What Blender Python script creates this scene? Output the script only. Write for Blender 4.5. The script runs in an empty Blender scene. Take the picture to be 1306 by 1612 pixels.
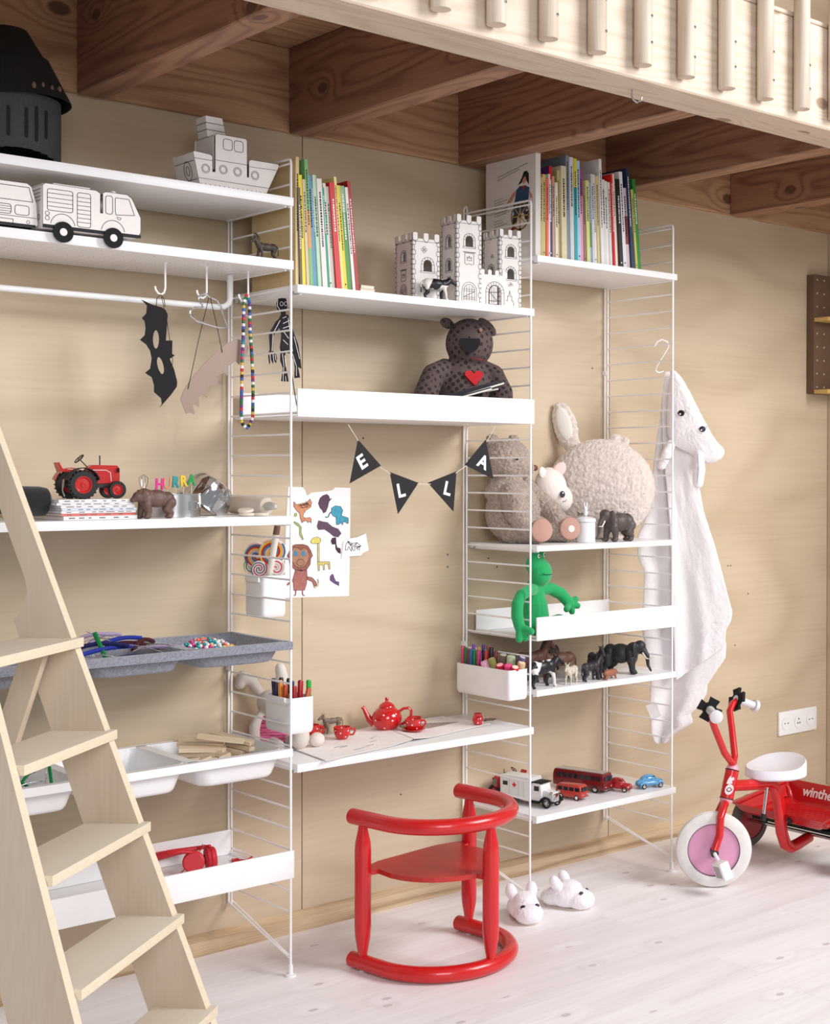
import bpy, bmesh, math, random
from mathutils import Vector, Matrix, Euler, noise
R = math.radians
random.seed(7)
SC = bpy.context.scene
COL = SC.collection
# ------------------------------------------------------------------ camera
cam_d = bpy.data.cameras.new('camera'); cam = bpy.data.objects.new('camera', cam_d); COL.objects.link(cam)
CX, CY, CZ, TH, PIT, ROL, FOC, PU, PV = -1.8621, -3.35647, 1.23882, 0.75391, -0.00766, 0.00211, 2255.38, 930.74, 758.99
Fw = Vector((math.sin(TH)*math.cos(PIT), math.cos(TH)*math.cos(PIT), math.sin(PIT)))
Rt = Vector((math.cos(TH), -math.sin(TH), 0)); Up = Rt.cross(Fw)
R2 = Rt*math.cos(ROL)+Up*math.sin(ROL); U2 = -Rt*math.sin(ROL)+Up*math.cos(ROL)
m = Matrix((R2, U2, -Fw)).transposed().to_4x4(); m.translation = Vector((CX, CY, CZ))
cam.matrix_world = m
cam_d.sensor_fit = 'HORIZONTAL'; cam_d.sensor_width = 36; cam_d.lens = FOC/1306*36
cam_d.shift_x = -(PU-653)/1306; cam_d.shift_y = -(806-PV)/1306; cam_d.clip_start = 0.05
SC.camera = cam
# ------------------------------------------------------------------ world, lights, exposure
w = bpy.data.worlds.new('world'); SC.world = w; w.use_nodes = True
bg = w.node_tree.nodes['Background']; bg.inputs[0].default_value = (0.93, 0.96, 1.0, 1); bg.inputs[1].default_value = 0.30
def area_light(name, loc, target, sx, sy, power, color=(1, 1, 1)):
    d = bpy.data.lights.new(name, 'AREA'); d.shape = 'RECTANGLE'; d.size = sx; d.size_y = sy; d.energy = power; d.color = color
    o = bpy.data.objects.new(name, d); COL.objects.link(o); o.location = loc
    o.rotation_euler = (Vector(target)-Vector(loc)).to_track_quat('-Z', 'Y').to_euler(); return o
area_light('window_light', (2.7, -4.2, 3.3), (0.5, -0.3, 0.6), 2.2, 1.8, 215, (1.0, 0.99, 0.99))
area_light('front_left_fill_light', (-2.2, -5.2, 2.5), (0.3, 0, 0.6), 2.0, 2.0, 105, (0.95, 0.97, 1.0))  # unseen fill lamp added at front left to brighten the towel and shaded sides
vs = SC.view_settings; vs.view_transform = 'Standard'; vs.look = 'None'; vs.gamma = 1; vs.use_curve_mapping = False; vs.exposure = 0.0
# ------------------------------------------------------------------ materials
from mathutils.geometry import tessellate_polygon
def S2L(c):
    return tuple(((x/255)/12.92 if x/255 <= 0.04045 else ((x/255+0.055)/1.055)**2.4) for x in c)
MATS = {}
def mat(name, rgb, rough=0.5, metal=0.0, var=0.0, vscale=20, bump=0.0, bscale=200, coat=0.0, sheen=0.0, emit=None, alpha=None, srgb=True, stretch=(1, 1, 1)):
    if name in MATS: return MATS[name]
    m = bpy.data.materials.new(name); m.use_nodes = True; nt = m.node_tree; N = nt.nodes; L = nt.links
    b = N['Principled BSDF']; c = S2L(rgb) if srgb else rgb
    b.inputs['Base Color'].default_value = (*c, 1); b.inputs['Roughness'].default_value = rough; b.inputs['Metallic'].default_value = metal
    if coat: b.inputs['Coat Weight'].default_value = coat
    if sheen: b.inputs['Sheen Weight'].default_value = sheen
    tc = N.new('ShaderNodeTexCoord'); mp = N.new('ShaderNodeMapping'); mp.inputs['Scale'].default_value = stretch
    L.new(tc.outputs['Object'], mp.inputs[0])
    nz = N.new('ShaderNodeTexNoise'); nz.inputs['Scale'].default_value = vscale; nz.inputs['Detail'].default_value = 4
    L.new(mp.outputs[0], nz.inputs['Vector'])
    v = max(var, 0.02)
    cr = N.new('ShaderNodeValToRGB'); cr.color_ramp.elements[0].position = 0.3; cr.color_ramp.elements[1].position = 0.7
    cr.color_ramp.elements[0].color = (*[x*(1-v) for x in c], 1); cr.color_ramp.elements[1].color = (*[min(1, x*(1+v)) for x in c], 1)
    L.new(nz.outputs[0], cr.inputs[0]); L.new(cr.outputs[0], b.inputs['Base Color'])
    if bump:
        n2 = N.new('ShaderNodeTexNoise'); n2.inputs['Scale'].default_value = bscale; n2.inputs['Detail'].default_value = 3
        L.new(mp.outputs[0], n2.inputs['Vector'])
        bp = N.new('ShaderNodeBump'); bp.inputs['Strength'].default_value = bump; bp.inputs['Distance'].default_value = 0.002
        L.new(n2.outputs[0], bp.inputs['Height']); L.new(bp.outputs[0], b.inputs['Normal'])
    MATS[name] = m; return m
def wood(name, light, dark, axis='x', rough=0.55, ring=9.0, amount=0.6, knots=0.0, knotcol=(90, 60, 45), kscale=2.2, rndvar=0.0, bump=0.15, fine=1.0, along=0.12):
    if name in MATS: return MATS[name]
    m = bpy.data.materials.new(name); m.use_nodes = True; nt = m.node_tree; N = nt.nodes; L = nt.links
    b = N['Principled BSDF']; b.inputs['Roughness'].default_value = rough
    tc = N.new('ShaderNodeTexCoord')
    oi = N.new('ShaderNodeObjectInfo'); va = N.new('ShaderNodeVectorMath'); va.operation = 'ADD'
    ms = N.new('ShaderNodeVectorMath'); ms.operation = 'SCALE'; ms.inputs['Scale'].default_value = 13.0
    cx = N.new('ShaderNodeCombineXYZ'); L.new(oi.outputs['Random'], cx.inputs[0]); L.new(oi.outputs['Random'], cx.inputs[1]); L.new(oi.outputs['Random'], cx.inputs[2])
    L.new(cx.outputs[0], ms.inputs[0]); L.new(tc.outputs['Object'], va.inputs[0]); L.new(ms.outputs[0], va.inputs[1])
    st = {'x': (along, 1, 1), 'y': (1, along, 1), 'z': (1, 1, along)}[axis]
    mp = N.new('ShaderNodeMapping'); mp.inputs['Scale'].default_value = st; L.new(va.outputs[0], mp.inputs[0])
    # broad growth rings: distorted iso-lines of a stretched noise
    n1 = N.new('ShaderNodeTexNoise'); n1.inputs['Scale'].default_value = 2.6*fine; n1.inputs['Detail'].default_value = 1.5; n1.inputs['Roughness'].default_value = 0.4
    L.new(mp.outputs[0], n1.inputs['Vector'])
    # knots deflect the rings
    sx = N.new('ShaderNodeSeparateXYZ'); L.new(va.outputs[0], sx.inputs[0]); ia, ib, ic = {'x': (0, 1, 2), 'y': (1, 0, 2), 'z': (2, 0, 1)}[axis]
    sm = N.new('ShaderNodeMath'); sm.operation = 'ADD'; L.new(sx.outputs[ib], sm.inputs[0]); L.new(sx.outputs[ic], sm.inputs[1])
    sk = N.new('ShaderNodeMath'); sk.operation = 'MULTIPLY'; sk.inputs[1].default_value = 0.6; L.new(sx.outputs[ia], sk.inputs[0])
    kv = N.new('ShaderNodeCombineXYZ'); L.new(sk.outputs[0], kv.inputs[0]); L.new(sm.outputs[0], kv.inputs[1])
    vo = N.new('ShaderNodeTexVoronoi'); vo.voronoi_dimensions = '2D'; vo.inputs['Scale'].default_value = kscale; L.new(kv.outputs[0], vo.inputs['Vector'])
    kf = N.new('ShaderNodeMapRange'); kf.inputs['From Min'].default_value = 0.0; kf.inputs['From Max'].default_value = 0.22; kf.inputs['To Min'].default_value = 0.12*(1 if knots else 0); kf.inputs['To Max'].default_value = 0; kf.interpolation_type = 'SMOOTHSTEP'
    L.new(vo.outputs['Distance'], kf.inputs[0])
    ad = N.new('ShaderNodeMath'); ad.operation = 'ADD'; L.new(n1.outputs[0], ad.inputs[0]); L.new(kf.outputs[0], ad.inputs[1])
    mu = N.new('ShaderNodeMath'); mu.operation = 'MULTIPLY'; mu.inputs[1].default_value = ring*6.283; L.new(ad.outputs[0], mu.inputs[0])
    sn = N.new('ShaderNodeMath'); sn.operation = 'SINE'; L.new(mu.outputs[0], sn.inputs[0])
    mr = N.new('ShaderNodeMapRange'); mr.inputs['From Min'].default_value = -1; mr.inputs['From Max'].default_value = 1; L.new(sn.outputs[0], mr.inputs[0])
    pw = N.new('ShaderNodeMath'); pw.operation = 'POWER'; pw.inputs[1].default_value = 2.2; L.new(mr.outputs[0], pw.inputs[0])
    st2 = {'x': (0.03, 1, 1), 'y': (1, 0.03, 1), 'z': (1, 1, 0.03)}[axis]
    mp2 = N.new('ShaderNodeMapping'); mp2.inputs['Scale'].default_value = st2; L.new(va.outputs[0], mp2.inputs[0])
    n2 = N.new('ShaderNodeTexNoise'); n2.inputs['Scale'].default_value = 110*fine; n2.inputs['Detail'].default_value = 3; L.new(mp2.outputs[0], n2.inputs['Vector'])
    mx = N.new('ShaderNodeMath'); mx.operation = 'MULTIPLY_ADD'; mx.inputs[1].default_value = amount; L.new(pw.outputs[0], mx.inputs[0])
    n2s = N.new('ShaderNodeMapRange'); n2s.inputs['From Min'].default_value = 0.35; n2s.inputs['From Max'].default_value = 0.65; n2s.inputs['To Max'].default_value = 0.3; L.new(n2.outputs[0], n2s.inputs[0])
    L.new(n2s.outputs[0], mx.inputs[2])
    mc = N.new('ShaderNodeMix'); mc.data_type = 'RGBA'; mc.inputs[6].default_value = (*S2L(light), 1); mc.inputs[7].default_value = (*S2L(dark), 1)
    L.new(mx.outputs[0], mc.inputs[0]); out = mc.outputs[2]
    # large soft variation
    n3 = N.new('ShaderNodeTexNoise'); n3.inputs['Scale'].default_value = 1.7; L.new(va.outputs[0], n3.inputs['Vector'])
    hv = N.new('ShaderNodeHueSaturation'); v3 = N.new('ShaderNodeMapRange'); v3.inputs['From Min'].default_value = 0.3; v3.inputs['From Max'].default_value = 0.7; v3.inputs['To Min'].default_value = 0.95; v3.inputs['To Max'].default_value = 1.05
    L.new(n3.outputs[0], v3.inputs[0])
    if rndvar:
        rv = N.new('ShaderNodeMath'); rv.operation = 'MULTIPLY_ADD'; rv.inputs[1].default_value = rndvar; L.new(oi.outputs['Random'], rv.inputs[0]); L.new(v3.outputs[0], rv.inputs[2]); L.new(rv.outputs[0], hv.inputs['Value'])
    else: L.new(v3.outputs[0], hv.inputs['Value'])
    L.new(out, hv.inputs['Color']); out = hv.outputs[0]
    if knots:
        kc = N.new('ShaderNodeMapRange'); kc.inputs['From Min'].default_value = 0.035*knots; kc.inputs['From Max'].default_value = 0.05*knots; kc.inputs['To Min'].default_value = 0.85; kc.inputs['To Max'].default_value = 0
        L.new(vo.outputs['Distance'], kc.inputs[0])
        km = N.new('ShaderNodeMix'); km.data_type = 'RGBA'; km.inputs[7].default_value = (*S2L(knotcol), 1); L.new(kc.outputs[0], km.inputs[0]); L.new(out, km.inputs[6]); out = km.outputs[2]
    L.new(out, b.inputs['Base Color'])
    bp = N.new('ShaderNodeBump'); bp.inputs['Strength'].default_value = bump; bp.inputs['Distance'].default_value = 0.001
    L.new(mx.outputs[0], bp.inputs['Height']); L.new(bp.outputs[0], b.inputs['Normal'])
    MATS[name] = m; return m
def lattice(name, base, dot, scale, size, rough=0.9, bump=0.4):
    if name in MATS: return MATS[name]
    m = bpy.data.materials.new(name); m.use_nodes = True; nt = m.node_tree; N = nt.nodes; L = nt.links
    b = N['Principled BSDF']; b.inputs['Roughness'].default_value = rough
    tc = N.new('ShaderNodeTexCoord'); mp = N.new('ShaderNodeMapping'); mp.inputs['Rotation'].default_value = (0.5, 0.4, 0.78); L.new(tc.outputs['Object'], mp.inputs[0])
    vo = N.new('ShaderNodeTexVoronoi'); vo.inputs['Randomness'].default_value = 0; vo.inputs['Scale'].default_value = scale; L.new(mp.outputs[0], vo.inputs['Vector'])
    mr = N.new('ShaderNodeMapRange'); mr.inputs['From Min'].default_value = size*0.8; mr.inputs['From Max'].default_value = size; L.new(vo.outputs['Distance'], mr.inputs[0])
    wv = N.new('ShaderNodeTexWave'); wv.inputs['Scale'].default_value = scale*2.4; wv.inputs['Distortion'].default_value = 1.5; L.new(mp.outputs[0], wv.inputs['Vector'])
    m1 = N.new('ShaderNodeMix'); m1.data_type = 'RGBA'; c = S2L(base); m1.inputs[6].default_value = (*[x*0.75 for x in c], 1); m1.inputs[7].default_value = (*[x*1.25 for x in c], 1); L.new(wv.outputs['Fac'], m1.inputs[0])
    m2 = N.new('ShaderNodeMix'); m2.data_type = 'RGBA'; m2.inputs[6].default_value = (*S2L(dot), 1); L.new(mr.outputs[0], m2.inputs[0]); L.new(m1.outputs[2], m2.inputs[7])
    L.new(m2.outputs[2], b.inputs['Base Color'])
    bp = N.new('ShaderNodeBump'); bp.inputs['Strength'].default_value = bump; bp.inputs['Distance'].default_value = 0.001; L.new(wv.outputs['Fac'], bp.inputs['Height']); L.new(bp.outputs[0], b.inputs['Normal'])
    MATS[name] = m; return m
def blotch(name, c0, c1, scale, thr=0.5, rough=0.5, soft=0.02):
    if name in MATS: return MATS[name]
    m = bpy.data.materials.new(name); m.use_nodes = True; nt = m.node_tree; N = nt.nodes; L = nt.links
    b = N['Principled BSDF']; b.inputs['Roughness'].default_value = rough
    tc = N.new('ShaderNodeTexCoord'); nz = N.new('ShaderNodeTexNoise'); nz.inputs['Scale'].default_value = scale; nz.inputs['Detail'].default_value = 1; L.new(tc.outputs['Object'], nz.inputs['Vector'])
    cr = N.new('ShaderNodeValToRGB'); cr.color_ramp.elements[0].position = thr-soft; cr.color_ramp.elements[1].position = thr+soft
    cr.color_ramp.elements[0].color = (*S2L(c0), 1); cr.color_ramp.elements[1].color = (*S2L(c1), 1); L.new(nz.outputs[0], cr.inputs[0]); L.new(cr.outputs[0], b.inputs['Base Color'])
    MATS[name] = m; return m
PLY = wood('birch_plywood', (205, 186, 159), (190, 169, 141), 'x', rough=0.42, ring=7, amount=0.55, bump=0.03, rndvar=0.03, along=0.38, fine=0.8)
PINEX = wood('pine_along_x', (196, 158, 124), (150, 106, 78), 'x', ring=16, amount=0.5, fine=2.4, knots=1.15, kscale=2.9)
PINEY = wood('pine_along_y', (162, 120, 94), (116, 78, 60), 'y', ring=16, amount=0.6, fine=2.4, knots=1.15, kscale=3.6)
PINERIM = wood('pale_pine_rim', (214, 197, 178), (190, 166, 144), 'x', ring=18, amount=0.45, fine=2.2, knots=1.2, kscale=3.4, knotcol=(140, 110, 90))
PINEZ = wood('pale_pine_baluster', (214, 199, 182), (184, 162, 142), 'z', ring=8, amount=0.65, fine=2.5)
FLOORM = wood('white_washed_pine', (246, 242, 243), (226, 217, 217), 'x', rough=0.5, ring=7, amount=0.32, knots=0.8, knotcol=(208, 197, 200), kscale=4.4, rndvar=0.035, bump=0.08)
SKIRT = wood('raw_oak_strip', (214, 188, 154), (158, 124, 90), 'x', ring=7, amount=0.6, fine=3, bump=0.3)
BIRCH = wood('pale_birch_ply', (208, 192, 172), (194, 174, 152), 'z', rough=0.6, ring=5, amount=0.5, bump=0.05, rndvar=0.03)
BIRCHT = wood('pale_birch_tread', (219, 208, 193), (206, 192, 175), 'x', rough=0.6, ring=5, amount=0.5, bump=0.05, rndvar=0.03)
BIRCHE = mat('birch_edge', (226, 211, 184), 0.6, var=0.05, vscale=60, stretch=(1, 1, 6))
WHITE = mat('white_lacquer', (242, 240, 240), 0.35)
WIRE = mat('white_wire', (250, 247, 247), 0.45)
PLAST = mat('white_plastic', (243, 241, 241), 0.3)
CARD = mat('white_cardboard', (238, 232, 228), 0.8)
INK = mat('black_ink', (22, 20, 22), 0.7)
BLACK = mat('matte_black', (14, 13, 14), 0.85)
DGREY = mat('dark_grey_card', (62, 62, 64), 0.8, var=0.2, vscale=300)
RED = mat('red_paint', (206, 22, 26), 0.28, coat=0.3)
REDG = mat('red_glaze', (202, 26, 28), 0.12, coat=0.6)
REDD = mat('dark_red_toy', (128, 18, 24), 0.25, coat=0.3)
CHROME = mat('chrome', (215, 215, 218), 0.12, metal=1.0)
STEEL = mat('tin_steel', (200, 200, 200), 0.28, metal=1.0)
PAPER = mat('white_paper', (247, 243, 243), 0.85)
# ------------------------------------------------------------------ object helpers
def thing(name, label, cat, loc=(0, 0, 0), rz=0.0, group=None, rot=None):
    o = bpy.data.objects.new(name, None); COL.objects.link(o); o.location = loc
    o.rotation_euler = rot if rot else (0, 0, rz); o.empty_display_size = 0.02
    o['label'] = label; o['category'] = cat
    if group: o['group'] = group
    return o
def tag(o, label, cat, group=None):
    o['label'] = label; o['category'] = cat
    if group: o['group'] = group
    return o
class MB:
    def __init__(s): s.bm = bmesh.new()
    def _add(s, verts, faces):
        vs = [s.bm.verts.new(v) for v in verts]
        for f in faces:
            try: s.bm.faces.new([vs[i] for i in f])
            except ValueError: pass
        return vs
    def box(s, a, b, M=None, bev=0.0, seg=2):
        c = [(x, y, z) for z in (a[2], b[2]) for y in (a[1], b[1]) for x in (a[0], b[0])]
        if M: c = [M @ Vector(p) for p in c]
        f = [(0, 2, 3, 1), (4, 5, 7, 6), (0, 1, 5, 4), (2, 6, 7, 3), (0, 4, 6, 2), (1, 3, 7, 5)]
        vs = s._add(c, f)
        if bev: bmesh.ops.bevel(s.bm, geom=list({e for v in vs for e in v.link_edges}), offset=bev, segments=seg, profile=0.6, affect='EDGES')
        return s
    def cbox(s, c, size, rot=(0, 0, 0), bev=0.0, seg=2):
        M = Matrix.Translation(c) @ Euler(rot).to_matrix().to_4x4(); h = [x/2 for x in size]
        return s.box([-x for x in h], h, M, bev, seg)
    def tube(s, pts, r, n=10, caps=True, closed=False):
        pts = [Vector(p) for p in pts]; k = len(pts); rr = r if isinstance(r, (list, tuple)) else [r]*k
        rings = []; prev = None
        for i, p in enumerate(pts):
            if closed: t = (pts[(i+1) % k]-pts[i-1])
            else: t = pts[min(i+1, k-1)]-pts[max(i-1, 0)]
            t = t.normalized() if t.length > 1e-9 else Vector((0, 0, 1))
            if prev is None:
                a = Vector((0, 0, 1)) if abs(t.z) < 0.9 else Vector((1, 0, 0)); x = t.cross(a).normalized()
            else:
                x = prev - t*prev.dot(t); x = x.normalized() if x.length > 1e-6 else t.orthogonal().normalized()
            prev = x; y = t.cross(x)
            rings.append([s.bm.verts.new(p+(x*math.cos(j*6.28318/n)+y*math.sin(j*6.28318/n))*rr[i]) for j in range(n)])
        m = k if closed else k-1
        for i in range(m):
            A, B = rings[i], rings[(i+1) % k]
            for j in range(n):
                try: s.bm.faces.new((A[j], A[(j+1) % n], B[(j+1) % n], B[j]))
                except ValueError: pass
        if caps and not closed: s.bm.faces.new(rings[0][::-1]); s.bm.faces.new(rings[-1])
        return s
    def cyl(s, p0, p1, r0, r1=None, n=20): return s.tube([p0, p1], [r0, r0 if r1 is None else r1], n)
    def lathe(s, prof, c=(0, 0, 0), axis=(0, 0, 1), n=28, M=None):
        q = Vector((0, 0, 1)).rotation_difference(Vector(axis)); rings = []
        for r, h in prof:
            rings.append([s.bm.verts.new(Vector(c)+q @ Vector((r*math.cos(j*6.28318/n), r*math.sin(j*6.28318/n), h))) for j in range(n)] if r > 1e-6 else [s.bm.verts.new(Vector(c)+q @ Vector((0, 0, h)))])
        for A, B in zip(rings, rings[1:]):
            for j in range(n):
                a = [A[j % len(A)], A[(j+1) % len(A)]] if len(A) > 1 else [A[0]]
                b = [B[(j+1) % len(B)], B[j % len(B)]] if len(B) > 1 else [B[0]]
                try: s.bm.faces.new(a+b)
                except ValueError: pass
        return s
    def prism(s, poly, t0, t1, M=None, plane='xz'):
        """2-D outline extruded between t0 and t1 along the third axis"""
        def P(a, b, t): return Vector((a, t, b)) if plane == 'xz' else (Vector((t, a, b)) if plane == 'yz' else Vector((a, b, t)))
        A = [P(a, b, t0) for a, b in poly]; B = [P(a, b, t1) for a, b in poly]
        if M: A = [M @ v for v in A]; B = [M @ v for v in B]
        va = [s.bm.verts.new(v) for v in A]; vb = [s.bm.verts.new(v) for v in B]; n = len(poly)
        f1 = s.bm.faces.new(va); f2 = s.bm.faces.new(vb[::-1])
        for i in range(n): s.bm.faces.new((va[i], vb[i], vb[(i+1) % n], va[(i+1) % n]))
        return s
    def frame(s, outer, inner, t0, t1, M=None, plane='xz'):
        """outline with a same-count inner outline cut out"""
        def P(a, b, t): return Vector((a, t, b)) if plane == 'xz' else (Vector((t, a, b)) if plane == 'yz' else Vector((a, b, t)))
        g = [[s.bm.verts.new((M @ P(a, b, t)) if M else P(a, b, t)) for a, b in poly] for t in (t0, t1) for poly in (outer, inner)]
        oa, ia, ob, ib = g; n = len(outer)
        for i in range(n):
            j = (i+1) % n
            for q in ((oa[i], oa[j], ia[j], ia[i]), (ob[i], ib[i], ib[j], ob[j]), (oa[i], ob[i], ob[j], oa[j]), (ia[i], ia[j], ib[j], ib[i])):
                try: s.bm.faces.new(q)
                except ValueError: pass
        return s
    def plate(s, outer, holes, t0, t1, M=None, plane='xz'):
        """flat shape with holes, given a thickness"""
        def P(a, b, t): return Vector((a, t, b)) if plane == 'xz' else (Vector((t, a, b)) if plane == 'yz' else Vector((a, b, t)))
        polys = [outer]+list(holes); flat = [p for q in polys for p in q]
        tri = tessellate_polygon([[Vector((a, b, 0)) for a, b in q] for q in polys])
        va, vb = ([s.bm.verts.new((M @ P(a, b, t)) if M else P(a, b, t)) for a, b in flat] for t in (t0, t1))
        for f in tri:
            for V, o in ((va, 1), (vb, -1)):
                try: s.bm.faces.new([V[i] for i in f][::o])
                except ValueError: pass
        k = 0
        for q in polys:
            n = len(q)
            for i in range(n): s.bm.faces.new((va[k+i], va[k+(i+1) % n], vb[k+(i+1) % n], vb[k+i]))
            k += n
        return s
    def ell(s, c, r, rot=(0, 0, 0), n=16):
        M = Matrix.Translation(c) @ Euler(rot).to_matrix().to_4x4() @ Matrix.Diagonal((*((r,)*3 if isinstance(r, (int, float)) else r), 1))
        bmesh.ops.create_uvsphere(s.bm, u_segments=n, v_segments=max(6, n//2+2), radius=1, matrix=M); return s
    def line(s, pts, wd, y, plane='xz', t=0.0004, closed=False, M=None):
        """flat ink stroke lying on a plane"""
        k = len(pts); seg = [(pts[i], pts[(i+1) % k]) for i in range(k if closed else k-1)]
        for (a, b) in seg:
            d = Vector((b[0]-a[0], b[1]-a[1]));
            if d.length < 1e-6: continue
            u = d.normalized(); nn = Vector((-u.y, u.x))*wd/2; e = u*wd*0.4
            q = [(a[0]-e.x+nn.x, a[1]-e.y+nn.y), (a[0]-e.x-nn.x, a[1]-e.y-nn.y), (b[0]+e.x-nn.x, b[1]+e.y-nn.y), (b[0]+e.x+nn.x, b[1]+e.y+nn.y)]
            s.prism(q, y-t, y, M, plane)
        return s
    def build(s, name, mt, parent=None, world=False, smooth=True, ang=35, kind=None, label=None):
        bmesh.ops.recalc_face_normals(s.bm, faces=s.bm.faces[:])
        me = bpy.data.meshes.new(name); s.bm.to_mesh(me); s.bm.free()
        if smooth:
            me.polygons.foreach_set('use_smooth', [True]*len(me.polygons)); me.set_sharp_from_angle(angle=R(ang))
        return link(name, me, mt, parent, world, kind, label)
def link(name, me, mt, parent=None, world=False, kind=None, label=None):
    if mt and not me.materials: me.materials.append(mt)
    o = bpy.data.objects.new(name, me); COL.objects.link(o)
    if parent:
        o.parent = parent
        if world: o.matrix_parent_inverse = (Matrix.Translation(parent.location) @ parent.rotation_euler.to_matrix().to_4x4()).inverted()
    if kind: o['kind'] = kind
    if label: o['label'] = label
    return o
def copy_tree(o, parent=None):
    c = o.copy(); COL.objects.link(c)
    if parent: c.parent = parent
    for ch in [x for x in o.children]: copy_tree(ch, c)
    return c
_tmp = bpy.data.scenes.new('bake')
def bake(me, mods, name):
    """run modifiers on a mesh in a scratch scene and return the resulting mesh"""
    o = bpy.data.objects.new('tmp', me); _tmp.collection.objects.link(o)
    for t, kw in mods:
        md = o.modifiers.new(t, t)
        for k, v in kw.items(): setattr(md, k, v)
    vl = _tmp.view_layers[0]; vl.update()
    dg = vl.depsgraph; dg.update()
    r = bpy.data.meshes.new_from_object(o.evaluated_get(dg)); r.name = name
    bpy.data.objects.remove(o); bpy.data.meshes.remove(me)
    return r
def cap_mesh(bm, p0, r0, p1, r1, n=14):
    p0, p1 = Vector(p0), Vector(p1)
    for p, r in ((p0, r0), (p1, r1)):
        bmesh.ops.create_uvsphere(bm, u_segments=n, v_segments=n//2+2, radius=r, matrix=Matrix.Translation(p))
    d = p1-p0
    if d.length > 1e-6:
        q = Vector((0, 0, 1)).rotation_difference(d.normalized()).to_matrix().to_4x4()
        bmesh.ops.create_cone(bm, cap_ends=True, segments=n, radius1=r0*0.995, radius2=r1*0.995, depth=d.length, matrix=Matrix.Translation((p0+p1)/2) @ q)
def organic(name, prims, mt, parent=None, voxel=0.003, smooth=6, disp=None, world=False, label=None, wave=None):
    """one continuous body grown from overlapping ellipsoids ('e', centre, radii, rot) and tapered limbs ('c', [points], [radii])"""
    bm = bmesh.new()
    for p in prims:
        if p[0] == 'e':
            rr = p[2] if not isinstance(p[2], (int, float)) else (p[2],)*3
            M = Matrix.Translation(p[1]) @ Euler(p[3] if len(p) > 3 else (0, 0, 0)).to_matrix().to_4x4() @ Matrix.Diagonal((*rr, 1))
            bmesh.ops.create_uvsphere(bm, u_segments=20, v_segments=12, radius=1, matrix=M)
        else:
            for i in range(len(p[1])-1): cap_mesh(bm, p[1][i], p[2][i], p[1][i+1], p[2][i+1])
    me = bpy.data.meshes.new(name); bm.to_mesh(me); bm.free()
    mods = [('REMESH', dict(mode='VOXEL', voxel_size=voxel)), ('SMOOTH', dict(factor=0.6, iterations=smooth))]
    me = bake(me, mods, name)
    if disp or wave:
        nrm = [v.normal.copy() for v in me.vertices]
        for v, n in zip(me.vertices, nrm):
            d = 0
            if disp:
                for sc, am in disp: d += noise.noise(v.co*sc)*am
            if wave: d += wave(v.co)
            v.co += n*d
    me.polygons.foreach_set('use_smooth', [True]*len(me.polygons)); me.update()
    return link(name, me, mt, parent, world, label=label)
def text_mesh(body, size, depth, name='lettering', bold=0.0, font_w=1.0):
    cu = bpy.data.curves.new('t', 'FONT'); cu.body = body; cu.size = size; cu.extrude = depth/2; cu.align_x = 'CENTER'; cu.align_y = 'CENTER'; cu.offset = bold; cu.resolution_u = 3
    o = bpy.data.objects.new('t', cu); _tmp.collection.objects.link(o); vl = _tmp.view_layers[0]; vl.update(); dg = vl.depsgraph; dg.update()
    me = bpy.data.meshes.new_from_object(o.evaluated_get(dg)); me.name = name; bpy.data.objects.remove(o); bpy.data.curves.remove(cu)
    if font_w != 1.0:
        for v in me.vertices: v.co.x *= font_w
    me.materials.clear(); return me
def text_obj(body, size, depth, mt, M, parent, name='lettering', bold=0.0, font_w=1.0, world=False, italic=0.0):
    me = text_mesh(body, size, depth, name, bold, font_w)
    if italic:
        for v in me.vertices: v.co.x += v.co.y*italic
    me.transform(M); return link(name, me, mt, parent, world)
def arc(cx, cy, r, a0, a1, n=12, ry=None): return [(cx+r*math.cos(R(a0+(a1-a0)*i/n)), cy+(ry or r)*math.sin(R(a0+(a1-a0)*i/n))) for i in range(n+1)]
def rrect(x0, y0, x1, y1, r, n=4):
    return arc(x1-r, y1-r, r, 0, 90, n)+arc(x0+r, y1-r, r, 90, 180, n)+arc(x0+r, y0+r, r, 180, 270, n)+arc(x1-r, y0+r, r, 270, 360, n)
# outlines of flat hand-made things, in metres
D_bat=[(-0.3407,1.636),(-0.3129,1.6263),(-0.2895,1.6219),(-0.2796,1.6161),(-0.2749,1.6055),(-0.2797,1.5449),(-0.2631,1.5459),(-0.2638,1.5142),(-0.2567,1.5109),(-0.2698,1.5021),(-0.2587,1.4776),(-0.2507,1.4484),(-0.2519,1.4373),(-0.2658,1.4183),(-0.2954,1.386),(-0.2895,1.3954),(-0.2915,1.4082),(-0.3091,1.4221),(-0.3091,1.4386),(-0.3149,1.4566),(-0.3312,1.466),(-0.3188,1.4764),(-0.3149,1.5003),(-0.3188,1.5183),(-0.3284,1.5323),(-0.3438,1.5422),(-0.3323,1.5539),(-0.33,1.5704),(-0.3323,1.5866),(-0.3392,1.5933),(-0.3284,1.605),(-0.3265,1.6234)]
D_hole1=[(-0.2965,1.5464),(-0.2972,1.5374),(-0.2991,1.5299),(-0.3019,1.5251),(-0.3052,1.524),(-0.3083,1.5266),(-0.3107,1.5326),(-0.312,1.5408),(-0.312,1.5499),(-0.3107,1.5583),(-0.3082,1.5646),(-0.3052,1.5676),(-0.3019,1.5669),(-0.2991,1.5625),(-0.2972,1.5552)]
D_hole2=[(-0.2852,1.4855),(-0.2839,1.4773),(-0.2843,1.4705),(-0.2861,1.4662),(-0.2892,1.4652),(-0.2929,1.4676),(-0.2966,1.473),(-0.2997,1.4805),(-0.3017,1.4888),(-0.3021,1.4964),(-0.301,1.502),(-0.2985,1.5048),(-0.2951,1.5041),(-0.2913,1.5001),(-0.2878,1.4935)]
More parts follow.
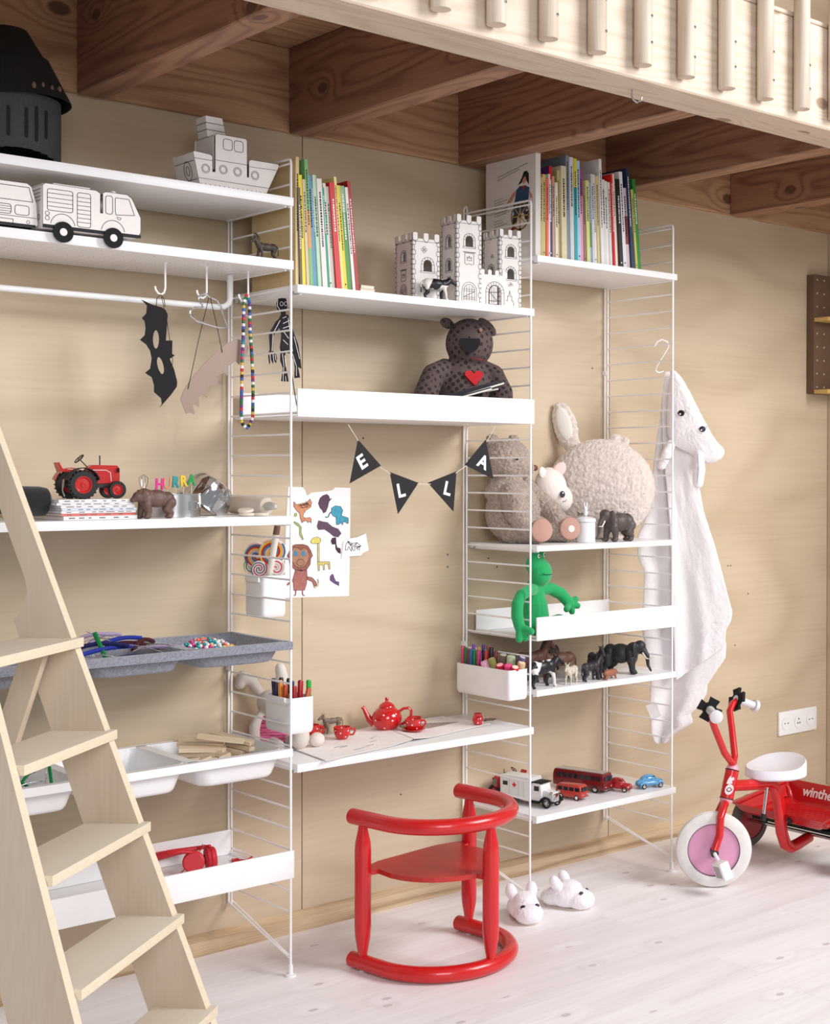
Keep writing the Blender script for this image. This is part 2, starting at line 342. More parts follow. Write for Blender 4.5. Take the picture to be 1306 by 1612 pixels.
D_cord1=[(-0.3043,1.6222),(-0.3032,1.6417),(-0.2926,1.6524),(-0.2848,1.6414),(-0.2824,1.6251)]
D_cord2=[(-0.2895,1.6483),(-0.2753,1.5907),(-0.2611,1.4996),(-0.2698,1.4159)]
D_wing=[(-0.0894,1.5605),(-0.068,1.5561),(-0.0603,1.5412),(-0.0637,1.5257),(-0.0787,1.5126),(-0.0851,1.4977),(-0.0957,1.5067),(-0.1055,1.4997),(-0.1168,1.4923),(-0.1168,1.4695),(-0.1273,1.4758),(-0.1461,1.4663),(-0.1419,1.44),(-0.1565,1.4458),(-0.1722,1.4406),(-0.1709,1.4144),(-0.1832,1.4207),(-0.1943,1.4143),(-0.1922,1.3912),(-0.2097,1.3981),(-0.2036,1.3729),(-0.2178,1.3773),(-0.2259,1.3734),(-0.2339,1.3898),(-0.2407,1.4081),(-0.2339,1.4269),(-0.2138,1.4575),(-0.1853,1.4888),(-0.1523,1.5206),(-0.1189,1.5491)]
D_cord3=[(-0.2219,1.433),(-0.1935,1.5556),(-0.1672,1.6564)]
D_cord4=[(-0.1315,1.5248),(-0.1461,1.5889),(-0.1639,1.6567)]
D_heart=[(-0.1668,1.655),(-0.1791,1.6644),(-0.1935,1.6583),(-0.1975,1.6487),(-0.1853,1.6302),(-0.2057,1.6286),(-0.2194,1.6208),(-0.2186,1.6079),(-0.2016,1.5961),(-0.173,1.5899),(-0.144,1.5845),(-0.1198,1.5862),(-0.1294,1.609),(-0.1378,1.634),(-0.1482,1.6498),(-0.1639,1.6552)]
D_neck=[(-0.0689,1.6716),(-0.0779,1.6502),(-0.0796,1.5592),(-0.0826,1.5093),(-0.0851,1.3603),(-0.0787,1.3482),(-0.068,1.3434),(-0.0585,1.3533),(-0.0508,1.3707),(-0.0499,1.4342),(-0.0508,1.4765),(-0.0543,1.5339),(-0.0586,1.5874),(-0.0595,1.6517),(-0.0659,1.6719)]
D_hooks=[(-0.2759,1.7417),(-0.1673,1.7423),(-0.0574,1.7096)]
D_sk_head=[(0.0384,1.6725),(0.0496,1.6793),(0.0609,1.6763),(0.0663,1.661),(0.0632,1.6469),(0.06,1.6408),(0.0618,1.6299),(0.0483,1.6288),(0.0456,1.6396),(0.0362,1.6448),(0.0331,1.6602)]
D_sk_torso=[(0.0474,1.6358),(0.0677,1.6335),(0.0736,1.6181),(0.0768,1.5827),(0.0791,1.5591),(0.0836,1.5475),(0.0745,1.5351),(0.0452,1.5413),(0.043,1.549),(0.0474,1.5808),(0.0429,1.5962),(0.034,1.6073)]
D_sk_armA=[(0.0429,1.6237),(0.0318,1.615),(0.0162,1.5904),(0.0118,1.5784),(0.014,1.5434),(0.0118,1.5374),(0.0096,1.5255),(0.0127,1.5042),(0.0184,1.5162),(0.0229,1.5067),(0.026,1.5166),(0.0318,1.5083),(0.0354,1.5211),(0.0318,1.5326),(0.0229,1.54),(0.0242,1.5773),(0.0438,1.6022)]
D_sk_armB=[(0.07,1.6218),(0.0768,1.6104),(0.0836,1.5911),(0.0973,1.5602),(0.1042,1.5209),(0.1065,1.4991),(0.0973,1.5026),(0.0905,1.5201),(0.0836,1.5356),(0.0745,1.5509)]
D_sk_legA=[(0.0452,1.5432),(0.0439,1.5176),(0.052,1.4983),(0.0497,1.4825),(0.0466,1.4646),(0.0691,1.4644),(0.0655,1.4832),(0.0601,1.5027),(0.0574,1.5183),(0.061,1.5442)]
D_sk_legB=[(0.07,1.5408),(0.0836,1.5198),(0.0859,1.5001),(0.0846,1.4742),(0.1019,1.4762),(0.0982,1.4927),(0.0937,1.5124),(0.0882,1.5319),(0.0836,1.5475)]
D_sk_lines=[[(0.0519,1.6606),(0.0506,1.6566),(0.0474,1.6547),(0.0442,1.6561),(0.0429,1.6599),(0.0442,1.6639),(0.0474,1.6657),(0.0506,1.6644),(0.0519,1.6606)],[(0.0641,1.6616),(0.0627,1.6576),(0.0595,1.6557),(0.0564,1.6571),(0.055,1.6609),(0.0563,1.6649),(0.0595,1.6667),(0.0627,1.6654),(0.0641,1.6616)],[(0.0366,1.6704),(0.0349,1.6545),(0.0429,1.6434)],[(0.0609,1.629),(0.051,1.6243)],[(0.07,1.6198),(0.0519,1.6106)],[(0.0709,1.606),(0.0519,1.5988)],[(0.0429,1.6178),(0.0229,1.5831),(0.0198,1.5398)],[(0.0542,1.5891),(0.0677,1.5742)],[(0.0519,1.5692),(0.0655,1.5583)],[(0.0497,1.5337),(0.0542,1.5024),(0.052,1.4786)],[(0.0565,1.5301),(0.0601,1.5027)],[(0.0791,1.5354),(0.0905,1.5043),(0.0905,1.4805)],[(0.0836,1.5792),(0.0996,1.5246)],[(0.014,1.5316),(0.0162,1.5122)],[(0.0229,1.5321),(0.0251,1.5146)],[(0.0287,1.5305),(0.0314,1.5169)],[(0.052,1.4767),(0.052,1.4649)],[(0.0587,1.477),(0.0601,1.4652)],[(0.0663,1.6255),(0.0745,1.5707),(0.0791,1.5433)]]
D_sk_stick=[(0.0791,1.4839),(0.0937,1.4032),(0.051,1.6775)]
D_draw = {'paper':[(0.1788,1.1954),(0.2233,1.1941),(0.2318,1.1851),(0.2366,1.1715),(0.2426,1.1725),(0.2511,1.1787),(0.273,1.1806),(0.3025,1.1824),(0.3198,1.1855),(0.3272,1.1928),(0.3775,1.1908),(0.3763,1.0514),(0.3727,0.8901),(0.1681,0.8968),(0.1711,1.07)],'scrap':[(0.3524,1.0436),(0.3751,1.0504),(0.3979,1.0529),(0.4274,1.0628),(0.43,1.0455),(0.437,1.015),(0.4184,1.0092),(0.4095,1.0009),(0.3726,1.0002),(0.3461,0.9959)],'fox':[(0.1959,1.1553),(0.2042,1.1469),(0.2246,1.1508),(0.2354,1.1517),(0.2463,1.1616),(0.2523,1.1515),(0.2487,1.139),(0.2342,1.1308),(0.227,1.1226),(0.2246,1.1143),(0.2318,1.11),(0.2463,1.1118),(0.2511,1.1065),(0.2499,1.0961),(0.2451,1.1014),(0.2403,1.0973),(0.2342,1.1037),(0.227,1.1008),(0.221,1.0974),(0.2162,1.1104),(0.2138,1.1229),(0.2042,1.1314),(0.1959,1.1419)],'elephant':[(0.3149,1.1358),(0.3273,1.142),(0.3448,1.1396),(0.3518,1.1288),(0.3473,1.114),(0.3599,1.1106),(0.3699,1.1072),(0.37,1.0922),(0.3649,1.0923),(0.3611,1.0967),(0.3536,1.0968),(0.3511,1.0884),(0.3461,1.0949),(0.3385,1.0897),(0.3311,1.0899),(0.3298,1.1101),(0.3198,1.1145),(0.3149,1.121)],'trunk':[(0.3144,1.1231),(0.3099,1.119),(0.3062,1.1106),(0.2976,1.1087),(0.2939,1.113),(0.2963,1.1133),(0.3025,1.1117),(0.3074,1.1211),(0.3124,1.1263)],'feather':[(0.3,1.1744),(0.2877,1.171),(0.2779,1.1637),(0.2725,1.1491),(0.2779,1.1364),(0.2853,1.13),(0.289,1.1215),(0.2976,1.1255),(0.3037,1.1381),(0.3074,1.1528),(0.3173,1.1633),(0.3099,1.1612),(0.3074,1.1697)],'scribble':[(0.2731,1.1029),(0.2878,1.0994),(0.3025,1.0969),(0.3174,1.085),(0.3373,1.0781),(0.3473,1.0651),(0.3373,1.0547),(0.3224,1.0573),(0.3075,1.0683),(0.2927,1.0771),(0.2731,1.0766),(0.2682,1.0862),(0.2706,1.0945)],'trunk2':[(0.3298,1.0549),(0.3311,1.0379),(0.3336,1.0272),(0.3449,1.0236),(0.3454,1.0087),(0.3361,1.0123),(0.3286,1.0221),(0.3274,1.0359),(0.3174,1.0352),(0.313,1.0449),(0.3174,1.0532)],'snake':[(0.1971,1.1014),(0.2102,1.0959),(0.2198,1.0853),(0.2186,1.0708),(0.2258,1.0539),(0.2234,1.0509),(0.2138,1.0657),(0.2138,1.0855),(0.2043,1.0919),(0.1959,1.0983)],'snakehead':[(0.1983,1.1232),(0.2043,1.1241),(0.2059,1.1178),(0.2019,1.1144),(0.1971,1.117)],'ghead':[(0.2488,1.0469),(0.256,1.0551),(0.2706,1.0578),(0.2804,1.0522),(0.2804,1.0438),(0.2743,1.0398),(0.2585,1.0393),(0.25,1.0417)],'gneck':[(0.2702,1.0399),(0.2755,1.0398),(0.2761,0.9893),(0.2707,0.9895)],'gbody':[(0.2707,0.9895),(0.2977,0.9894),(0.3088,0.9879),(0.3113,0.9677),(0.3063,0.9679),(0.3039,0.9818),(0.2928,0.9823),(0.2928,0.9664),(0.2891,0.9666),(0.2878,0.9804),(0.2768,0.9808),(0.2768,0.9651),(0.2727,0.9653)],'mhead':[(0.1924,1.0363),(0.2007,1.0391),(0.2247,1.0389),(0.2391,1.0347),(0.2488,1.0218),(0.2549,1.0069),(0.2488,0.9988),(0.2476,0.9842),(0.2367,0.9701),(0.2199,0.9667),(0.1984,0.9718),(0.1841,0.9849),(0.1818,0.9994),(0.1758,1.01),(0.1841,1.0242)],'mface':[(0.196,1.032),(0.2103,1.0294),(0.2175,1.024),(0.2271,1.0299),(0.2391,1.0243),(0.2452,1.0094),(0.2415,0.9949),(0.2295,0.9787),(0.2127,0.9753),(0.1984,0.9822),(0.1889,0.9991),(0.1889,1.0178)],'mbody':[(0.2008,0.9706),(0.2367,0.968),(0.238,0.9512),(0.2356,0.9304),(0.2295,0.9141),(0.196,0.9159),(0.1936,0.9471)],'marmR':[(0.238,0.9508),(0.2537,0.9473),(0.2659,0.9351),(0.2683,0.9245),(0.2586,0.924),(0.2537,0.9358),(0.238,0.9428)],'marmL':[(0.1936,0.9471),(0.1865,0.9413),(0.1771,0.9366),(0.1735,0.9316),(0.1783,0.9293),(0.1889,0.936),(0.1948,0.9388)],'mlegL':[(0.1996,0.9157),(0.2044,0.9155),(0.2037,0.903),(0.1972,0.8993),(0.1961,0.9018),(0.2003,0.9053)],'mlegR':[(0.2211,0.9135),(0.2247,0.9133),(0.2259,0.9028),(0.2332,0.8988),(0.2247,0.8987),(0.2211,0.9041)],'banana':[(0.2707,0.9433),(0.2744,0.9347),(0.2732,0.9243),(0.261,0.9186),(0.2586,0.9219),(0.2683,0.9266),(0.2712,0.9328)],'hatch':[(0.3175,0.9547),(0.3101,0.9477),(0.3101,0.9371),(0.3225,0.928),(0.3399,0.9196),(0.3404,0.9313),(0.3299,0.934),(0.325,0.9427),(0.3225,0.9513)],'zebra':[(0.3599,1.0327),(0.3675,1.0431),(0.3801,1.0363),(0.3979,1.0379),(0.4107,1.0278),(0.4056,1.0269),(0.4056,1.0183),(0.3992,1.0185),(0.3979,1.0271),(0.3903,1.0274),(0.3898,1.0167),(0.384,1.0169),(0.3801,1.0278),(0.3789,1.015),(0.3738,1.0216),(0.37,1.0281),(0.365,1.0187),(0.3587,1.0189)],'eyeL':[(0.2074,1.0144),(0.206,1.0096),(0.2023,1.0072),(0.1981,1.0083),(0.1954,1.0123),(0.1954,1.0174),(0.1981,1.0212),(0.2023,1.0219),(0.206,1.0192)],'eyeR':[(0.2321,1.0135),(0.2307,1.0087),(0.227,1.0063),(0.2227,1.0073),(0.22,1.0113),(0.22,1.0165),(0.2227,1.0203),(0.2269,1.021),(0.2307,1.0183)],'snout':[(0.2285,0.9892),(0.227,0.9845),(0.2228,0.9811),(0.217,0.9801),(0.2113,0.9816),(0.2071,0.9853),(0.2055,0.9902),(0.2071,0.9949),(0.2113,0.9982),(0.217,0.9992),(0.2228,0.9977),(0.227,0.9941)],'pup':[(0.3398,1.1307),(0.3383,1.1277),(0.3348,1.1266),(0.3312,1.1279),(0.3298,1.1309),(0.3312,1.1339),(0.3348,1.1351),(0.3383,1.1338)]}
D_pen=[[(0.1944,1.3177),(0.2644,1.2519),(0.1697,1.2066)],[(0.2921,1.2356),(0.3832,1.2073),(0.3182,1.1267)],[(0.5093,1.2376),(0.4142,1.2072),(0.4988,1.1301)],[(0.6099,1.3246),(0.5374,1.2548),(0.637,1.2168)]]
D_penc=[(0.206,1.2597),(0.3262,1.1861),(0.4773,1.19),(0.5989,1.262)]
D_str=[[(0.1638,1.3556),(0.1944,1.3145)],[(0.2605,1.2486),(0.2941,1.2307)],[(0.379,1.204),(0.4225,1.2038)],[(0.505,1.2324),(0.5418,1.2531)],[(0.6121,1.3177),(0.6435,1.3636)]]
D_hood = [(1.4278,-0.2195,1.5686),(1.4433,-0.2491,1.5438),(1.4662,-0.2772,1.4734),(1.4917,-0.3084,1.3932),(1.5171,-0.3394,1.3231),(1.5348,-0.3611,1.3071),(1.526,-0.3504,1.2751),(1.497,-0.3149,1.255),(1.4729,-0.2854,1.287),(1.4513,-0.2589,1.3031),(1.4284,-0.2309,1.3191),(1.4156,-0.2153,1.3432),(1.4155,-0.2151,1.4236),(1.4192,-0.2196,1.5039)]
D_eyes = [(1.4103,-0.2833,1.4195),(1.4518,-0.334,1.3698),(1.4367,-0.3155,1.4154)]
D_earL = [(1.4135,-0.234,1.3229),(1.3962,-0.2341,1.2927),(1.391,-0.217,1.2567)]
D_earR = [(1.4643,-0.3068,1.2928),(1.4458,-0.3266,1.2469),(1.4533,-0.3145,1.2031)]
D_towF = [((1.4261,-0.1962,1.5536),(1.4478,-0.2227,1.5574)),((1.4223,-0.1916,1.5052),(1.4632,-0.2416,1.5129)),((1.4199,-0.1886,1.4245),(1.4761,-0.2573,1.4343)),((1.4226,-0.1919,1.3235),(1.4839,-0.2669,1.3235)),((1.4292,-0.2,1.2024),(1.4917,-0.2765,1.2228)),((1.4358,-0.208,1.0813),(1.5046,-0.2923,1.1122)),((1.4398,-0.213,0.9601),(1.5277,-0.3205,1.0018)),((1.4413,-0.2147,0.8592),(1.5431,-0.3393,0.9115)),((1.4427,-0.2165,0.7784),(1.5546,-0.3534,0.8414)),((1.4441,-0.2181,0.7178),(1.5623,-0.3628,0.7973)),((1.4454,-0.2198,0.6673),(1.5598,-0.3597,0.7691)),((1.4455,-0.2199,0.6268),(1.5497,-0.3474,0.7407)),((1.4468,-0.2215,0.6006),(1.5485,-0.3459,0.7146)),((1.4494,-0.2247,0.5764),(1.5473,-0.3444,0.6864))]
D_towU = [((1.4248,-0.1946,1.5455),(1.4376,-0.2103,1.5454)),((1.4186,-0.187,1.4447),(1.4429,-0.2167,1.4445)),((1.4098,-0.1762,1.3437),(1.4482,-0.2232,1.3437)),((1.3997,-0.1639,1.2225),(1.456,-0.2328,1.2227)),((1.3896,-0.1515,1.101),(1.4639,-0.2424,1.1017)),((1.3704,-0.1281,1.0299),(1.4716,-0.2519,1.0312)),((1.3705,-0.1282,0.9692),(1.4794,-0.2614,0.9709)),((1.3847,-0.1456,0.9188),(1.4948,-0.2802,0.9207)),((1.3823,-0.1426,0.8174),(1.5077,-0.296,0.8202)),((1.3799,-0.1396,0.7363),(1.5332,-0.3272,0.7504)),((1.3877,-0.1492,0.6757),(1.5498,-0.3475,0.6965)),((1.3942,-0.1571,0.6252),(1.5486,-0.346,0.6502)),((1.3968,-0.1604,0.5848),(1.5284,-0.3213,0.6032)),((1.3969,-0.1604,0.5443),(1.5119,-0.3012,0.5624)),((1.3969,-0.1605,0.5037),(1.5107,-0.2997,0.5341)),((1.397,-0.1606,0.4632),(1.4955,-0.2811,0.4932)),((1.3983,-0.1622,0.4288),(1.479,-0.2609,0.4724)),((1.3997,-0.1638,0.4025),(1.4841,-0.2672,0.4423)),((1.4048,-0.1702,0.3804),(1.4471,-0.2219,0.4065)),((1.4138,-0.1812,0.3686),(1.4292,-0.2,0.3774))]
# ------------------------------------------------------------------ the setting
def structure(name, mb, mt, **k):
    return mb.build(name, mt, kind='structure', **k)
floor = structure('floor', MB().box((-3.2, -4.6, -0.06), (3.6, 0.02, -0.02)), FLOORM)
rows = 30; wd = 4.6/rows
for i in range(rows):
    y1 = 0.004-i*wd; off = random.uniform(-0.9, 0.9)
    cuts = [-3.2, -1.1+off, 1.5+off*0.8, 3.6]
    for a, b in zip(cuts, cuts[1:]):
        mb = MB().box((-(b-a)/2+0.0004, -wd/2+0.0004, -0.01), ((b-a)/2-0.0004, wd/2-0.0004, 0.01))
        o = mb.build('floor_board', FLOORM, floor); o.location = ((a+b)/2, y1-wd/2, -0.01)
wall = structure('wall_back', MB().box((-3.2, 0.03, 0), (3.6, 0.10, 4.0)), PLY)
for a, b in ((-3.2, -2.06), (-2.06, -0.92), (-0.92, 0.2235), (0.2235, 1.377), (1.377, 2.53), (2.53, 3.6)):
    o = MB().box((-(b-a)/2+0.0014, 0, -1.05), ((b-a)/2-0.0014, 0.019, 1.072), bev=0.0008, seg=1).build('plywood_panel', PLY, wall)
    o.location = ((a+b)/2, 0.009, 1.075)
MB().box((-3.2, 0.009, 2.15), (3.6, 0.03, 4.0)).build('plywood_panel', PLY, wall)
DARKDOT = mat('screw_dark', (96, 78, 62), 0.6)
mb = MB()
for (x, z) in ((0.717, 0.992), (0.717, 0.956), (0.787, 0.992), (0.787, 0.960), (0.872, 0.975), (0.905, 0.948), (1.96, 0.905), (1.975, 0.905), (1.885, 0.61), (2.0, 0.62), (0.42, 1.33), (-0.03, 0.43), (0.55, 0.31), (2.07, 0.80), (1.30, 1.57), (1.72, 0.36)):
    mb.cyl((x, 0.0095, z), (x, 0.0082, z), 0.0028, n=8)
mb.build('screw_hole', DARKDOT, wall, kind='stuff')
structure('baseboard_back', MB().prism([(0.009, 0.0), (-0.024, 0.0), (-0.024, 0.012), (-0.016, 0.034), (0.009, 0.048)], -3.2, 2.53, plane='yz'), SKIRT)
structure('wall_right', MB().box((2.531, -1.15, 0), (2.60, 0.009, 4.0)), PLY)
# wall socket
t = thing('wall_socket', 'white three-gang electrical socket plate on the plywood wall above the tricycle', 'socket', (2.347, 0.009, 0.31))
MB().cbox((0, -0.005, 0), (0.222, 0.010, 0.088), bev=0.004).build('cover_plate', PLAST, t)
GRN = mat('socket_slot', (60, 70, 60), 0.6)
for k, cx in enumerate((-0.072, 0.0, 0.072)):
    o = MB().lathe([(0.0, -0.006), (0.019, -0.006), (0.021, 0.0), (0.024, 0.001), (0.0, 0.001)], (cx, -0.0105, 0), (0, -1, 0)).build('socket_insert', PLAST, t)
    q = MB()
    for dx, dz in (((-0.006, -0.006), (0.006, -0.006), (0, 0.009)) if k == 1 else ((-0.009, 0), (0.009, 0))): q.cbox((cx+dx, -0.012, dz), (0.004, 0.002, 0.006 if k == 1 else 0.004))
    q.build('contact_hole', GRN, o)
# pegboard at the right
t = thing('pegboard', 'dark brown pegboard rack with two tan ledges at the right edge of the photo', 'pegboard', (2.40, 0.009, 1.53))
MB().box((0, -0.035, 0), (0.125, 0, 0.445), bev=0.002).build('board', mat('dark_brown_board', (104, 78, 60), 0.7), t)
q = MB()
for i in range(9):
    for j in range(3): q.cyl((0.018+j*0.042, -0.0348, 0.025+i*0.05), (0.018+j*0.042, -0.037, 0.025+i*0.05), 0.0035, n=8)
q.build('peg', mat('pale_peg', (190, 176, 160), 0.6), t, kind='stuff')
for z in (0.0, 0.268): MB().box((0.0, -0.10, z), (0.125, -0.036, z+0.014), bev=0.001).build('ledge', mat('tan_ledge', (205, 170, 100), 0.6), t)
# ------------------------------------------------------------------ loft
loft = thing('loft_platform', 'raw pine loft platform with deep joists and round balusters overhead', 'loft', (0.7, -0.45, 2.135))
def wpart(name, a, b, mt, parent, bev=0.002):
    c = [(p+q)/2 for p, q in zip(a, b)]; h = [(q-p)/2 for p, q in zip(a, b)]
    o = MB().box([-x for x in h], h, bev=bev, seg=1).build(name, mt, parent)
    o.location = Vector(c)-parent.location; return o
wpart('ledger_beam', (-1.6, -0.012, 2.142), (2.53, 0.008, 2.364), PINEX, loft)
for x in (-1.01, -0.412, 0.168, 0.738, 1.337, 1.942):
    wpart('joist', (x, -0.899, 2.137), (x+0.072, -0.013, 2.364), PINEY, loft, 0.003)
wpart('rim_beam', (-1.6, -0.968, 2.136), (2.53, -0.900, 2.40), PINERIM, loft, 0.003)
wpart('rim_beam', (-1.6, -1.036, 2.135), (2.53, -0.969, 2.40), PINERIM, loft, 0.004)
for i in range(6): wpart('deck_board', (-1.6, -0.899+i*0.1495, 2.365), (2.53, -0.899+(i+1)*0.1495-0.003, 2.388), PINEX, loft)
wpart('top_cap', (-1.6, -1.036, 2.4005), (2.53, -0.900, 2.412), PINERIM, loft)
bx = [-0.406+0.1432*i for i in range(20)]
bal = None
for i, x in enumerate(bx):
    o = MB().lathe([(0.0, 0.0), (0.0205, 0.0), (0.0212, 0.002), (0.0212, 0.95), (0, 0.95)], n=24).build('baluster', PINEZ, loft) if bal is None else link('baluster', bal.data, None, loft)
    bal = bal or o
    o.location = Vector((x, -1.0585, 2.160))-loft.location
    for z in ((0.045, 0.115) if i % 2 else (0.05, 0.11)):
        s = MB().lathe([(0, 0.002), (0.003, 0.0015), (0.0036, 0), (0, -0.001)], (0.008, -0.0205, z), (0.3, -1, 0), 10).build('screw', CHROME, o)
tag(MB().tube([(0.515, -0.96, 2.136), (0.515, -0.96, 2.120), (0.519, -0.962, 2.112), (0.528, -0.965, 2.107), (0.536, -0.968, 2.111), (0.539, -0.969, 2.120)], 0.0022, 8).build('cup_hook', CHROME), 'small bare metal screw hook under the pale front beam of the loft', 'hook')
# ------------------------------------------------------------------ loft ladder at the left
SA = R(39.3); Lx = Vector((math.cos(SA), math.sin(SA), 0)); Cx = Vector((-math.sin(SA), math.cos(SA), 0))
sbase = Lx*-1.1+Cx*-0.35
st = thing('loft_stair', 'pale birch plywood stair ladder with broad treads in the left foreground', 'ladder', sbase, rz=SA)
def sl(l, c, z): return Vector((l+1.1, c+0.35, z))
def cn(z): return -0.332+0.361*(z-0.193)
def far_l(z): return -0.885-0.045*z
def near_l(z): return -1.37+0.142*z
def prof():
    pts = [(cn(0)+0.015, 0.0)] + [(cn(z)+0.015, z) for z in (0.5, 1.0, 1.35, 1.85)]
    back = [(cn(1.85)+0.062, 1.85), (cn(1.3)+0.062, 1.3), (cn(1.1)+0.066, 1.1), (cn(1.03)+0.066, 1.03), (cn(1.00)+0.072, 1.00), (cn(0.985)+0.082, 0.985), (cn(0.97)+0.099, 0.97), (cn(0.955)+0.108, 0.955), (cn(0.95)+0.121, 0.95), (cn(0.5)+0.131, 0.5), (cn(0)+0.140, 0.0)]
    return pts+back
for side, fn, th in ((0, far_l, 0.022), (1, near_l, -0.022)):
    mb = MB(); P = prof(); n = len(P)
    if side == 0: A = [sl(fn(z)-th, c, z) for c, z in P]; B = [sl(fn(z), c, z) for c, z in P]
    else: A = [sl(fn(z)+th, c, z) for c, z in P]; B = [sl(fn(z), c, z) for c, z in P]
    va = [mb.bm.verts.new(v) for v in A]; vb = [mb.bm.verts.new(v) for v in B]
    mb.bm.faces.new(va); mb.bm.faces.new(vb[::-1])
    for i in range(n): mb.bm.faces.new((va[i], vb[i], vb[(i+1) % n], va[(i+1) % n]))
    o = mb.build('stringer', BIRCH, st, smooth=False)
    o.data.materials.append(BIRCHE)
    for p in o.data.polygons:
        if abs(p.normal.x) < 0.6: p.material_index = 1
for k in range(9):
    z = 0.193+k*0.18
    if k > 4: break
    l0 = near_l(z)-0.0; l1 = far_l(z)
    d = 0.122 if k <= 4 else 0.058
    M = Matrix.Translation(sl((l0+l1)/2, cn(z)+d/2, z-0.009))
    o = MB().box((-(l1-l0)/2, -d/2, -0.0095), ((l1-l0)/2, d/2, 0.009), bev=0.0015).build('tread', BIRCHT, st); o.location = M.translation
    o.data.materials.append(BIRCHE)
    for p in o.data.polygons:
        if p.normal.z < 0.5: p.material_index = 1
for l in (-0.965, -1.19):
    a = sl(l, cn(0.90)+0.085, 0.892); b = sl(l, cn(0.90)+0.085+0.30, 0.0); w_ = Vector((0.010, 0, 0)); e = Vector((0, 0.024, 0.008))
    mb = MB(); vs = mb._add([a-w_-e, a+w_-e, a+w_+e-Vector((0, 0, .016)), a-w_+e-Vector((0, 0, .016)), b-w_-Vector((0, .022, 0)), b+w_-Vector((0, .022, 0)), b+w_+Vector((0, .022, 0)), b-w_+Vector((0, .022, 0))], [(0, 1, 2, 3), (4, 7, 6, 5), (0, 4, 5, 1), (1, 5, 6, 2), (2, 6, 7, 3), (3, 7, 4, 0)])
    mb.build('rear_leg', BIRCH, st, smooth=False)
MB().cbox(sl(-1.078, cn(0.9)+0.085+0.2, 0.288), (0.215, 0.018, 0.03), bev=0.001).build('rear_crossbar', BIRCH, st)
MB().tube([sl(-0.95, cn(1.45)+0.04, 1.46), sl(-0.95, cn(1.45)+0.02, 1.485), sl(-0.95, cn(1.6)+0.0, 1.62)], 0.011, 12).build('handrail', PINEZ, st)
# ------------------------------------------------------------------ wire ladders
LX = [-0.7726, 0.0, 0.7726, 1.3507]
RZ = [1.989-0.0509*i for i in range(37)]
lab = ['white wire shelf ladder carrying the far left ends of the left-hand shelves',
       'white wire shelf ladder with the bead necklace and left marker box beside it',
       'white wire shelf ladder in the middle, standing behind the left bunny slipper',
       'white wire shelf ladder at the right with the bunny towel hanging on it']
rungme = None; railme = None
for k, x in enumerate(LX):
    t = thing('shelf_ladder', lab[k], 'shelf ladder', (x, -0.15, 0), group=None)
    f = MB().tube([(0, -0.15, 0.01), (0, -0.15, 1.990), (0, -0.147, 1.997), (0, -0.140, 2.0), (0, 0.148, 2.0)], 0.0031, 10).build('front_rail', WIRE, t)
    b = MB().tube([(0, 0.154, 0.115), (0, 0.154, 2.012), (0, 0.150, 2.02), (0, 0.143, 2.02), (0, 0.139, 2.012), (0, 0.139, 0.115), (0, 0.143, 0.107), (0, 0.150, 0.107)], 0.0029, 8, closed=True).build('back_rail', WIRE, t)
    for z in RZ:
        if z < 0.155 and False: continue
        if rungme is None:
            o = MB().tube([(0, -0.15, 0), (0, 0.139, 0)], 0.0025, 8).build('rung', WIRE, t); rungme = o.data
        else: o = link('rung', rungme, None, t)
        o.location = (0, 0, z)
    for dx in (-0.006, 0.006): MB().tube([(dx*0.4, -0.148, 0.045), (dx, 0.145, 0.118)], 0.0024, 8).build('brace', WIRE, t)
    MB().lathe([(0, 0.0), (0.0135, 0.0), (0.0135, 0.004), (0.006, 0.007), (0.0055, 0.028), (0, 0.03)], (0, -0.15, 0), n=20).build('foot', PLAST, t)
    for z in (0.72, 1.55): MB().box((-0.006, 0.142, z), (0.006, 0.159, z+0.014), bev=0.001).build('wall_clip', PLAST, t)
# ------------------------------------------------------------------ shelves
def shelf(name, label, x0, x1, zt, th, mt=WHITE, rods=True):
    t = thing(name, label, 'shelf', ((x0+x1)/2, -0.15, zt-th))
    MB().box((x0-(x0+x1)/2, -0.156, 0), (x1-(x0+x1)/2, 0.150, th), bev=0.0012).build('board', mt, t)
    for s in (-1, 1):
        xx = s*((x1-x0)/2-0.016)
        MB().tube([(xx, -0.145, -0.001), (xx, 0.14, -0.001)], 0.003, 8).build('support_rod', WIRE, t)
        for y in (-0.135, 0.125): MB().cbox((xx+s*0.010, y, 0.001), (0.014, 0.010, 0.008), bev=0.001).build('hook_clip', STEEL, t)
    return t
def panel_shelf(name, label, x0, x1, z0, z1):
    c = (x0+x1)/2; t = thing(name, label, 'shelf', (c, -0.15, z0)); h = (x1-x0)/2; H = z1-z0
    MB().box((-h, -0.150, 0), (h, 0.148, 0.004), bev=0.0005).build('floor_sheet', WHITE, t)
    MB().box((-h, -0.157, 0), (h, -0.151, H), bev=0.0015).build('front_panel', WHITE, t)
    MB().box((-h+0.012, 0.132, 0.0045), (h-0.012, 0.135, H), bev=0.0008).build('back_panel', WHITE, t)
    for s in (-1, 1): MB().tube([(s*(h-0.012), -0.149, 0.010), (s*(h-0.012), 0.131, 0.010)], 0.003, 8).build('support_rod', WIRE, t)
    return t
shelf('shelf', 'top left white shelf under the cardboard boat', -0.772, 0.004, 1.905, 0.021)
l2 = shelf('shelf', 'white shelf under the cardboard fire truck, clothes rail below it', -0.772, 0.004, 1.751, 0.022)
q = MB()
for i in range(30):
    for j in range(11): q.cyl((-0.36+i*0.025, -0.125+j*0.024, 0.0001), (-0.36+i*0.025, -0.125+j*0.024, -0.0003), 0.0016, n=6)
q.build('perforation', mat('hole_grey', (196, 190, 186), 0.7), l2, smooth=False, kind='stuff')
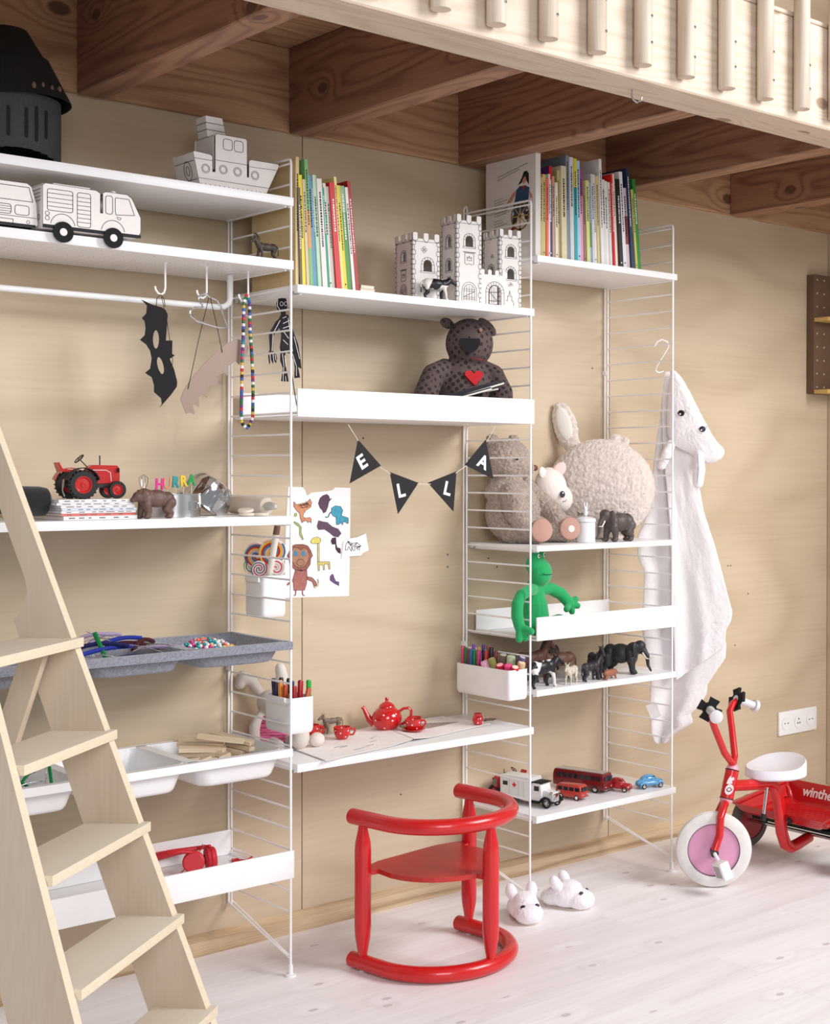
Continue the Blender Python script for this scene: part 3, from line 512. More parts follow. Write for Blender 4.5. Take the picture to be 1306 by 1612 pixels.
shelf('shelf', 'white shelf with the toy tractor, magazines and baking things', -0.772, 0.004, 1.128, 0.021)
shelf('shelf', 'white shelf carrying the cardboard castle and leaning picture books', 0.015, 0.781, 1.695, 0.020)
shelf('desk_shelf', 'white desk-height shelf with the red tea set and open papers', 0.015, 0.781, 0.517, 0.020)
shelf('shelf', 'highest right-hand white shelf holding the long row of books', 0.792, 1.364, 1.848, 0.019)
shelf('shelf', 'right-hand white shelf with the soft toys and the elephant', 0.792, 1.364, 1.027, 0.016)
shelf('shelf', 'right-hand white shelf crowded with small animal figures', 0.792, 1.364, 0.619, 0.018)
shelf('shelf', 'lowest right-hand white shelf with the toy vehicles', 0.792, 1.364, 0.261, 0.019)
panel_shelf('edged_shelf', 'white shelf with a high front edge under the patterned bear', 0.015, 0.781, 1.371, 1.440)
panel_shelf('edged_shelf', 'white shelf with a high front edge where the green frog sits', 0.792, 1.364, 0.758, 0.825)
panel_shelf('edged_shelf', 'lowest left white shelf with a high front edge holding red headphones', -0.772, 0.006, 0.241, 0.309)
def rloop(x0, y0, x1, y1, r, n=5): return rrect(x0, y0, x1, y1, r, n)
def loops(mb, lst):
    rings = [[mb.bm.verts.new((a, b, z)) for a, b in P] for P, z in lst]; n = len(rings[0])
    for A, B in zip(rings, rings[1:]):
        for j in range(n): mb.bm.faces.new((A[j], A[(j+1) % n], B[(j+1) % n], B[j]))
    return rings
def tray(name, label, mt, zr, zb, nb, x0, x1, rimh, wob=0.0, t_wall=0.003):
    c = (x0+x1)/2; t = thing(name, label, 'tray', (c, -0.15, zr)); w_ = (x1-x0)/nb
    h = (x1-x0)/2
    mb = MB(); y0, y1 = -0.160, 0.140
    # rim slab with openings: front/back/side bars and dividers
    bars = [((-h, y0), (h, y0+0.020)), ((-h, y1-0.020), (h, y1))]
    xs = [-h+w_*i for i in range(nb+1)]
    for i, x in enumerate(xs):
        a = max(x-0.013, -h); b = min(x+0.013, h)
        bars.append(((a, y0+0.015), (b, y1-0.015)))
    for a, b in bars: mb.box((max(a[0], -h+.0035), max(a[1], y0+.0035), -0.006), (min(b[0], h-.0035), min(b[1], y1-.0035), -.00005))
    mb.frame([(-h, y0), (h, y0), (h, y1), (-h, y1)], [(-h+0.004, y0+0.004), (h-0.004, y0+0.004), (h-0.004, y1-0.004), (-h+0.004, y1-0.004)], -rimh, 0.0, plane='xy')
    mb.build('rim', mt, t)
    D = zb-zr
    for i in range(nb):
        a = xs[i]+0.012; b = xs[i+1]-0.012; q = MB(); ya, yb = y0+0.018, y1-0.018; r = 0.03
        out = [(rloop(a-0.002+k*0.030, ya-0.002+k*0.022, b+0.002-k*0.030, yb+0.002-k*0.022, r), z) for k, z in ((0, -0.003), (0.35, D*0.5), (0.62, D*0.86), (0.78, D*0.96), (1.25, D))]
        inn = [(rloop(a+0.002+k*0.030, ya+0.002+k*0.022, b-0.002-k*0.030, yb-0.002-k*0.022, r), z) for k, z in ((1.25, D+t_wall), (0.78, D*0.96+t_wall), (0.62, D*0.86+t_wall*0.6), (0.35, D*0.5), (0, -0.0005))]
        rg = loops(q, out+[]) ; ri = loops(q, inn)
        q.bm.faces.new(rg[-1]); q.bm.faces.new(ri[0]); n = len(rg[0])
        for j in range(n): q.bm.faces.new((rg[0][j], rg[0][(j+1) % n], ri[-1][(j+1) % n], ri[-1][j]))
        q.build('basin', mt, t, ang=50)
    return t
FELT = mat('grey_felt', (138, 139, 150), 0.95, var=0.22, vscale=170, bump=0.5, bscale=500, sheen=0.3)
tray('felt_tray', 'grey felt organiser tray with pipe cleaners and loose beads', FELT, 0.821, 0.771, 3, -0.772, 0.0, 0.019, t_wall=0.005)
tray('bowl_shelf', 'white plastic bowl shelf with tubs, one full of wooden sticks', PLAST, 0.559, 0.490, 3, -0.772, 0.0, 0.019)
# clothes rail and hooks under the second left shelf
t = thing('clothes_rail', 'white U-shaped tube rail hanging below the left shelf', 'rail', (-0.4, -0.12, 1.728))
MB().tube([(0.335, 0, 0), (0.335, 0, -0.06), (0.331, 0, -0.072), (0.318, 0, -0.081), (0.30, 0, -0.083), (-0.30, 0, -0.083), (-0.318, 0, -0.081), (-0.331, 0, -0.072), (-0.335, 0, -0.06), (-0.335, 0, 0)], 0.0075, 14).build('tube', WHITE, t)
hk = None
for k, (x, lb) in enumerate(((-0.279, 'white J-hook holding the black bat mask'), (-0.172, 'white J-hook holding the silver heart and glitter mask'), (-0.060, 'white J-hook holding the bead necklace'))):
    t = thing('hook', lb, 'hook', (x, -0.20, 1.729), rz=R(0), group='white hooks under the shelf')
    if hk is None:
        o = MB().tube([(0, 0, 0), (0, 0, -0.060), (-0.003, 0, -0.071), (-0.010, 0, -0.076), (-0.018, 0, -0.074), (-0.024, 0, -0.066), (-0.026, 0, -0.058)], 0.0024, 8).build('wire', WIRE, t); hk = o
    else: o = link('wire', hk.data, None, t)
    MB().lathe([(0, 0), (0.005, 0), (0.004, -0.003), (0, -0.003)]).build('washer', WIRE, t)
# ------------------------------------------------------------------ books
def book(label, x, wd, h, dp, col, zb, lean=0.0, yf=-0.288, group=None, rough=0.45, marks=1, accent=None, pages=(232, 226, 214)):
    t = thing('book', label, 'book', (x, yf, zb), group=group, rot=(0, -lean, 0))
    c = mat('cover_%d_%d_%d' % col, col, rough, var=0.05, vscale=30)
    MB().box((0, 0, 0), (wd, 0.0012, h)).box((0, 0.0013, 0), (0.0011, dp, h)).box((wd-0.0011, 0.0013, 0), (wd, dp, h)).build('cover', c, t, smooth=False)
    if wd > 0.0035: MB().box((0.0012, 0.0014, 0.002), (wd-0.0012, dp-0.003, h-0.002)).build('pages', mat('pages', pages, 0.9), t, smooth=False)
    if accent:
        MB().box((0, -0.0003, accent[1]*h), (wd, 0, accent[2]*h)).build('spine_panel', mat('acc_%d_%d_%d' % accent[0], accent[0], 0.5), t, smooth=False)
    if marks and wd > 0.004:
        q = MB(); z = h*random.uniform(0.35, 0.55); zt = h*random.uniform(0.8, 0.93)
        while z < zt:
            l = random.uniform(0.002, 0.006); q.box((wd*0.35, -0.0006, z), (wd*0.65, -0.0003, z+l)); z += l+random.uniform(0.001, 0.003)
        if random.random() < .25: q.box((wd*0.35, -0.0006, h*0.045), (wd*0.65, -0.0003, h*0.06))
        q.build('spine_print', INK if sum(col) > 330 else PAPER, t, smooth=False, kind='stuff')
    return t
def row(items, x0, x1, zb, place, group, ctx):
    tot = sum(i[1] for i in items); sc = (x1-x0)/tot; x = x0; n = len(items)
    for k, it in enumerate(items):
        nm, wd, h, col, dp, lean = it[:6]; wd *= sc; acc = it[6] if len(it) > 6 else None
        prev = items[k-1][0] if k else None; nxt = items[k+1][0] if k < n-1 else None
        if prev and nxt: lb = f'{nm} book between {prev} and {nxt}, {ctx}'
        elif nxt: lb = f'{nm} book, leftmost {place}'
        else: lb = f'{nm} book, rightmost {place}'
        book(lb, x, wd*0.91, h, dp, col, zb, lean, yf=-0.288+random.uniform(-0.003, 0.006), group=group, accent=acc); x += wd
M1B = [('beige upright', 8, .315, (214, 188, 140), .21, 0.0), ('dark olive thin', 6, .24, (92, 78, 46), .19, .03), ('bright yellow', 9, .272, (232, 210, 40), .2, .045), ('pale tan', 7, .262, (214, 190, 156), .2, .05),
       ('orange-banded green', 8, .312, (120, 178, 110), .21, .055, ((214, 160, 80), .3, .6)), ('mottled blue', 9, .275, (96, 140, 178), .2, .06), ('thin teal', 4, .262, (30, 140, 130), .19, .062),
       ('mint green', 9, .278, (184, 212, 184), .2, .066), ('off-white thick', 12, .27, (228, 222, 216), .2, .07), ('emerald thin', 5, .25, (24, 150, 124), .19, .075), ('cream', 7, .262, (222, 214, 200), .2, .078), ('light grey', 7, .255, (196, 190, 180), .19, .08),
       ('red thick', 13, .266, (206, 36, 40), .21, .084), ('straw yellow', 6, .282, (238, 218, 140), .21, .087), ('lemon yellow', 8, .262, (226, 204, 40), .2, .09), ('grass green', 11, .262, (70, 140, 60), .2, .092, ((150, 180, 140), .75, 1.0)), ('white thin', 7, .26, (232, 228, 222), .2, .094), ('dark red', 8, .277, (168, 28, 32), .21, .097)]
row(M1B, 0.022, 0.206, 1.6955, 'on the middle shelf next to the wire ladder' , 'books leaning on the castle shelf', 'castle shelf')
for k, (z, dx, lb) in enumerate(((1.6955, 0.0, 'small cream booklet lying flat under another beside the dark red book'), (1.7045, 0.004, 'small cream booklet lying on top of another beside the dark red book'))):
    t = thing('booklet', lb, 'book', (0.212+dx*0.5, -0.285, z))
    MB().box((0, 0, 0), (0.046-dx, 0.09, 0.001)).box((0, 0, 0.0078), (0.046-dx, 0.09, 0.0088)).box((0, 0.0, 0.0011), (0.001, 0.09, 0.0077)).build('cover', mat('cream_cover', (222, 208, 176), 0.6), t, smooth=False)
    MB().box((0.0012, 0.001, 0.0011), (0.044-dx, 0.088, 0.0077)).build('pages', mat('pages', (232, 226, 214), 0.9), t, smooth=False)
# long row at top right
W_ = (232, 228, 224)
R1B = [('sand thin', 6, .225, (190, 176, 130), .2, 0), ('mustard', 8, .235, (206, 188, 110), .2, .0), ('coral', 6, .225, (232, 110, 100), .19, .004), ('white slim', 4, .238, W_, .19, .006), ('purple-red', 7, .262, (84, 40, 110), .2, .01, ((206, 24, 34), .8, 1.0)),
       ('light brown', 6, .235, (190, 160, 128), .2, .012), ('ivory slim', 7, .218, (228, 222, 206), .19, .014), ('khaki', 6, .255, (196, 180, 120), .2, .016), ('parchment thick', 13, .268, (220, 210, 172), .21, .018), ('speckled grey tall', 8, .302, (130, 140, 150), .21, .02), ('pale ash tall', 10, .298, (206, 212, 212), .21, .022),
       ('turquoise-yellow', 8, .296, (30, 160, 172), .21, .024, ((222, 206, 40), .72, 1.0)), ('powder blue tall', 9, .292, (176, 202, 222), .21, .026), ('rose pink', 9, .268, (232, 150, 178), .2, .028, ((160, 70, 130), .72, 1.0)), ('taupe', 5, .225, (150, 128, 108), .19, .03), ('pale lime', 8, .24, (220, 216, 140), .2, .032),
       ('sky-green', 8, .238, (150, 190, 216), .2, .034, ((80, 150, 90), .2, .5)), ('white-grey', 7, .262, (214, 212, 212), .2, .036), ('chalk white', 6, .262, W_, .2, .038), ('pale gold', 7, .26, (214, 194, 140), .2, .04), ('bright white tall', 7, .31, (236, 234, 232), .22, .042), ('porcelain', 9, .252, (224, 220, 216), .2, .046),
       ('snow white', 8, .25, (236, 234, 230), .2, .05), ('milk white', 7, .248, (228, 224, 218), .2, .053), ('scarlet thin', 5, .272, (214, 34, 30), .2, .056), ('white narrow', 5, .274, W_, .2, .06), ('caramel', 7, .26, (200, 160, 112), .2, .064), ('black', 10, .262, (34, 28, 34), .2, .07),
       ('ice white tall', 9, .286, (230, 230, 232), .21, .075), ('red-blotched white', 10, .24, (214, 196, 200), .2, .08, ((140, 60, 60), .3, .65)), ('navy tall', 7, .30, (36, 50, 82), .21, .084), ('deep blue', 6, .27, (40, 62, 128), .2, .088), ('olive yellow', 6, .24, (196, 190, 90), .19, .094), ('leaf green', 9, .272, (40, 130, 44), .2, .1)]
row(R1B, 0.818, 1.226, 1.8485, 'in the long row under the loft', 'long row of picture books on the top right shelf', 'long row')
# big picture book seen from its back cover
t = thing('picture_book', 'large white picture book with a pirate steersman on its cover, leftmost in the row', 'book', (0.793, -0.296, 1.8485))
MB().box((0, 0, 0), (0.0016, 0.222, 0.291)).box((0.0164, 0, 0), (0.018, 0.222, 0.291)).box((0.0017, 0, 0), (0.0163, 0.0016, 0.291)).build('cover', mat('book_white', (226, 220, 214), 0.5), t, smooth=False)
MB().box((0.0018, 0.002, 0.003), (0.0162, 0.218, 0.288)).build('pages', mat('pages', (232, 226, 214), 0.9), t, smooth=False)
def pic(name, polys, col, parent, M, y=0.0, th=0.0003, rough=0.8):
    mb = MB()
    for p in polys: mb.prism(p, y-th, y, M)
    return mb.build(name, mat('flat_%d_%d_%d' % col, col, rough), parent, smooth=False)
# artwork local frame: X to the right on the page (= -Y world), Z up, facing -X
MP = Matrix(((0, 1, 0, 0), (-1, 0, 0, 0.222), (0, 0, 1, 0), (0, 0, 0, 1)))
def ps(pts): return [((a-80)/700*0.222, (1450-b)/1290*0.291+0.002) for a, b in pts]
pic('artwork_blue', [ps([(510, 600), (560, 555), (640, 560), (700, 600), (690, 640), (680, 800), (640, 900), (480, 910), (470, 800), (500, 700)])], (44, 72, 104), t, MP)
for pl in ([(470, 620), (505, 600), (500, 660), (440, 740), (385, 745), (400, 715)], [(690, 620), (735, 700), (740, 745), (700, 720)], [(600, 440), (655, 430), (660, 500), (620, 540), (590, 500)]): pic('artwork_skin', [ps(pl)], (196, 140, 118), t, MP, -0.0004)
pic('artwork_hair', [ps([(540, 540), (590, 460), (620, 385), (660, 378), (688, 420), (690, 560), (665, 520), (640, 440), (610, 470), (590, 520)])], (28, 24, 26), t, MP, -0.0006)
pic('artwork_red', [ps([(585, 560), (650, 560), (620, 620)]), ps([(440, 1080), (480, 1040), (500, 1090), (370, 1120)])], (150, 40, 36), t, MP, -0.0006)
pic('artwork_trousers', [ps([(470, 910), (545, 905), (520, 1000), (460, 1040)]), ps([(620, 900), (690, 880), (670, 1000), (640, 990)])], (60, 40, 38), t, MP, -0.0006)
q = MB(); q.line(arc(0.1555, 0.118, 0.038, 0, 360, 26, 0.038), 0.005, -0.0008, M=MP); q.line([(0.1555, 0.160), (0.1555, 0.070)], 0.006, -0.0008, M=MP)
for a in (0, 45, 135): q.line([(0.1555-0.036*math.cos(R(a)), 0.118-0.036*math.sin(R(a))), (0.1555+0.036*math.cos(R(a)), 0.118+0.036*math.sin(R(a)))], 0.003, -0.0008, M=MP)
q.build('artwork_wheel', mat('gold_print', (186, 152, 90), 0.7), t, smooth=False)
q = MB()
for (a, b, n) in ((250, 385, 1), (250, 425, 1)):
    q.line([ps([(a, b)])[0], ps([(a+(420 if b < 400 else 310), b-100+(15 if b > 400 else 0))])[0]], 0.0016, -0.0004, M=MP)
for i, ln in enumerate((120, 180, 125, 170, 190, 195, 170, 0, 110, 130, 180, 150)):
    if ln: q.line([ps([(205, 680+i*34)])[0], ps([(205+ln, 680-ln*0.13+i*34)])[0]], 0.0014, -0.0004, M=MP)
q.build('text_lines', mat('grey_print', (120, 112, 108), 0.8), t, smooth=False)
# ------------------------------------------------------------------ white cardboard toys (drawn black outlines)
def cutter(me, boxes): return me
t = thing('cardboard_fire_truck', 'white cardboard fire truck with black drawn outlines and black wheels', 'toy truck', (-0.619, -0.318, 1.7515))
MP = None
body = [(0.0, 0.006), (0.0, 0.096), (0.006, 0.101), (0.118, 0.100), (0.128, 0.095), (0.128, 0.052), (0.1335, 0.052), (0.1335, 0.096), (0.140, 0.100), (0.190, 0.100), (0.201, 0.093), (0.222, 0.052), (0.222, 0.020), (0.214, 0.006)]
MB().prism(body, 0.0, 0.0018).prism(body, 0.076, 0.0778).box((0.0, 0.002, 0.006), (0.0015, 0.076, 0.097)).box((0.001, 0.002, 0.0985), (0.122, 0.076, 0.1)).box((0.141, 0.002, 0.0985), (0.19, 0.076, 0.1)).box((0.002, 0.002, 0.006), (0.213, 0.076, 0.008)).prism([(0.2, 0.091), (0.2216, 0.051), (0.2216, 0.02), (0.214, 0.008), (0.212, 0.008), (0.2195, 0.02), (0.2195, 0.05), (0.1985, 0.09)], 0.002, 0.076).build('body', CARD, t, smooth=False)
MB().box((0.028, 0.012, 0.1005), (0.11, 0.066, 0.106), bev=0.001).build('roof_ladder', CARD, t)
MB().lathe([(0, 0.0), (0.0065, 0.0), (0.0065, 0.006), (0.004, 0.009), (0, 0.0095)], (0.171, 0.03, 0.1005)).build('beacon', CARD, t)
q = MB(); q.prism([(0.0, 0.0065), (0.222, 0.0065), (0.222, 0.0135), (0.0, 0.0135)], -0.0004, 0)
Y = -0.0002
def ol(q, x0, z0, x1, z1, r=0.005, wd=0.0011, y=Y): q.line(rrect(x0, z0, x1, z1, r, 3), wd, y, closed=True)
ol(q, 0.010, 0.044, 0.066, 0.090); ol(q, 0.076, 0.016, 0.106, 0.090); ol(q, 0.140, 0.052, 0.156, 0.092); q.line([(0.164, 0.090), (0.194, 0.090), (0.207, 0.056), (0.164, 0.052), (0.162, 0.06), (0.162, 0.088)], 0.0011, Y, closed=True)
for z in (0.081, 0.071, 0.062, 0.053): q.line([(0.010, z), (0.066, z)], 0.001, Y)
for z in (0.080, 0.071, 0.062, 0.053, 0.044, 0.035, 0.026): q.line([(0.076, z), (0.106, z)], 0.001, Y)
for z in (0.037, 0.027): q.line(arc(0.010, z, 0.0045, 0, 360, 12), 0.0009, Y)
for cx in (0.044, 0.157): q.line(arc(cx, 0.012, 0.027, 10, 170, 14), 0.0011, Y)
q.line(arc(0.171, 0.046, 0.0045, -180, 0, 8)+[(0.166, 0.048)], 0.0009, Y)
q.line(body, 0.0008, Y, closed=True)
q.build('drawn_lines', INK, t, smooth=False)
q = MB()
for z in (0.09, 0.082, 0.074, 0.066): q.line([(0.010, z), (0.07, z)], 0.001, -0.0002, plane='yz')
for yy in (0.02, 0.06): q.line(arc(yy, 0.03, 0.006, 0, 360, 10), 0.001, -0.0002, plane='yz')
q.build('drawn_lines', INK, t, smooth=False)
for cx in (0.044, 0.157):
    for yy, sg in ((-0.0035, 1), (0.0785, -1)):
        wv = MB().lathe([(0, 0), (0.0225, 0), (0.0225, 0.003), (0, 0.003)], (cx, yy+(0.003 if sg < 0 else 0), 0.0), (0, sg, 0)).build('wheel', BLACK, t)
        MB().lathe([(0, 0.0004), (0.0082, 0.0004), (0.0082, 0), (0, 0)], (cx, yy-0.0006*sg if sg > 0 else yy+0.0036, 0.0), (0, 1, 0)).build('hub', CARD, wv)
t.location.z = 1.752
t = thing('cardboard_van', 'white cardboard van seen from its front, cut off at the left edge', 'toy van', (-0.765, -0.300, 1.7515))
fr = [(0.0, 0.012), (0.002, 0.055), (0.012, 0.092), (0.02, 0.098), (0.12, 0.098), (0.129, 0.092), (0.140, 0.055), (0.142, 0.012), (0.136, 0.006), (0.006, 0.006)]
MB().prism(fr, 0, 0.0018).prism(fr, 0.118, 0.12).box((0.003, 0.002, 0.006), (0.005, 0.118, 0.055)).box((0.137, 0.002, 0.006), (0.139, 0.118, 0.055)).box((0.02, 0.002, 0.0965), (0.12, 0.118, 0.098)).prism([(0.120, 0.0975), (0.129, 0.092), (0.139, 0.055), (0.137, 0.055), (0.127, 0.091), (0.119, 0.0955)], 0.002, 0.118).prism([(0.021, 0.0975), (0.012, 0.092), (0.003, 0.055), (0.005, 0.055), (0.014, 0.091), (0.022, 0.0955)], 0.002, 0.118).build('body', CARD, t, smooth=False)
q = MB(); q.line([(0.012, 0.060), (0.018, 0.090), (0.124, 0.090), (0.132, 0.060)], 0.0012, Y, closed=True)
ol(q, 0.012, 0.030, 0.042, 0.05); ol(q, 0.046, 0.030, 0.086, 0.05); ol(q, 0.094, 0.030, 0.124, 0.05); ol(q, 0.048, 0.008, 0.09, 0.019, 0.001)
for z in (0.035, 0.040, 0.045): q.line([(0.046, z), (0.086, z)], 0.0009, Y)
q.line(arc(0.122, 0.016, 0.0035, 0, 360, 10), 0.0008, Y); q.line([(0.002, 0.026), (0.140, 0.026)], 0.001, Y)
q.prism([(0.004, 0.006), (0.138, 0.006), (0.138, 0.0115), (0.004, 0.0115)], -0.0003, 0); q.build('drawn_lines', INK, t, smooth=False)
MB().box((0.01, 0.01, 0), (0.132, 0.11, 0.006)).build('underbody', BLACK, t)
# boat
t = thing('cardboard_boat', 'white cardboard boat with drawn portholes, wheelhouse and funnel on the top shelf', 'toy boat', (-0.222, -0.262, 1.9055))
hull = [(0.0, 0.0), (-0.020, 0.084), (-0.016, 0.087), (0.028, 0.084), (0.0345, 0.080), (0.0345, 0.043), (0.042, 0.043), (0.042, 0.134), (0.046, 0.138), (0.128, 0.138), (0.133, 0.134), (0.133, 0.043), (0.138, 0.043), (0.138, 0.084), (0.144, 0.088), (0.224, 0.088), (0.228, 0.084), (0.186, 0.0)]
hull = [(x*0.93, z*0.96) for x, z in hull]
MB().prism(hull, 0, 0.0018).prism(hull, 0.100, 0.1018).prism([(0.0, 0), (-0.0186, 0.0806), (-0.0166, 0.0806), (0.002, 0)], 0.002, 0.1).prism([(0.172, 0), (0.211, 0.081), (0.213, 0.081), (0.174, 0)], 0.002, 0.1).box((-0.014, 0.002, 0.074), (0.030, 0.1, 0.076)).box((0.131, 0.002, 0.074), (0.207, 0.1, 0.076)).build('hull', CARD, t, smooth=False)
MB().box((0.040, 0.010, 0.050), (0.0415, 0.092, 0.131)).box((0.122, 0.01, 0.05), (0.1235, 0.092, 0.131)).box((0.04, 0.01, 0.130), (0.1235, 0.092, 0.1315)).build('wheelhouse', CARD, t, smooth=False)
mb = MB(); vv = mb._add([(0.022, 0.036, 0.132), (0.072, 0.036, 0.132), (0.072, 0.080, 0.132), (0.022, 0.080, 0.132), (0.016, 0.034, 0.180), (0.060, 0.034, 0.180), (0.060, 0.082, 0.180), (0.016, 0.082, 0.180)], [(0, 1, 5, 4), (1, 2, 6, 5), (2, 3, 7, 6), (3, 0, 4, 7), (4, 5, 6, 7), (0, 3, 2, 1)])
for v in vv: v.co.x += 0.016
fn = mb.build('funnel', CARD, t, smooth=False)
q = MB()
for z, s in ((0.148, 0.0), (0.164, 0.0)):
    f = (z-0.132)/0.048; x0 = 0.038-0.006*f; x1 = 0.088-0.012*f; q.line([(x0, z), (x1, z)], 0.0012, 0.036-0.002*f-0.0003); q.line([(0.034, z), (0.081, z)], 0.0012, x0-0.0003, plane='yz')
for a in ((0.060, 0.098, 0.084, 0.124), (0.089, 0.098, 0.113, 0.124)): ol(q, *a, r=0.006)
for cx, cz in ((0.014, 0.046), (0.060, 0.050), (0.098, 0.050), (0.145, 0.048)):
    q.line(arc(cx, cz, 0.0105, 0, 360, 18), 0.0009, Y); q.line(arc(cx, cz, 0.0075, 0, 360, 16), 0.0009, Y)
q.line([(-0.015, 0.067), (0.032, 0.067)], 0.0009, Y); q.line([(0.039, 0.070), (0.123, 0.070)], 0.0009, Y); q.line([(0.129, 0.067), (0.205, 0.069)], 0.0009, Y); q.line([(-0.004, 0.022), (0.183, 0.022)], 0.0009, Y)
w_ = []; 
for i in range(14): w_ += arc(0.008+i*0.0122, 0.010, 0.006, 180, 360, 5)
q.line(w_, 0.0013, Y); q.line(hull, 0.0008, Y, closed=True); q.build('drawn_lines', INK, t, smooth=False)
q = MB(); ME = Matrix(((1, 0, 0, -0.0105), (0, 1, 0, 0), (0, 0, 1, 0), (0, 0, 0, 1))); sh = lambda z: -0.0186*z/0.0806
def ql(pts, closed=False):
    for (a, b) in zip(pts, pts[1:]+([pts[0]] if closed else [])):
        q.tube([(sh(a[1])-0.0006, a[0], a[1]), (sh(b[1])-0.0006, b[0], b[1])], 0.0006, 5)
ql([(0.004, 0.062), (0.098, 0.062)]); ql([(0.004, 0.020), (0.098, 0.020)]); ql(arc(0.04, 0.042, 0.018, 0, 360, 14, 0.022)); ql(arc(0.04, 0.042, 0.008, 0, 360, 10, 0.011))
q.build('drawn_lines', INK, t, smooth=False)
MB().box((0.01, 0.02, 0.0765), (0.028, 0.06, 0.079)).build('hatch', CARD, t); MB().box((0.142, 0.02, 0.0765), (0.19, 0.07, 0.080)).build('hatch', CARD, t)
# castle: three tall towers, inner tower and gate
t = thing('cardboard_castle', 'white cardboard castle with battlements, arched windows and drawn stones', 'toy castle', (0.352, -0.185, 1.6955))
def cren(w_, h, mh=0.016, n=3, notch=0.5):
    """battlement outline for a wall of width w_ and height h, with an arched cut handled separately"""
    P = [(0, 0), (w_, 0)]; step = w_/(n*2-1); x = w_
    for i in range(n*2-1):
        top = h if i % 2 == 0 else h-mh
        P += [(x, top), (x-step, top)]; x -= step
    return P
def wallp(mb, w_, h, M, wins=(), n=3, mh=0.016, th=0.0022):
    """wall made of strips so that the windows are real openings"""
    P = []; step = w_/(n*2-1)
    xs = sorted({0, w_, *[a-r for a, z, r, hh in wins], *[a+r for a, z, r, hh in wins]})
    for x0, x1 in zip(xs, xs[1:]):
        ws = sorted([wq for wq in wins if abs(wq[0]-wq[2]-x0) < 1e-6 and abs(wq[0]+wq[2]-x1) < 1e-6], key=lambda q: q[1])
        z = 0
        for (a, zc, r, hh) in ws:
            if zc > z: mb.prism([(x0, z), (x1, z), (x1, zc), (x0, zc)], 0, th, M)
            top = zc+hh; ar = arc(a, top, r, 180, 0, 8)
            mb.prism([(x0, top)]+ar[1:-1]+[(x1, top), (x1, top+r), (x0, top+r)], 0, th, M); z = top+r
        mb.prism([(x0, z), (x1, z), (x1, h-mh), (x0, h-mh)], 0, th, M)
    for i in range(n): mb.prism([(2*i*step, h-mh), ((2*i+1)*step, h-mh), ((2*i+1)*step, h-0.002), ((2*i+0.5)*step, h), (2*i*step, h-0.002)], 0, th, M)
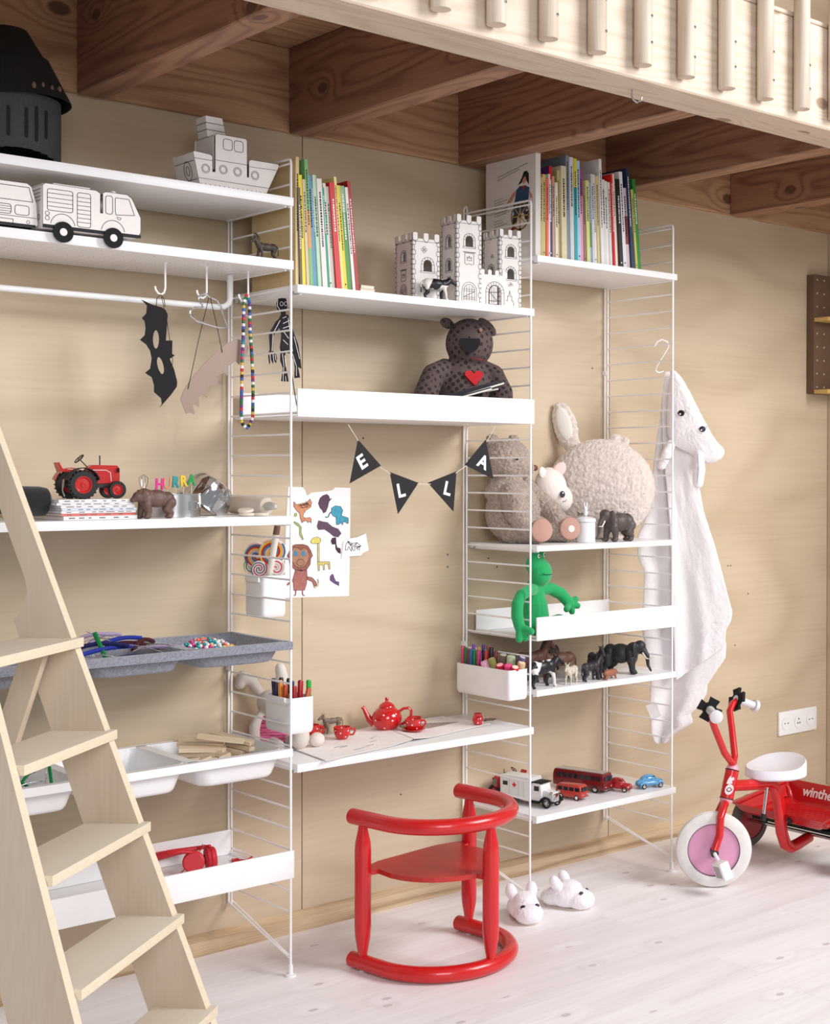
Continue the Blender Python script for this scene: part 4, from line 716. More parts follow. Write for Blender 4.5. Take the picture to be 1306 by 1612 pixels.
def tower(parent, x, y, ang, w1, w2, h, wins1, wins2, decor1=(), decor2=(), n=3):
    """corner-on tower: edge towards the viewer, wall 1 to the left, wall 2 to the right"""
    mb = MB(); dl = MB()
    for (wq, sg, wins, decor) in ((w1, -1, wins1, decor1), (w2, 1, wins2, decor2)):
        a = ang+(R(0) if sg > 0 else R(90))
        base = Matrix.Translation((x, y, 0)) @ Matrix.Rotation(a, 4, 'Z')
        if sg > 0: M = base
        else: M = Matrix.Translation((x, y, 0)) @ Matrix.Rotation(a, 4, 'Z') @ Matrix.Scale(1, 4, (1, 0, 0)) @ Matrix(((1, 0, 0, 0), (0, -1, 0, 0), (0, 0, 1, 0), (0, 0, 0, 1)))
        wallp(mb, wq, h, M, wins, n)
        far = M @ Matrix.Translation((0, (wq if sg > 0 else wq), 0))
        Y2 = -0.0003
        for k in range(int(h/0.013)):                                    # quoin stones on both edges
            z = 0.004+k*0.013; e = 0.009 if k % 2 else 0.006
            if z > h-0.03: break
            for xa, d in ((0, 1), (wq, -1)): dl.line([(xa, z), (xa+d*e, z), (xa+d*e, z+0.011), (xa, z+0.011)], 0.0008, Y2, M=M)
        dl.line([(0, h-0.024), (wq, h-0.024)], 0.0008, Y2, M=M)
        st_ = wq/(n*2-1)
        for i in range(n): dl.line([(2*i*st_, h-0.002), (2*i*st_, h-0.018), ((2*i+.5)*st_, h-0.026), ((2*i+1)*st_, h-0.018), ((2*i+1)*st_, h-0.002)], 0.0008, Y2, M=M)
        for (a_, zc, r, hh) in wins:
            ri = r*1.02; ro = r*1.65; top = zc+hh
            dl.line([(a_-ri, zc), (a_-ri, top)]+arc(a_, top, ri, 180, 0, 8)+[(a_+ri, zc)], 0.0009, Y2, M=M, closed=True)
            dl.line([(a_-ro, zc), (a_-ro, top)]+arc(a_, top, ro, 180, 0, 8)+[(a_+ro, zc)], 0.0008, Y2, M=M)
            for q_ in range(0, 181, 30): dl.line([(a_+ri*math.cos(R(q_)), top+ri*math.sin(R(q_))), (a_+ro*math.cos(R(q_)), top+ro*math.sin(R(q_)))], 0.0007, Y2, M=M)
            dl.line(rrect(a_-ro*1.1, zc-0.004, a_+ro*1.1, zc, 0.0005, 1), 0.0008, Y2, M=M, closed=True)
        for kind, a_, zc, s in decor:
            if kind == 'banner':
                dl.line([(a_-s, zc), (a_-s, zc+s*2), (a_+s, zc+s*2), (a_+s, zc), (a_+s*.5, zc-.003), (a_, zc), (a_-s*.5, zc-.003)], 0.0009, Y2, M=M, closed=True); dl.line([(a_-s*1.3, zc+s*2.2), (a_+s*1.3, zc+s*2.2)], 0.0018, Y2, M=M)
                dl.line([(a_-s*.5, zc+s*.6), (a_-s*.5, zc+s*1.3), (a_-s*.2, zc+s), (a_, zc+s*1.5), (a_+s*.2, zc+s), (a_+s*.5, zc+s*1.3), (a_+s*.5, zc+s*.6)], 0.0009, Y2, M=M, closed=True)
            elif kind == 'door':
                for f in (1.0, 1.35): dl.line([(a_-s*f, zc), (a_-s*f, zc+s*1.6)]+arc(a_, zc+s*1.6, s*f, 180, 0, 8)+[(a_+s*f, zc)], 0.0009, Y2, M=M)
                for xx in (-.5, 0, .5): dl.line([(a_+s*xx, zc), (a_+s*xx, zc+s*2.3)], 0.0007, Y2, M=M)
                for zz in (0.25, 1.5): dl.line(rrect(a_-s, zc+s*zz, a_+s, zc+s*(zz+.3), 0.0005, 1), 0.0008, Y2, M=M, closed=True)
                dl.line([(a_-s, zc+s*.55), (a_+s, zc+s*1.5)], 0.0012, Y2, M=M)
            elif kind == 'tree':
                dl.line([(a_-s, zc), (a_-s*.8, zc+s), (a_-s*.5, zc+s*.9), (a_-s*.5, zc+s*1.9), (a_-s*.2, zc+s*1.8), (a_, zc+s*3), (a_+s*.2, zc+s*1.8), (a_+s*.5, zc+s*1.9), (a_+s*.5, zc+s*.9), (a_+s*.8, zc+s), (a_+s, zc)], 0.0008, Y2, M=M)
            elif kind == 'stones':
                for dx, dz in ((0, 0), (.008, .002), (.004, .006)): dl.line(rrect(a_+dx, zc+dz, a_+dx+.006, zc+dz+.004, .0015, 2), 0.0007, Y2, M=M, closed=True)
            elif kind == 'quatrefoil':
                for dx, dz in ((s, 0), (-s, 0), (0, s), (0, -s)): dl.line(arc(a_+dx, zc+dz, s*.7, 0, 360, 8), 0.0008, Y2, M=M)
    o = mb.build('tower', CARD, parent, smooth=False); dl.build('drawn_lines', INK, o, smooth=False, kind='stuff')
    # back walls close the tower
    q = MB(); P2 = Matrix.Translation((x, y, 0)) @ Matrix.Rotation(ang, 4, 'Z')
    q.box((0.003, w1-0.002, 0), (w2-0.001, w1, h-0.016), P2); q.box((w2-0.002, 0.003, 0), (w2, w1-0.003, h-0.016), P2); q.build('rear_wall', CARD, o, smooth=False)
tower(t, 0.052, -0.060, R(-8), 0.098, 0.082, 0.180, [(0.050, 0.106, 0.010, 0.014)], [(0.046, 0.078, 0.012, 0.018)], [('banner', 0.05, 0.055, 0.013), ('door', 0.05, 0.004, 0.014)], [('quatrefoil', 0.035, 0.135, 0.005)])
tower(t, 0.170, -0.098, R(-8), 0.085, 0.078, 0.238, [(0.042, 0.152, 0.010, 0.018), (0.042, 0.088, 0.010, 0.018)], [(0.040, 0.152, 0.011, 0.018)], [('stones', 0.03, 0.05, 0)], [('banner', 0.040, 0.106, 0.014), ('door', 0.040, 0.006, 0.017)])
tower(t, 0.330, -0.085, R(-8), 0.088, 0.072, 0.218, [(0.044, 0.088, 0.011, 0.018)], [(0.038, 0.142, 0.0105, 0.018), (0.038, 0.080, 0.0105, 0.018)], [('stones', 0.03, 0.14, 0)], [('tree', 0.034, 0.006, 0.014), ('stones', 0.03, 0.06, 0)])
tower(t, 0.262, 0.03, R(-8), 0.05, 0.04, 0.175, [], [], n=2)
mb = MB(); dl = MB(); MG = Matrix.Translation((0.247, -0.107, 0)) @ Matrix.Rotation(R(-6), 4, 'Z')
wallp(mb, 0.083, 0.096, MG, [(0.046, 0.0, 0.020, 0.034)], n=4, mh=0.014); o = mb.build('gate_wall', CARD, t, smooth=False)
for f in (0.0205, 0.030): dl.line([(0.046-f, 0.002), (0.046-f, 0.034)]+arc(0.046, 0.034, f, 180, 0, 10)+[(0.046+f, 0.002)], 0.0009, -0.0003, M=MG)
for q_ in range(0, 181, 20): dl.line([(0.046+.0205*math.cos(R(q_)), .034+.0205*math.sin(R(q_))), (0.046+.03*math.cos(R(q_)), .034+.03*math.sin(R(q_)))], 0.0007, -0.0003, M=MG)
dl.build('drawn_lines', INK, o, smooth=False)
mb = MB(); MD = Matrix.Translation((0.274, -0.112, 0)) @ Matrix.Rotation(R(-14), 4, 'Z'); mb.prism([(0, 0.002), (0.022, 0.002), (0.022, 0.05), (0.012, 0.052), (0.003, 0.044), (0, 0.034)], 0, 0.0015, MD); o = mb.build('gate_leaf', CARD, t, smooth=False)
dl = MB()
for xx in (0.006, 0.011, 0.016): dl.line([(xx, 0.004), (xx, 0.048)], 0.0007, -0.0003, M=MD)
for zz in (0.010, 0.034): dl.line([(0, zz), (0.022, zz)], 0.0014, -0.0003, M=MD)
dl.line([(0.001, 0.033), (0.021, 0.012)], 0.0012, -0.0003, M=MD); dl.build('drawn_lines', INK, o, smooth=False)
# black cardboard knight helmet
t = thing('cardboard_helmet', 'black cardboard knight helmet with a slotted visor at the top left', 'toy helmet', (-0.632, -0.15, 1.9055), rz=R(-12))
def helm(mb, x0, x1, z0, z1, dpt, t_=0.002):
    pass
mb = MB(); n = 18; rad = 0.115
def hp(a, z, r=rad): return (r*math.sin(a)*1.0, -r*0.9*math.cos(a), z)
slots = {}
for i in range(n*2):
    a0 = -math.pi+i*math.pi/n; a1 = a0+math.pi/n
    zl = 0.0+max(0, 0.045*math.cos((a0+a1)/2)); zl = 0.03*max(0, math.cos((a0+a1)/2-0.1))**1.5 if abs(a0) < 1.5 else 0
    zt = 0.152
    v = [hp(a0, zl), hp(a1, zl), hp(a1, zt), hp(a0, zt)]; vi = [hp(a0, zl, rad-0.002), hp(a1, zl, rad-0.002), hp(a1, zt, rad-0.002), hp(a0, zt, rad-0.002)]
    mb._add(v+vi, [(0, 1, 2, 3), (4, 7, 6, 5), (0, 4, 5, 1), (3, 2, 6, 7)])
mb.build('face_guard', DGREY, t, ang=30)
q = MB()
for a, z0, z1 in ((0.22, 0.055, 0.115), (0.42, 0.050, 0.122), (0.64, 0.060, 0.118), (-0.1, 0.055, 0.115), (-0.35, 0.05, 0.12)):
    c = Vector(hp(a, 0)); nn = Vector((math.sin(a), -math.cos(a), 0)); tt = Vector((math.cos(a), math.sin(a), 0))
    q.prism([(-0.0035, z0), (0, z0-0.003), (0.0035, z0), (0.0035, z1), (0, z1+0.003), (-0.0035, z1)], 0.0005, 0.0012, Matrix.Translation(c+nn*0.001) @ Matrix(((tt.x, nn.x, 0, 0), (tt.y, nn.y, 0, 0), (0, 0, 1, 0), (0, 0, 0, 1))))
q.build('breathing_slit', BLACK, t, smooth=False)
mb = MB()                                                              # visor: forward-sloping pointed band
for i in range(n*2):
    a0 = -math.pi+i*math.pi/n; a1 = a0+math.pi/n
    f = lambda a: 1.0+0.24*max(0, math.cos(a-0.75))**3
    g = lambda a: 0.135+0.012*max(0, math.cos(a-0.6))
    v = [hp(a0, g(a0), rad*f(a0)+0.006), hp(a1, g(a1), rad*f(a1)+0.006), hp(a1, 0.245, rad*0.78), hp(a0, 0.245, rad*0.78)]
    vi = [(p[0]*0.98, p[1]*0.98, p[2]) for p in v]
    mb._add(v+vi, [(0, 1, 2, 3), (4, 7, 6, 5), (0, 4, 5, 1), (3, 2, 6, 7)])
mb.build('visor', BLACK, t, ang=30)
q = MB(); bw = mat('brown_gap', (112, 84, 62), 0.8)
for a, z, s in ((0.30, 0.165, 0.008), (0.46, 0.17, 0.006), (0.62, 0.168, 0.006), (0.80, 0.170, 0.008)):
    r_ = rad*(1.0+0.24*max(0, math.cos(a-0.75))**3)+0.006; k = (z-0.145)/0.10; rr = r_*(1-k)+rad*0.78*k
    q.ell((rr*math.sin(a)*1.005, -rr*0.9*math.cos(a)*1.005, z), (s*.6, s*.6, s), n=8)
q.build('visor_hole', bw, t)
mb = MB().lathe([(0, 0.308), (0.045, 0.306), (0.088, 0.236)], (0, 0, 0), n=24); mb.build('crown', BLACK, t)
MB().lathe([(0, 0.0015), (0.004, 0.001), (0.005, 0), (0, -0.001)], (0.052, -0.038, 0.289), (0.5, -0.4, 0.6), 10).build('rivet', STEEL, t)
# ------------------------------------------------------------------ animals
def quad(name, label, loc, rz, s, col, kind='horse', group=None, mt=None, cat='toy animal'):
    t = thing(name, label, cat, loc, rz=R(rz), group=group)
    mt = mt or mat('fig_%d_%d_%d' % col, col, 0.45, var=0.18, vscale=120, bump=0.3, bscale=500)
    K = dict(
        horse=dict(h=.60, rb=(.165, .155, .16), neck=[(.36, .66), (.50, .86), (.56, .97)], nr=[.13, .095, .075], head=[(.55, .97), (.76, .80)], hr=[.075, .045], leg=.042, ear=.05, tail=1),
        donkey=dict(h=.52, rb=(.165, .165, .16), neck=[(.36, .58), (.48, .76), (.53, .82)], nr=[.13, .10, .085], head=[(.53, .82), (.74, .68)], hr=[.085, .06], leg=.046, ear=.16, tail=1),
        cow=dict(h=.52, rb=(.175, .195, .175), neck=[(.40, .58), (.52, .68)], nr=[.13, .10], head=[(.54, .70), (.76, .58)], hr=[.085, .06], leg=.045, ear=.06, tail=1),
        calf=dict(h=.56, rb=(.14, .14, .14), neck=[(.34, .62), (.46, .76)], nr=[.10, .08], head=[(.47, .80), (.68, .70)], hr=[.085, .055], leg=.05, ear=.08, tail=1),
        goat=dict(h=.50, rb=(.17, .17, .165), neck=[(.36, .58), (.44, .70)], nr=[.12, .09], head=[(.45, .72), (.60, .56)], hr=[.085, .045], leg=.04, ear=.07, tail=0, horn=1),
        bear=dict(h=.46, rb=(.19, .20, .205), neck=[(.32, .58), (.44, .54)], nr=[.18, .14], head=[(.48, .55), (.62, .46)], hr=[.13, .065], leg=.078, ear=.035, tail=0, hump=1),
        pig=dict(h=.30, rb=(.17, .18, .17), neck=[(.34, .34), (.44, .32)], nr=[.14, .12], head=[(.46, .33), (.64, .26)], hr=[.11, .06], leg=.05, ear=.05, tail=0),
        elephant=dict(h=.50, rb=(.235, .26, .235), neck=[(.34, .64), (.50, .70)], nr=[.18, .15], head=[(.52, .72), (.60, .60)], hr=[.155, .10], leg=.078, ear=0, tail=1, trunk=1),
    )[kind]
    h = K['h']; rb = K['rb']; zc = h+.02
    P = [('e', (-.28, 0, zc), (.20, rb[0]*.9, rb[0])), ('e', (0, 0, zc-.01), (.30, rb[1]*.9, rb[1])), ('e', (.27, 0, zc), (.20, rb[2]*.9, rb[2]*1.05))]
    P.append(('c', [(a, 0, b) for a, b in K['neck']], K['nr'])); P.append(('c', [(a, 0, b) for a, b in K['head']], K['hr'])); g = K['leg']; sp = rb[0]*.55
    for sy, ph in ((1, .05), (-1, -.05)):
        P.append(('c', [(-.34, sy*sp*.7, h*.85), (-.27+ph, sy*sp, h*.5), (-.40+ph, sy*sp, h*.27), (-.36+ph, sy*sp, g*.8)], [g*2.0, g*1.35, g*.95, g*.9]))
        P.append(('c', [(.30, sy*sp*.8, h*.8), (.30-ph, sy*sp, h*.42), (.32-ph, sy*sp, g*.8)], [g*1.7, g*1.1, g*.9]))
        P.append(('e', (-.34+ph, sy*sp, g*.6), (g*1.35, g*1.1, g*.65))); P.append(('e', (.345-ph, sy*sp, g*.6), (g*1.35, g*1.1, g*.65)))
    hx, hz = K['head'][0]; e = K['ear']
    if e:
        for sy in (1, -1): P.append(('c', [(hx-.01, sy*.05, hz+K['hr'][0]*.5), (hx-.03, sy*(.07+e*.3), hz+K['hr'][0]+e*.8)], [.032, .018]))
    if K.get('tail'): P.append(('c', [(-.46, 0, zc+.08), (-.54, 0, zc-.06), (-.53, 0, zc-.30)], [.028, .02, .03]))
    if K.get('hump'): P.append(('e', (.24, 0, zc+.13), (.16, .13, .12))); P.append(('e', (.0, 0, zc+.05), (.3, .17, .19)))
    if K.get('trunk'):
        P.append(('c', [(.60, 0, .66), (.72, 0, .48), (.74, 0, .24), (.82, 0, .10)], [.085, .062, .042, .03]))
        for sy in (1, -1): P.append(('e', (.44, sy*.20, .66), (.05, .09, .19), (0, 0, sy*.5)))
    P = [(p[0], [tuple(c*s for c in q) for q in p[1]], [r*s for r in p[2]]) if p[0] == 'c' else ('e', tuple(c*s for c in p[1]), tuple(c*s for c in p[2]), *(p[3:])) for p in P]
    organic('body', P, mt, t, voxel=max(0.0009, .017*s), smooth=2)
    if kind in ('horse', 'donkey'):
        MB().tube([Vector((a, 0, b))*s for a, b in ((.30, .80), (.42, .95), (.50, 1.04), (.60, 1.02))], [.018*s, .032*s, .03*s, .012*s], 8).build('mane', mat('mane_dark', (34, 26, 24), .6), t)
    if kind == 'goat':
        for sy in (1, -1): MB().tube([Vector(q)*s for q in ((.42, sy*.04, .78), (.36, sy*.06, .86), (.28, sy*.09, .84))], [.02*s, .016*s, .008*s], 8).build('horn', mat('horn', (150, 130, 104), .5), t)
    if kind == 'elephant':
        for sy in (1, -1): MB().tube([Vector(q)*s for q in ((.62, sy*.09, .56), (.74, sy*.12, .42), (.86, sy*.11, .42))], [.024*s, .018*s, .006*s], 8).build('tusk', mat('ivory', (226, 220, 206), .4), t)
    MB().ell((s*(hx+.07), s*.075, s*(hz-.01)), s*.014, n=8).ell((s*(hx+.07), -s*.075, s*(hz-.01)), s*.014, n=8).build('eye', BLACK, t, kind='stuff')
    return t
COWM = blotch('holstein', (18, 18, 22), (226, 220, 214), 32, .50, .4, .01)
quad('toy_donkey', 'small dark brown toy donkey on the shelf behind the wire ladder top', (-0.045, -0.262, 1.7515), 180, 0.060, (66, 52, 46), 'donkey')
quad('toy_bear', 'brown plastic toy bear walking beside the stack of magazines', (-0.343, -0.283, 1.1285), 180, 0.092, (104, 76, 68), 'bear')
quad('toy_cow', 'black and white toy cow standing in front of the cardboard castle', (0.452, -0.282, 1.6955), -12, 0.078, (20, 20, 24), 'cow', mt=COWM)
# ------------------------------------------------------------------ toy tractor (hood front towards +x)
TYRE = mat('rubber_black', (30, 28, 28), 0.7); TOYRED = mat('toy_red', (190, 38, 34), 0.3, coat=0.4)
def wheel(parent, c, r, w_, hub, name='wheel', hubr=.62, lugs=0):
    o = MB().lathe([(r*hubr, -w_/2), (r*.93, -w_/2), (r, -w_*.3), (r, w_*.3), (r*.93, w_/2), (r*hubr, w_/2), (r*hubr, -w_/2)], (0, 0, 0), (0, 1, 0), 24)
    for i in range(lugs):
        a = 6.283*i/lugs; o.cbox((r*1.0*math.cos(a), 0, r*1.0*math.sin(a)), (r*.1, w_*.9, r*.09), rot=(0, -a, 0.0))
    o = o.build(name, TYRE, parent); o.location = c
    MB().lathe([(0, -w_*.30), (r*.15, -w_*.34), (r*.18, -w_*.2), (r*.45, -w_*.15), (r*.55, -w_*.42), (r*hubr+.0002, -w_*.42), (r*hubr, w_*.42), (r*.5, w_*.42), (r*.4, w_*.2), (0, w_*.2)], (0, 0, 0), (0, 1, 0), 20).build('hub', hub, o)
    return o
def tractor(label, loc, rz, s=1.0, red=None):
    red = red or TOYRED; t = thing('toy_tractor', label, 'toy tractor', loc, rz=R(rz)); S = lambda *a: tuple(x*s for x in a)
    for y in (-.043, .043): wheel(t, S(-.035, y, .0325), .0325*s, .015*s, red, lugs=22)
    for y in (-.028, .028): wheel(t, S(.050, y, .0205), .0205*s, .011*s, red)
    MB().prism([(a*s, b*s) for a, b in ((-.012, .034), (.055, .036), (.062, .040), (.062, .070), (.056, .077), (.0, .078), (-.012, .072))], -.013*s, .013*s).build('hood', red, t, ang=20)
    MB().cbox(S(.0625, 0, .056), S(.002, .020, .026)).build('grille', mat('toy_grey', (120, 116, 112), .5), t)
    MB().prism([(a*s, b*s) for a, b in ((-.065, .026), (.05, .024), (.05, .034), (-.01, .036), (-.02, .045), (-.065, .045))], -.010*s, .010*s).build('chassis', mat('engine_dark', (50, 40, 40), .5), t)
    for y in (-.043, .043):
        P = arc(-.035, .034, .036, 15, 165, 12)
        mb = MB(); pi = [(a*s, b*s) for a, b in P]; po = [((-.035+(a+.035)*1.05)*s, (.034+(b-.034)*1.05)*s) for a, b in P]; mb.prism(pi+po[::-1], (y-.012)*s, (y+.012)*s); mb.build('fender', TYRE if y < 0 else red, t)
    MB().prism([(-.075*s, .062*s), (-.048*s, .062*s), (-.048*s, .067*s), (-.070*s, .069*s), (-.078*s, .084*s), (-.082*s, .083*s)], -.014*s, .014*s).build('seat', red, t)
    MB().tube([S(-.008, 0, .072), S(-.026, 0, .090)], .0012*s, 8).build('steering_column', TYRE, t)
    q = Vector((-.7, 0, .7)); c = Vector(S(-.028, 0, .092)); u = Vector((0, 1, 0)); v = q.cross(u); mb = MB()
    mb.tube([c+(u*math.cos(6.283*i/18)+v*math.sin(6.283*i/18))*.0125*s for i in range(18)], .0013*s, 6, closed=True)
    for a in (0, 2.1, 4.2): mb.tube([c, c+(u*math.cos(a)+v*math.sin(a))*.0122*s], .0009*s, 5)
    mb.build('steering_wheel', TYRE, t)
    MB().tube([S(.020, 0, .077), S(.020, 0, .100)], .0015*s, 8).build('exhaust_pipe', TYRE, t)
    MB().tube([S(-.012, -.0135, .066), S(.030, -.0135, .066), S(.040, -.0135, .060), S(.042, -.0135, .040)], .0008*s, 6).build('white_trim', PAPER, t)
    MB().lathe([(0, 0), (.005*s, 0), (.0055*s, .003*s), (0, .003*s)], S(.056, -.0165, .066), (1, 0, 0), 12).build('headlamp', TYRE, t)
    MB().tube([S(-.07, -.02, .045), S(-.073, -.02, .02), S(-.068, -.02, .006)], .0016*s, 6).build('tow_chain', CHROME, t)
    return t
MZ = 1.1285
magcols = [((236, 232, 232), .0085), ((222, 120, 108), .0055), ((232, 230, 232), .0055), ((214, 220, 232), .0055), ((232, 228, 226), .006), ((228, 226, 226), .0055), ((238, 234, 232), .007)]
z = MZ
names = ['white magazine at the bottom of the stack', 'red-edged magazine second from the bottom of the stack', 'white magazine third from the bottom of the stack', 'blue-edged white magazine in the middle of the stack', 'white magazine third from the top of the stack', 'white magazine second from the top of the stack', 'white magazine on top of the stack, directly under the tractor']
for k, ((c, h), lb) in enumerate(zip(magcols, names)):
    dx = (0.004, 0.001, 0.0, 0.001, -0.001, -0.010, -0.006)[k]
    t = thing('magazine', lb, 'magazine', (-0.562+dx, -0.278+random.uniform(-.002, .002), z), rz=R(random.uniform(-1, 1)), group='magazines stacked under the tractor')
    MB().box((0, 0, 0), (0.172, .215, .0006)).box((0, 0, h-.0006), (0.172, .215, h)).box((0, -.0004, 0), (0.172, 0, h)).build('cover', mat('mag_%d' % k, c, .4), t, smooth=False)
    MB().box((0.0008, .0006, .0007), (0.1714, .2142, h-.0007)).build('pages', PAPER, t, smooth=False)
    q = MB(); x = .012
    while x < .15:
        l = random.uniform(.006, .02); q.box((x, -.0007, h*.35), (x+l, -.0005, h*.65)); x += l+random.uniform(.003, .02)
    q.build('spine_print', mat('print_grey', (120, 112, 116), .7), t, smooth=False, kind='stuff')
    z += h+.0003
tractor('red die-cast toy tractor standing on the stack of magazines', (-0.462, -0.205, z), -4, 0.98)
# black felt hat
t = thing('top_hat', 'small black felt top hat lying on its side behind the stair, left of the magazines', 'hat', (-0.70, -0.225, MZ+.0485), rz=R(2))
FB = mat('black_felt', (24, 23, 24), .95, sheen=.3)
MB().lathe([(.034, .003), (.0515, .0015), (.052, 0), (.034, 0)], (0, 0, .004), (1, 0, 0)).build('brim', FB, t)
MB().lathe([(.036, .0), (.034, .02), (.030, .05), (.033, .11), (.031, .125), (.022, .132), (0, .134)], (0, 0, .002), (1, 0, -.08)).build('crown', FB, t)
t.location.z = MZ+.048
# springform tin with party picks
t = thing('springform_tin', 'round metal springform cake tin with a wire clasp, behind the toy bear', 'cake tin', (-0.243, -0.170, MZ))
MB().lathe([(0, 0), (.063, 0), (.063, .052), (.0645, .0535), (.0645, .055), (.0615, .055), (.0615, .003), (0, .003)], n=40).build('ring', STEEL, t)
q = MB(); a0 = -0.55
for z0, z1 in ((.018, .036),): q.tube([(.0645*math.sin(a)*1.02, -.0645*math.cos(a)*1.02, zz) for a, zz in ((.15, z0), (.15, z1), (.5, z1), (.5, z0))], .0009, 6, closed=True)
q.tube([(.0657*math.sin(a), -.0657*math.cos(a), zz) for a, zz in ((.45, .021), (.72, .024), (.78, .027), (.72, .031), (.45, .033))], .0009, 6); q.build('clasp', CHROME, t)
for k, (ch, c, lb) in enumerate((('H', (232, 40, 150), 'pink letter H'), ('U', (214, 150, 110), 'peach letter U'), ('R', (30, 150, 150), 'teal letter R'), ('R', (236, 196, 50), 'yellow letter R'), ('A', (30, 150, 70), 'green letter A'))):
    x = -.290+k*.0205; t = thing('party_pick', lb+' party candle on a white stick in the cake tin', 'candle', (x, -0.192, MZ+.004), group='letter candles in the tin')
    h = .084+.0025*k; MB().tube([(0.0, 0, 0), (0, 0, h-.024)], .0011, 6).build('stick', mat('pick_wood', (226, 210, 186), .6), t)
    text_obj(ch, .036, .0035, mat('wax_%d' % k, c, .35), Matrix.Translation((0, -.0, h-.012)) @ Matrix.Rotation(R(90), 4, 'X') @ Matrix.Rotation(R(random.uniform(-6, 6)), 4, 'Z'), t, 'letter', bold=.0012, font_w=.82)
t = thing('whisk', 'small wire whisk standing behind the toy bear', 'whisk', (-.312, -.155, MZ+.004))
mb = MB()
for a in range(4):
    ca, sa = math.cos(a*.785), math.sin(a*.785); mb.tube([(0, 0, .05), (.010*ca, .010*sa, .075), (.011*ca, .011*sa, .088), (0, 0, .097), (-.011*ca, -.011*sa, .088), (-.010*ca, -.010*sa, .075), (0, 0, .05)], .0006, 5)
mb.build('wires', CHROME, t); MB().tube([(0, 0, 0), (0, 0, .055)], .0022, 8).build('handle', STEEL, t)
t = thing('jelly_mould', 'shiny metal fluted jelly mould leaning against the cake tin', 'mould', (-0.128, -0.135, MZ+.058), rot=(R(12), R(34), 0)); t.scale = (1.22, 1.22, 1.22)
mb = MB(); prof = [(.052, -.034), (.050, -.030), (.047, -.004), (.043, .012), (.032, .024), (.016, .027), (.010, .018), (.004, .012), (0, .012)]; n = 48; rings = []
for r, h in prof: rings.append([mb.bm.verts.new(((r*(1+(.05*math.cos(j*6.283/n*12) if .02 < r < .049 else 0)))*math.cos(j*6.283/n), (r*(1+(.05*math.cos(j*6.283/n*12) if .02 < r < .049 else 0)))*math.sin(j*6.283/n), h)) for j in range(n)])
for A, B in zip(rings, rings[1:]):
    for j in range(n): mb.bm.faces.new((A[j], A[(j+1) % n], B[(j+1) % n], B[j]))
mb.build('shell', CHROME, t)
for k, (x, y, zz, rx, r, lb) in enumerate(((-.098, -.262, MZ+.004, 0, .021, 'flat white biscuit disc left of the rolling pin'), (-.070, -.278, MZ+.004, 0, .019, 'flat white biscuit disc lying nearest the wire ladder'), (-.102, -.262, MZ+.0135, .12, .019, 'white biscuit disc tilted on top of another'))):
    MBo = MB().lathe([(0, -.0035), (r*.9, -.0035), (r, -.001), (r, .002), (r*.92, .0035), (0, .0035)], (0, 0, 0), n=24).build('biscuit', mat('salt_dough', (228, 216, 200), .8), None); MBo.location = (x, y, zz); MBo.rotation_euler = (rx, -rx, 0); tag(MBo, lb, 'biscuit', 'discs by the rolling pin')
t = thing('rolling_pin', 'small pale wooden rolling pin lying beside the wire ladder', 'rolling pin', (-.0275, -.15, MZ+.0225), rz=R(0))
MB().lathe([(0, -.085), (.020, -.085), (.022, -.082), (.022, .082), (.020, .085), (0, .085)], (0, 0, 0), (0, -1, 0.0)).build('roller', mat('pale_beech', (216, 203, 188), .6, var=.06), t)
MB().lathe([(.010, 0), (.011, .01), (.009, .030), (.0085, .036), (.004, .042), (0, .043)], (0, -.085, 0), (0, -1, 0)).build('handle', mat('handle_grey', (206, 200, 194), .5), t)
# ------------------------------------------------------------------ hanging masks, heart, necklace
GLB = mat('black_glitter', (14, 11, 15), .85, var=.5, vscale=1500)
t = thing('bat_mask', 'black glitter bat mask hanging from the leftmost hook', 'mask', (-.30, -.2, 1.65))
MB().plate(D_bat, [D_hole1, D_hole2], -.2045, -.203).build('mask_card', GLB, t, world=True, smooth=False)
def P3(l, y): return [(x, y, z) for x, z in l]
MB().tube(P3(D_cord1, -.2055), .0008, 6).tube(P3(D_cord2, -.2015), .0007, 6).build('elastic_cord', BLACK, t, world=True)
t = thing('glitter_mask', 'brown glitter bat-wing mask hanging on black cords from the middle hook', 'mask', (-.17, -.2, 1.62))
MB().plate(D_wing, [], -.2015, -.200).build('mask_card', mat('bronze_glitter', (150, 126, 112), .4, var=.55, vscale=1400), t, world=True, smooth=False)
MB().tube(P3(D_cord3, -.2022), .0008, 6).tube(P3(D_cord4, -.2022), .0008, 6).build('elastic_cord', BLACK, t, world=True)
def tinsel(name, pts, r, spike, mt, parent, world=True, dens=900, core=None):
    mb = MB(); P = [Vector(p) for p in pts]; L_ = sum((b-a).length for a, b in zip(P, P[1:])); mb.tube(P, r, 6)
    n = int(L_*dens)
    for i in range(n):
        s_ = random.random()*L_; k = 0
        while k < len(P)-2 and s_ > (P[k+1]-P[k]).length: s_ -= (P[k+1]-P[k]).length; k += 1
        c = P[k].lerp(P[k+1], min(1, s_/max(1e-6, (P[k+1]-P[k]).length))); d = Vector([random.gauss(0, 1) for _ in range(3)]).normalized()*spike; e = d.orthogonal().normalized()*.0005
        mb._add([c-e, c+e, c+d], [(0, 1, 2)])
    return mb.build(name, mt, parent, world=world)
SILV = mat('silver_tinsel', (200, 200, 206), .2, metal=.9)
o = tinsel('heart', P3(D_heart, -.2075), .0022, .006, SILV, None, dens=2600); tag(o, 'silver tinsel heart hanging from the middle hook', 'decoration')
t = thing('bead_necklace', 'long necklace of multicoloured beads hanging from the right hook', 'necklace', (-.06, -.2, 1.66))
path = [(x, -.2105 if i < 7 else -.206, z_) for i, (x, z_) in enumerate(D_neck)]
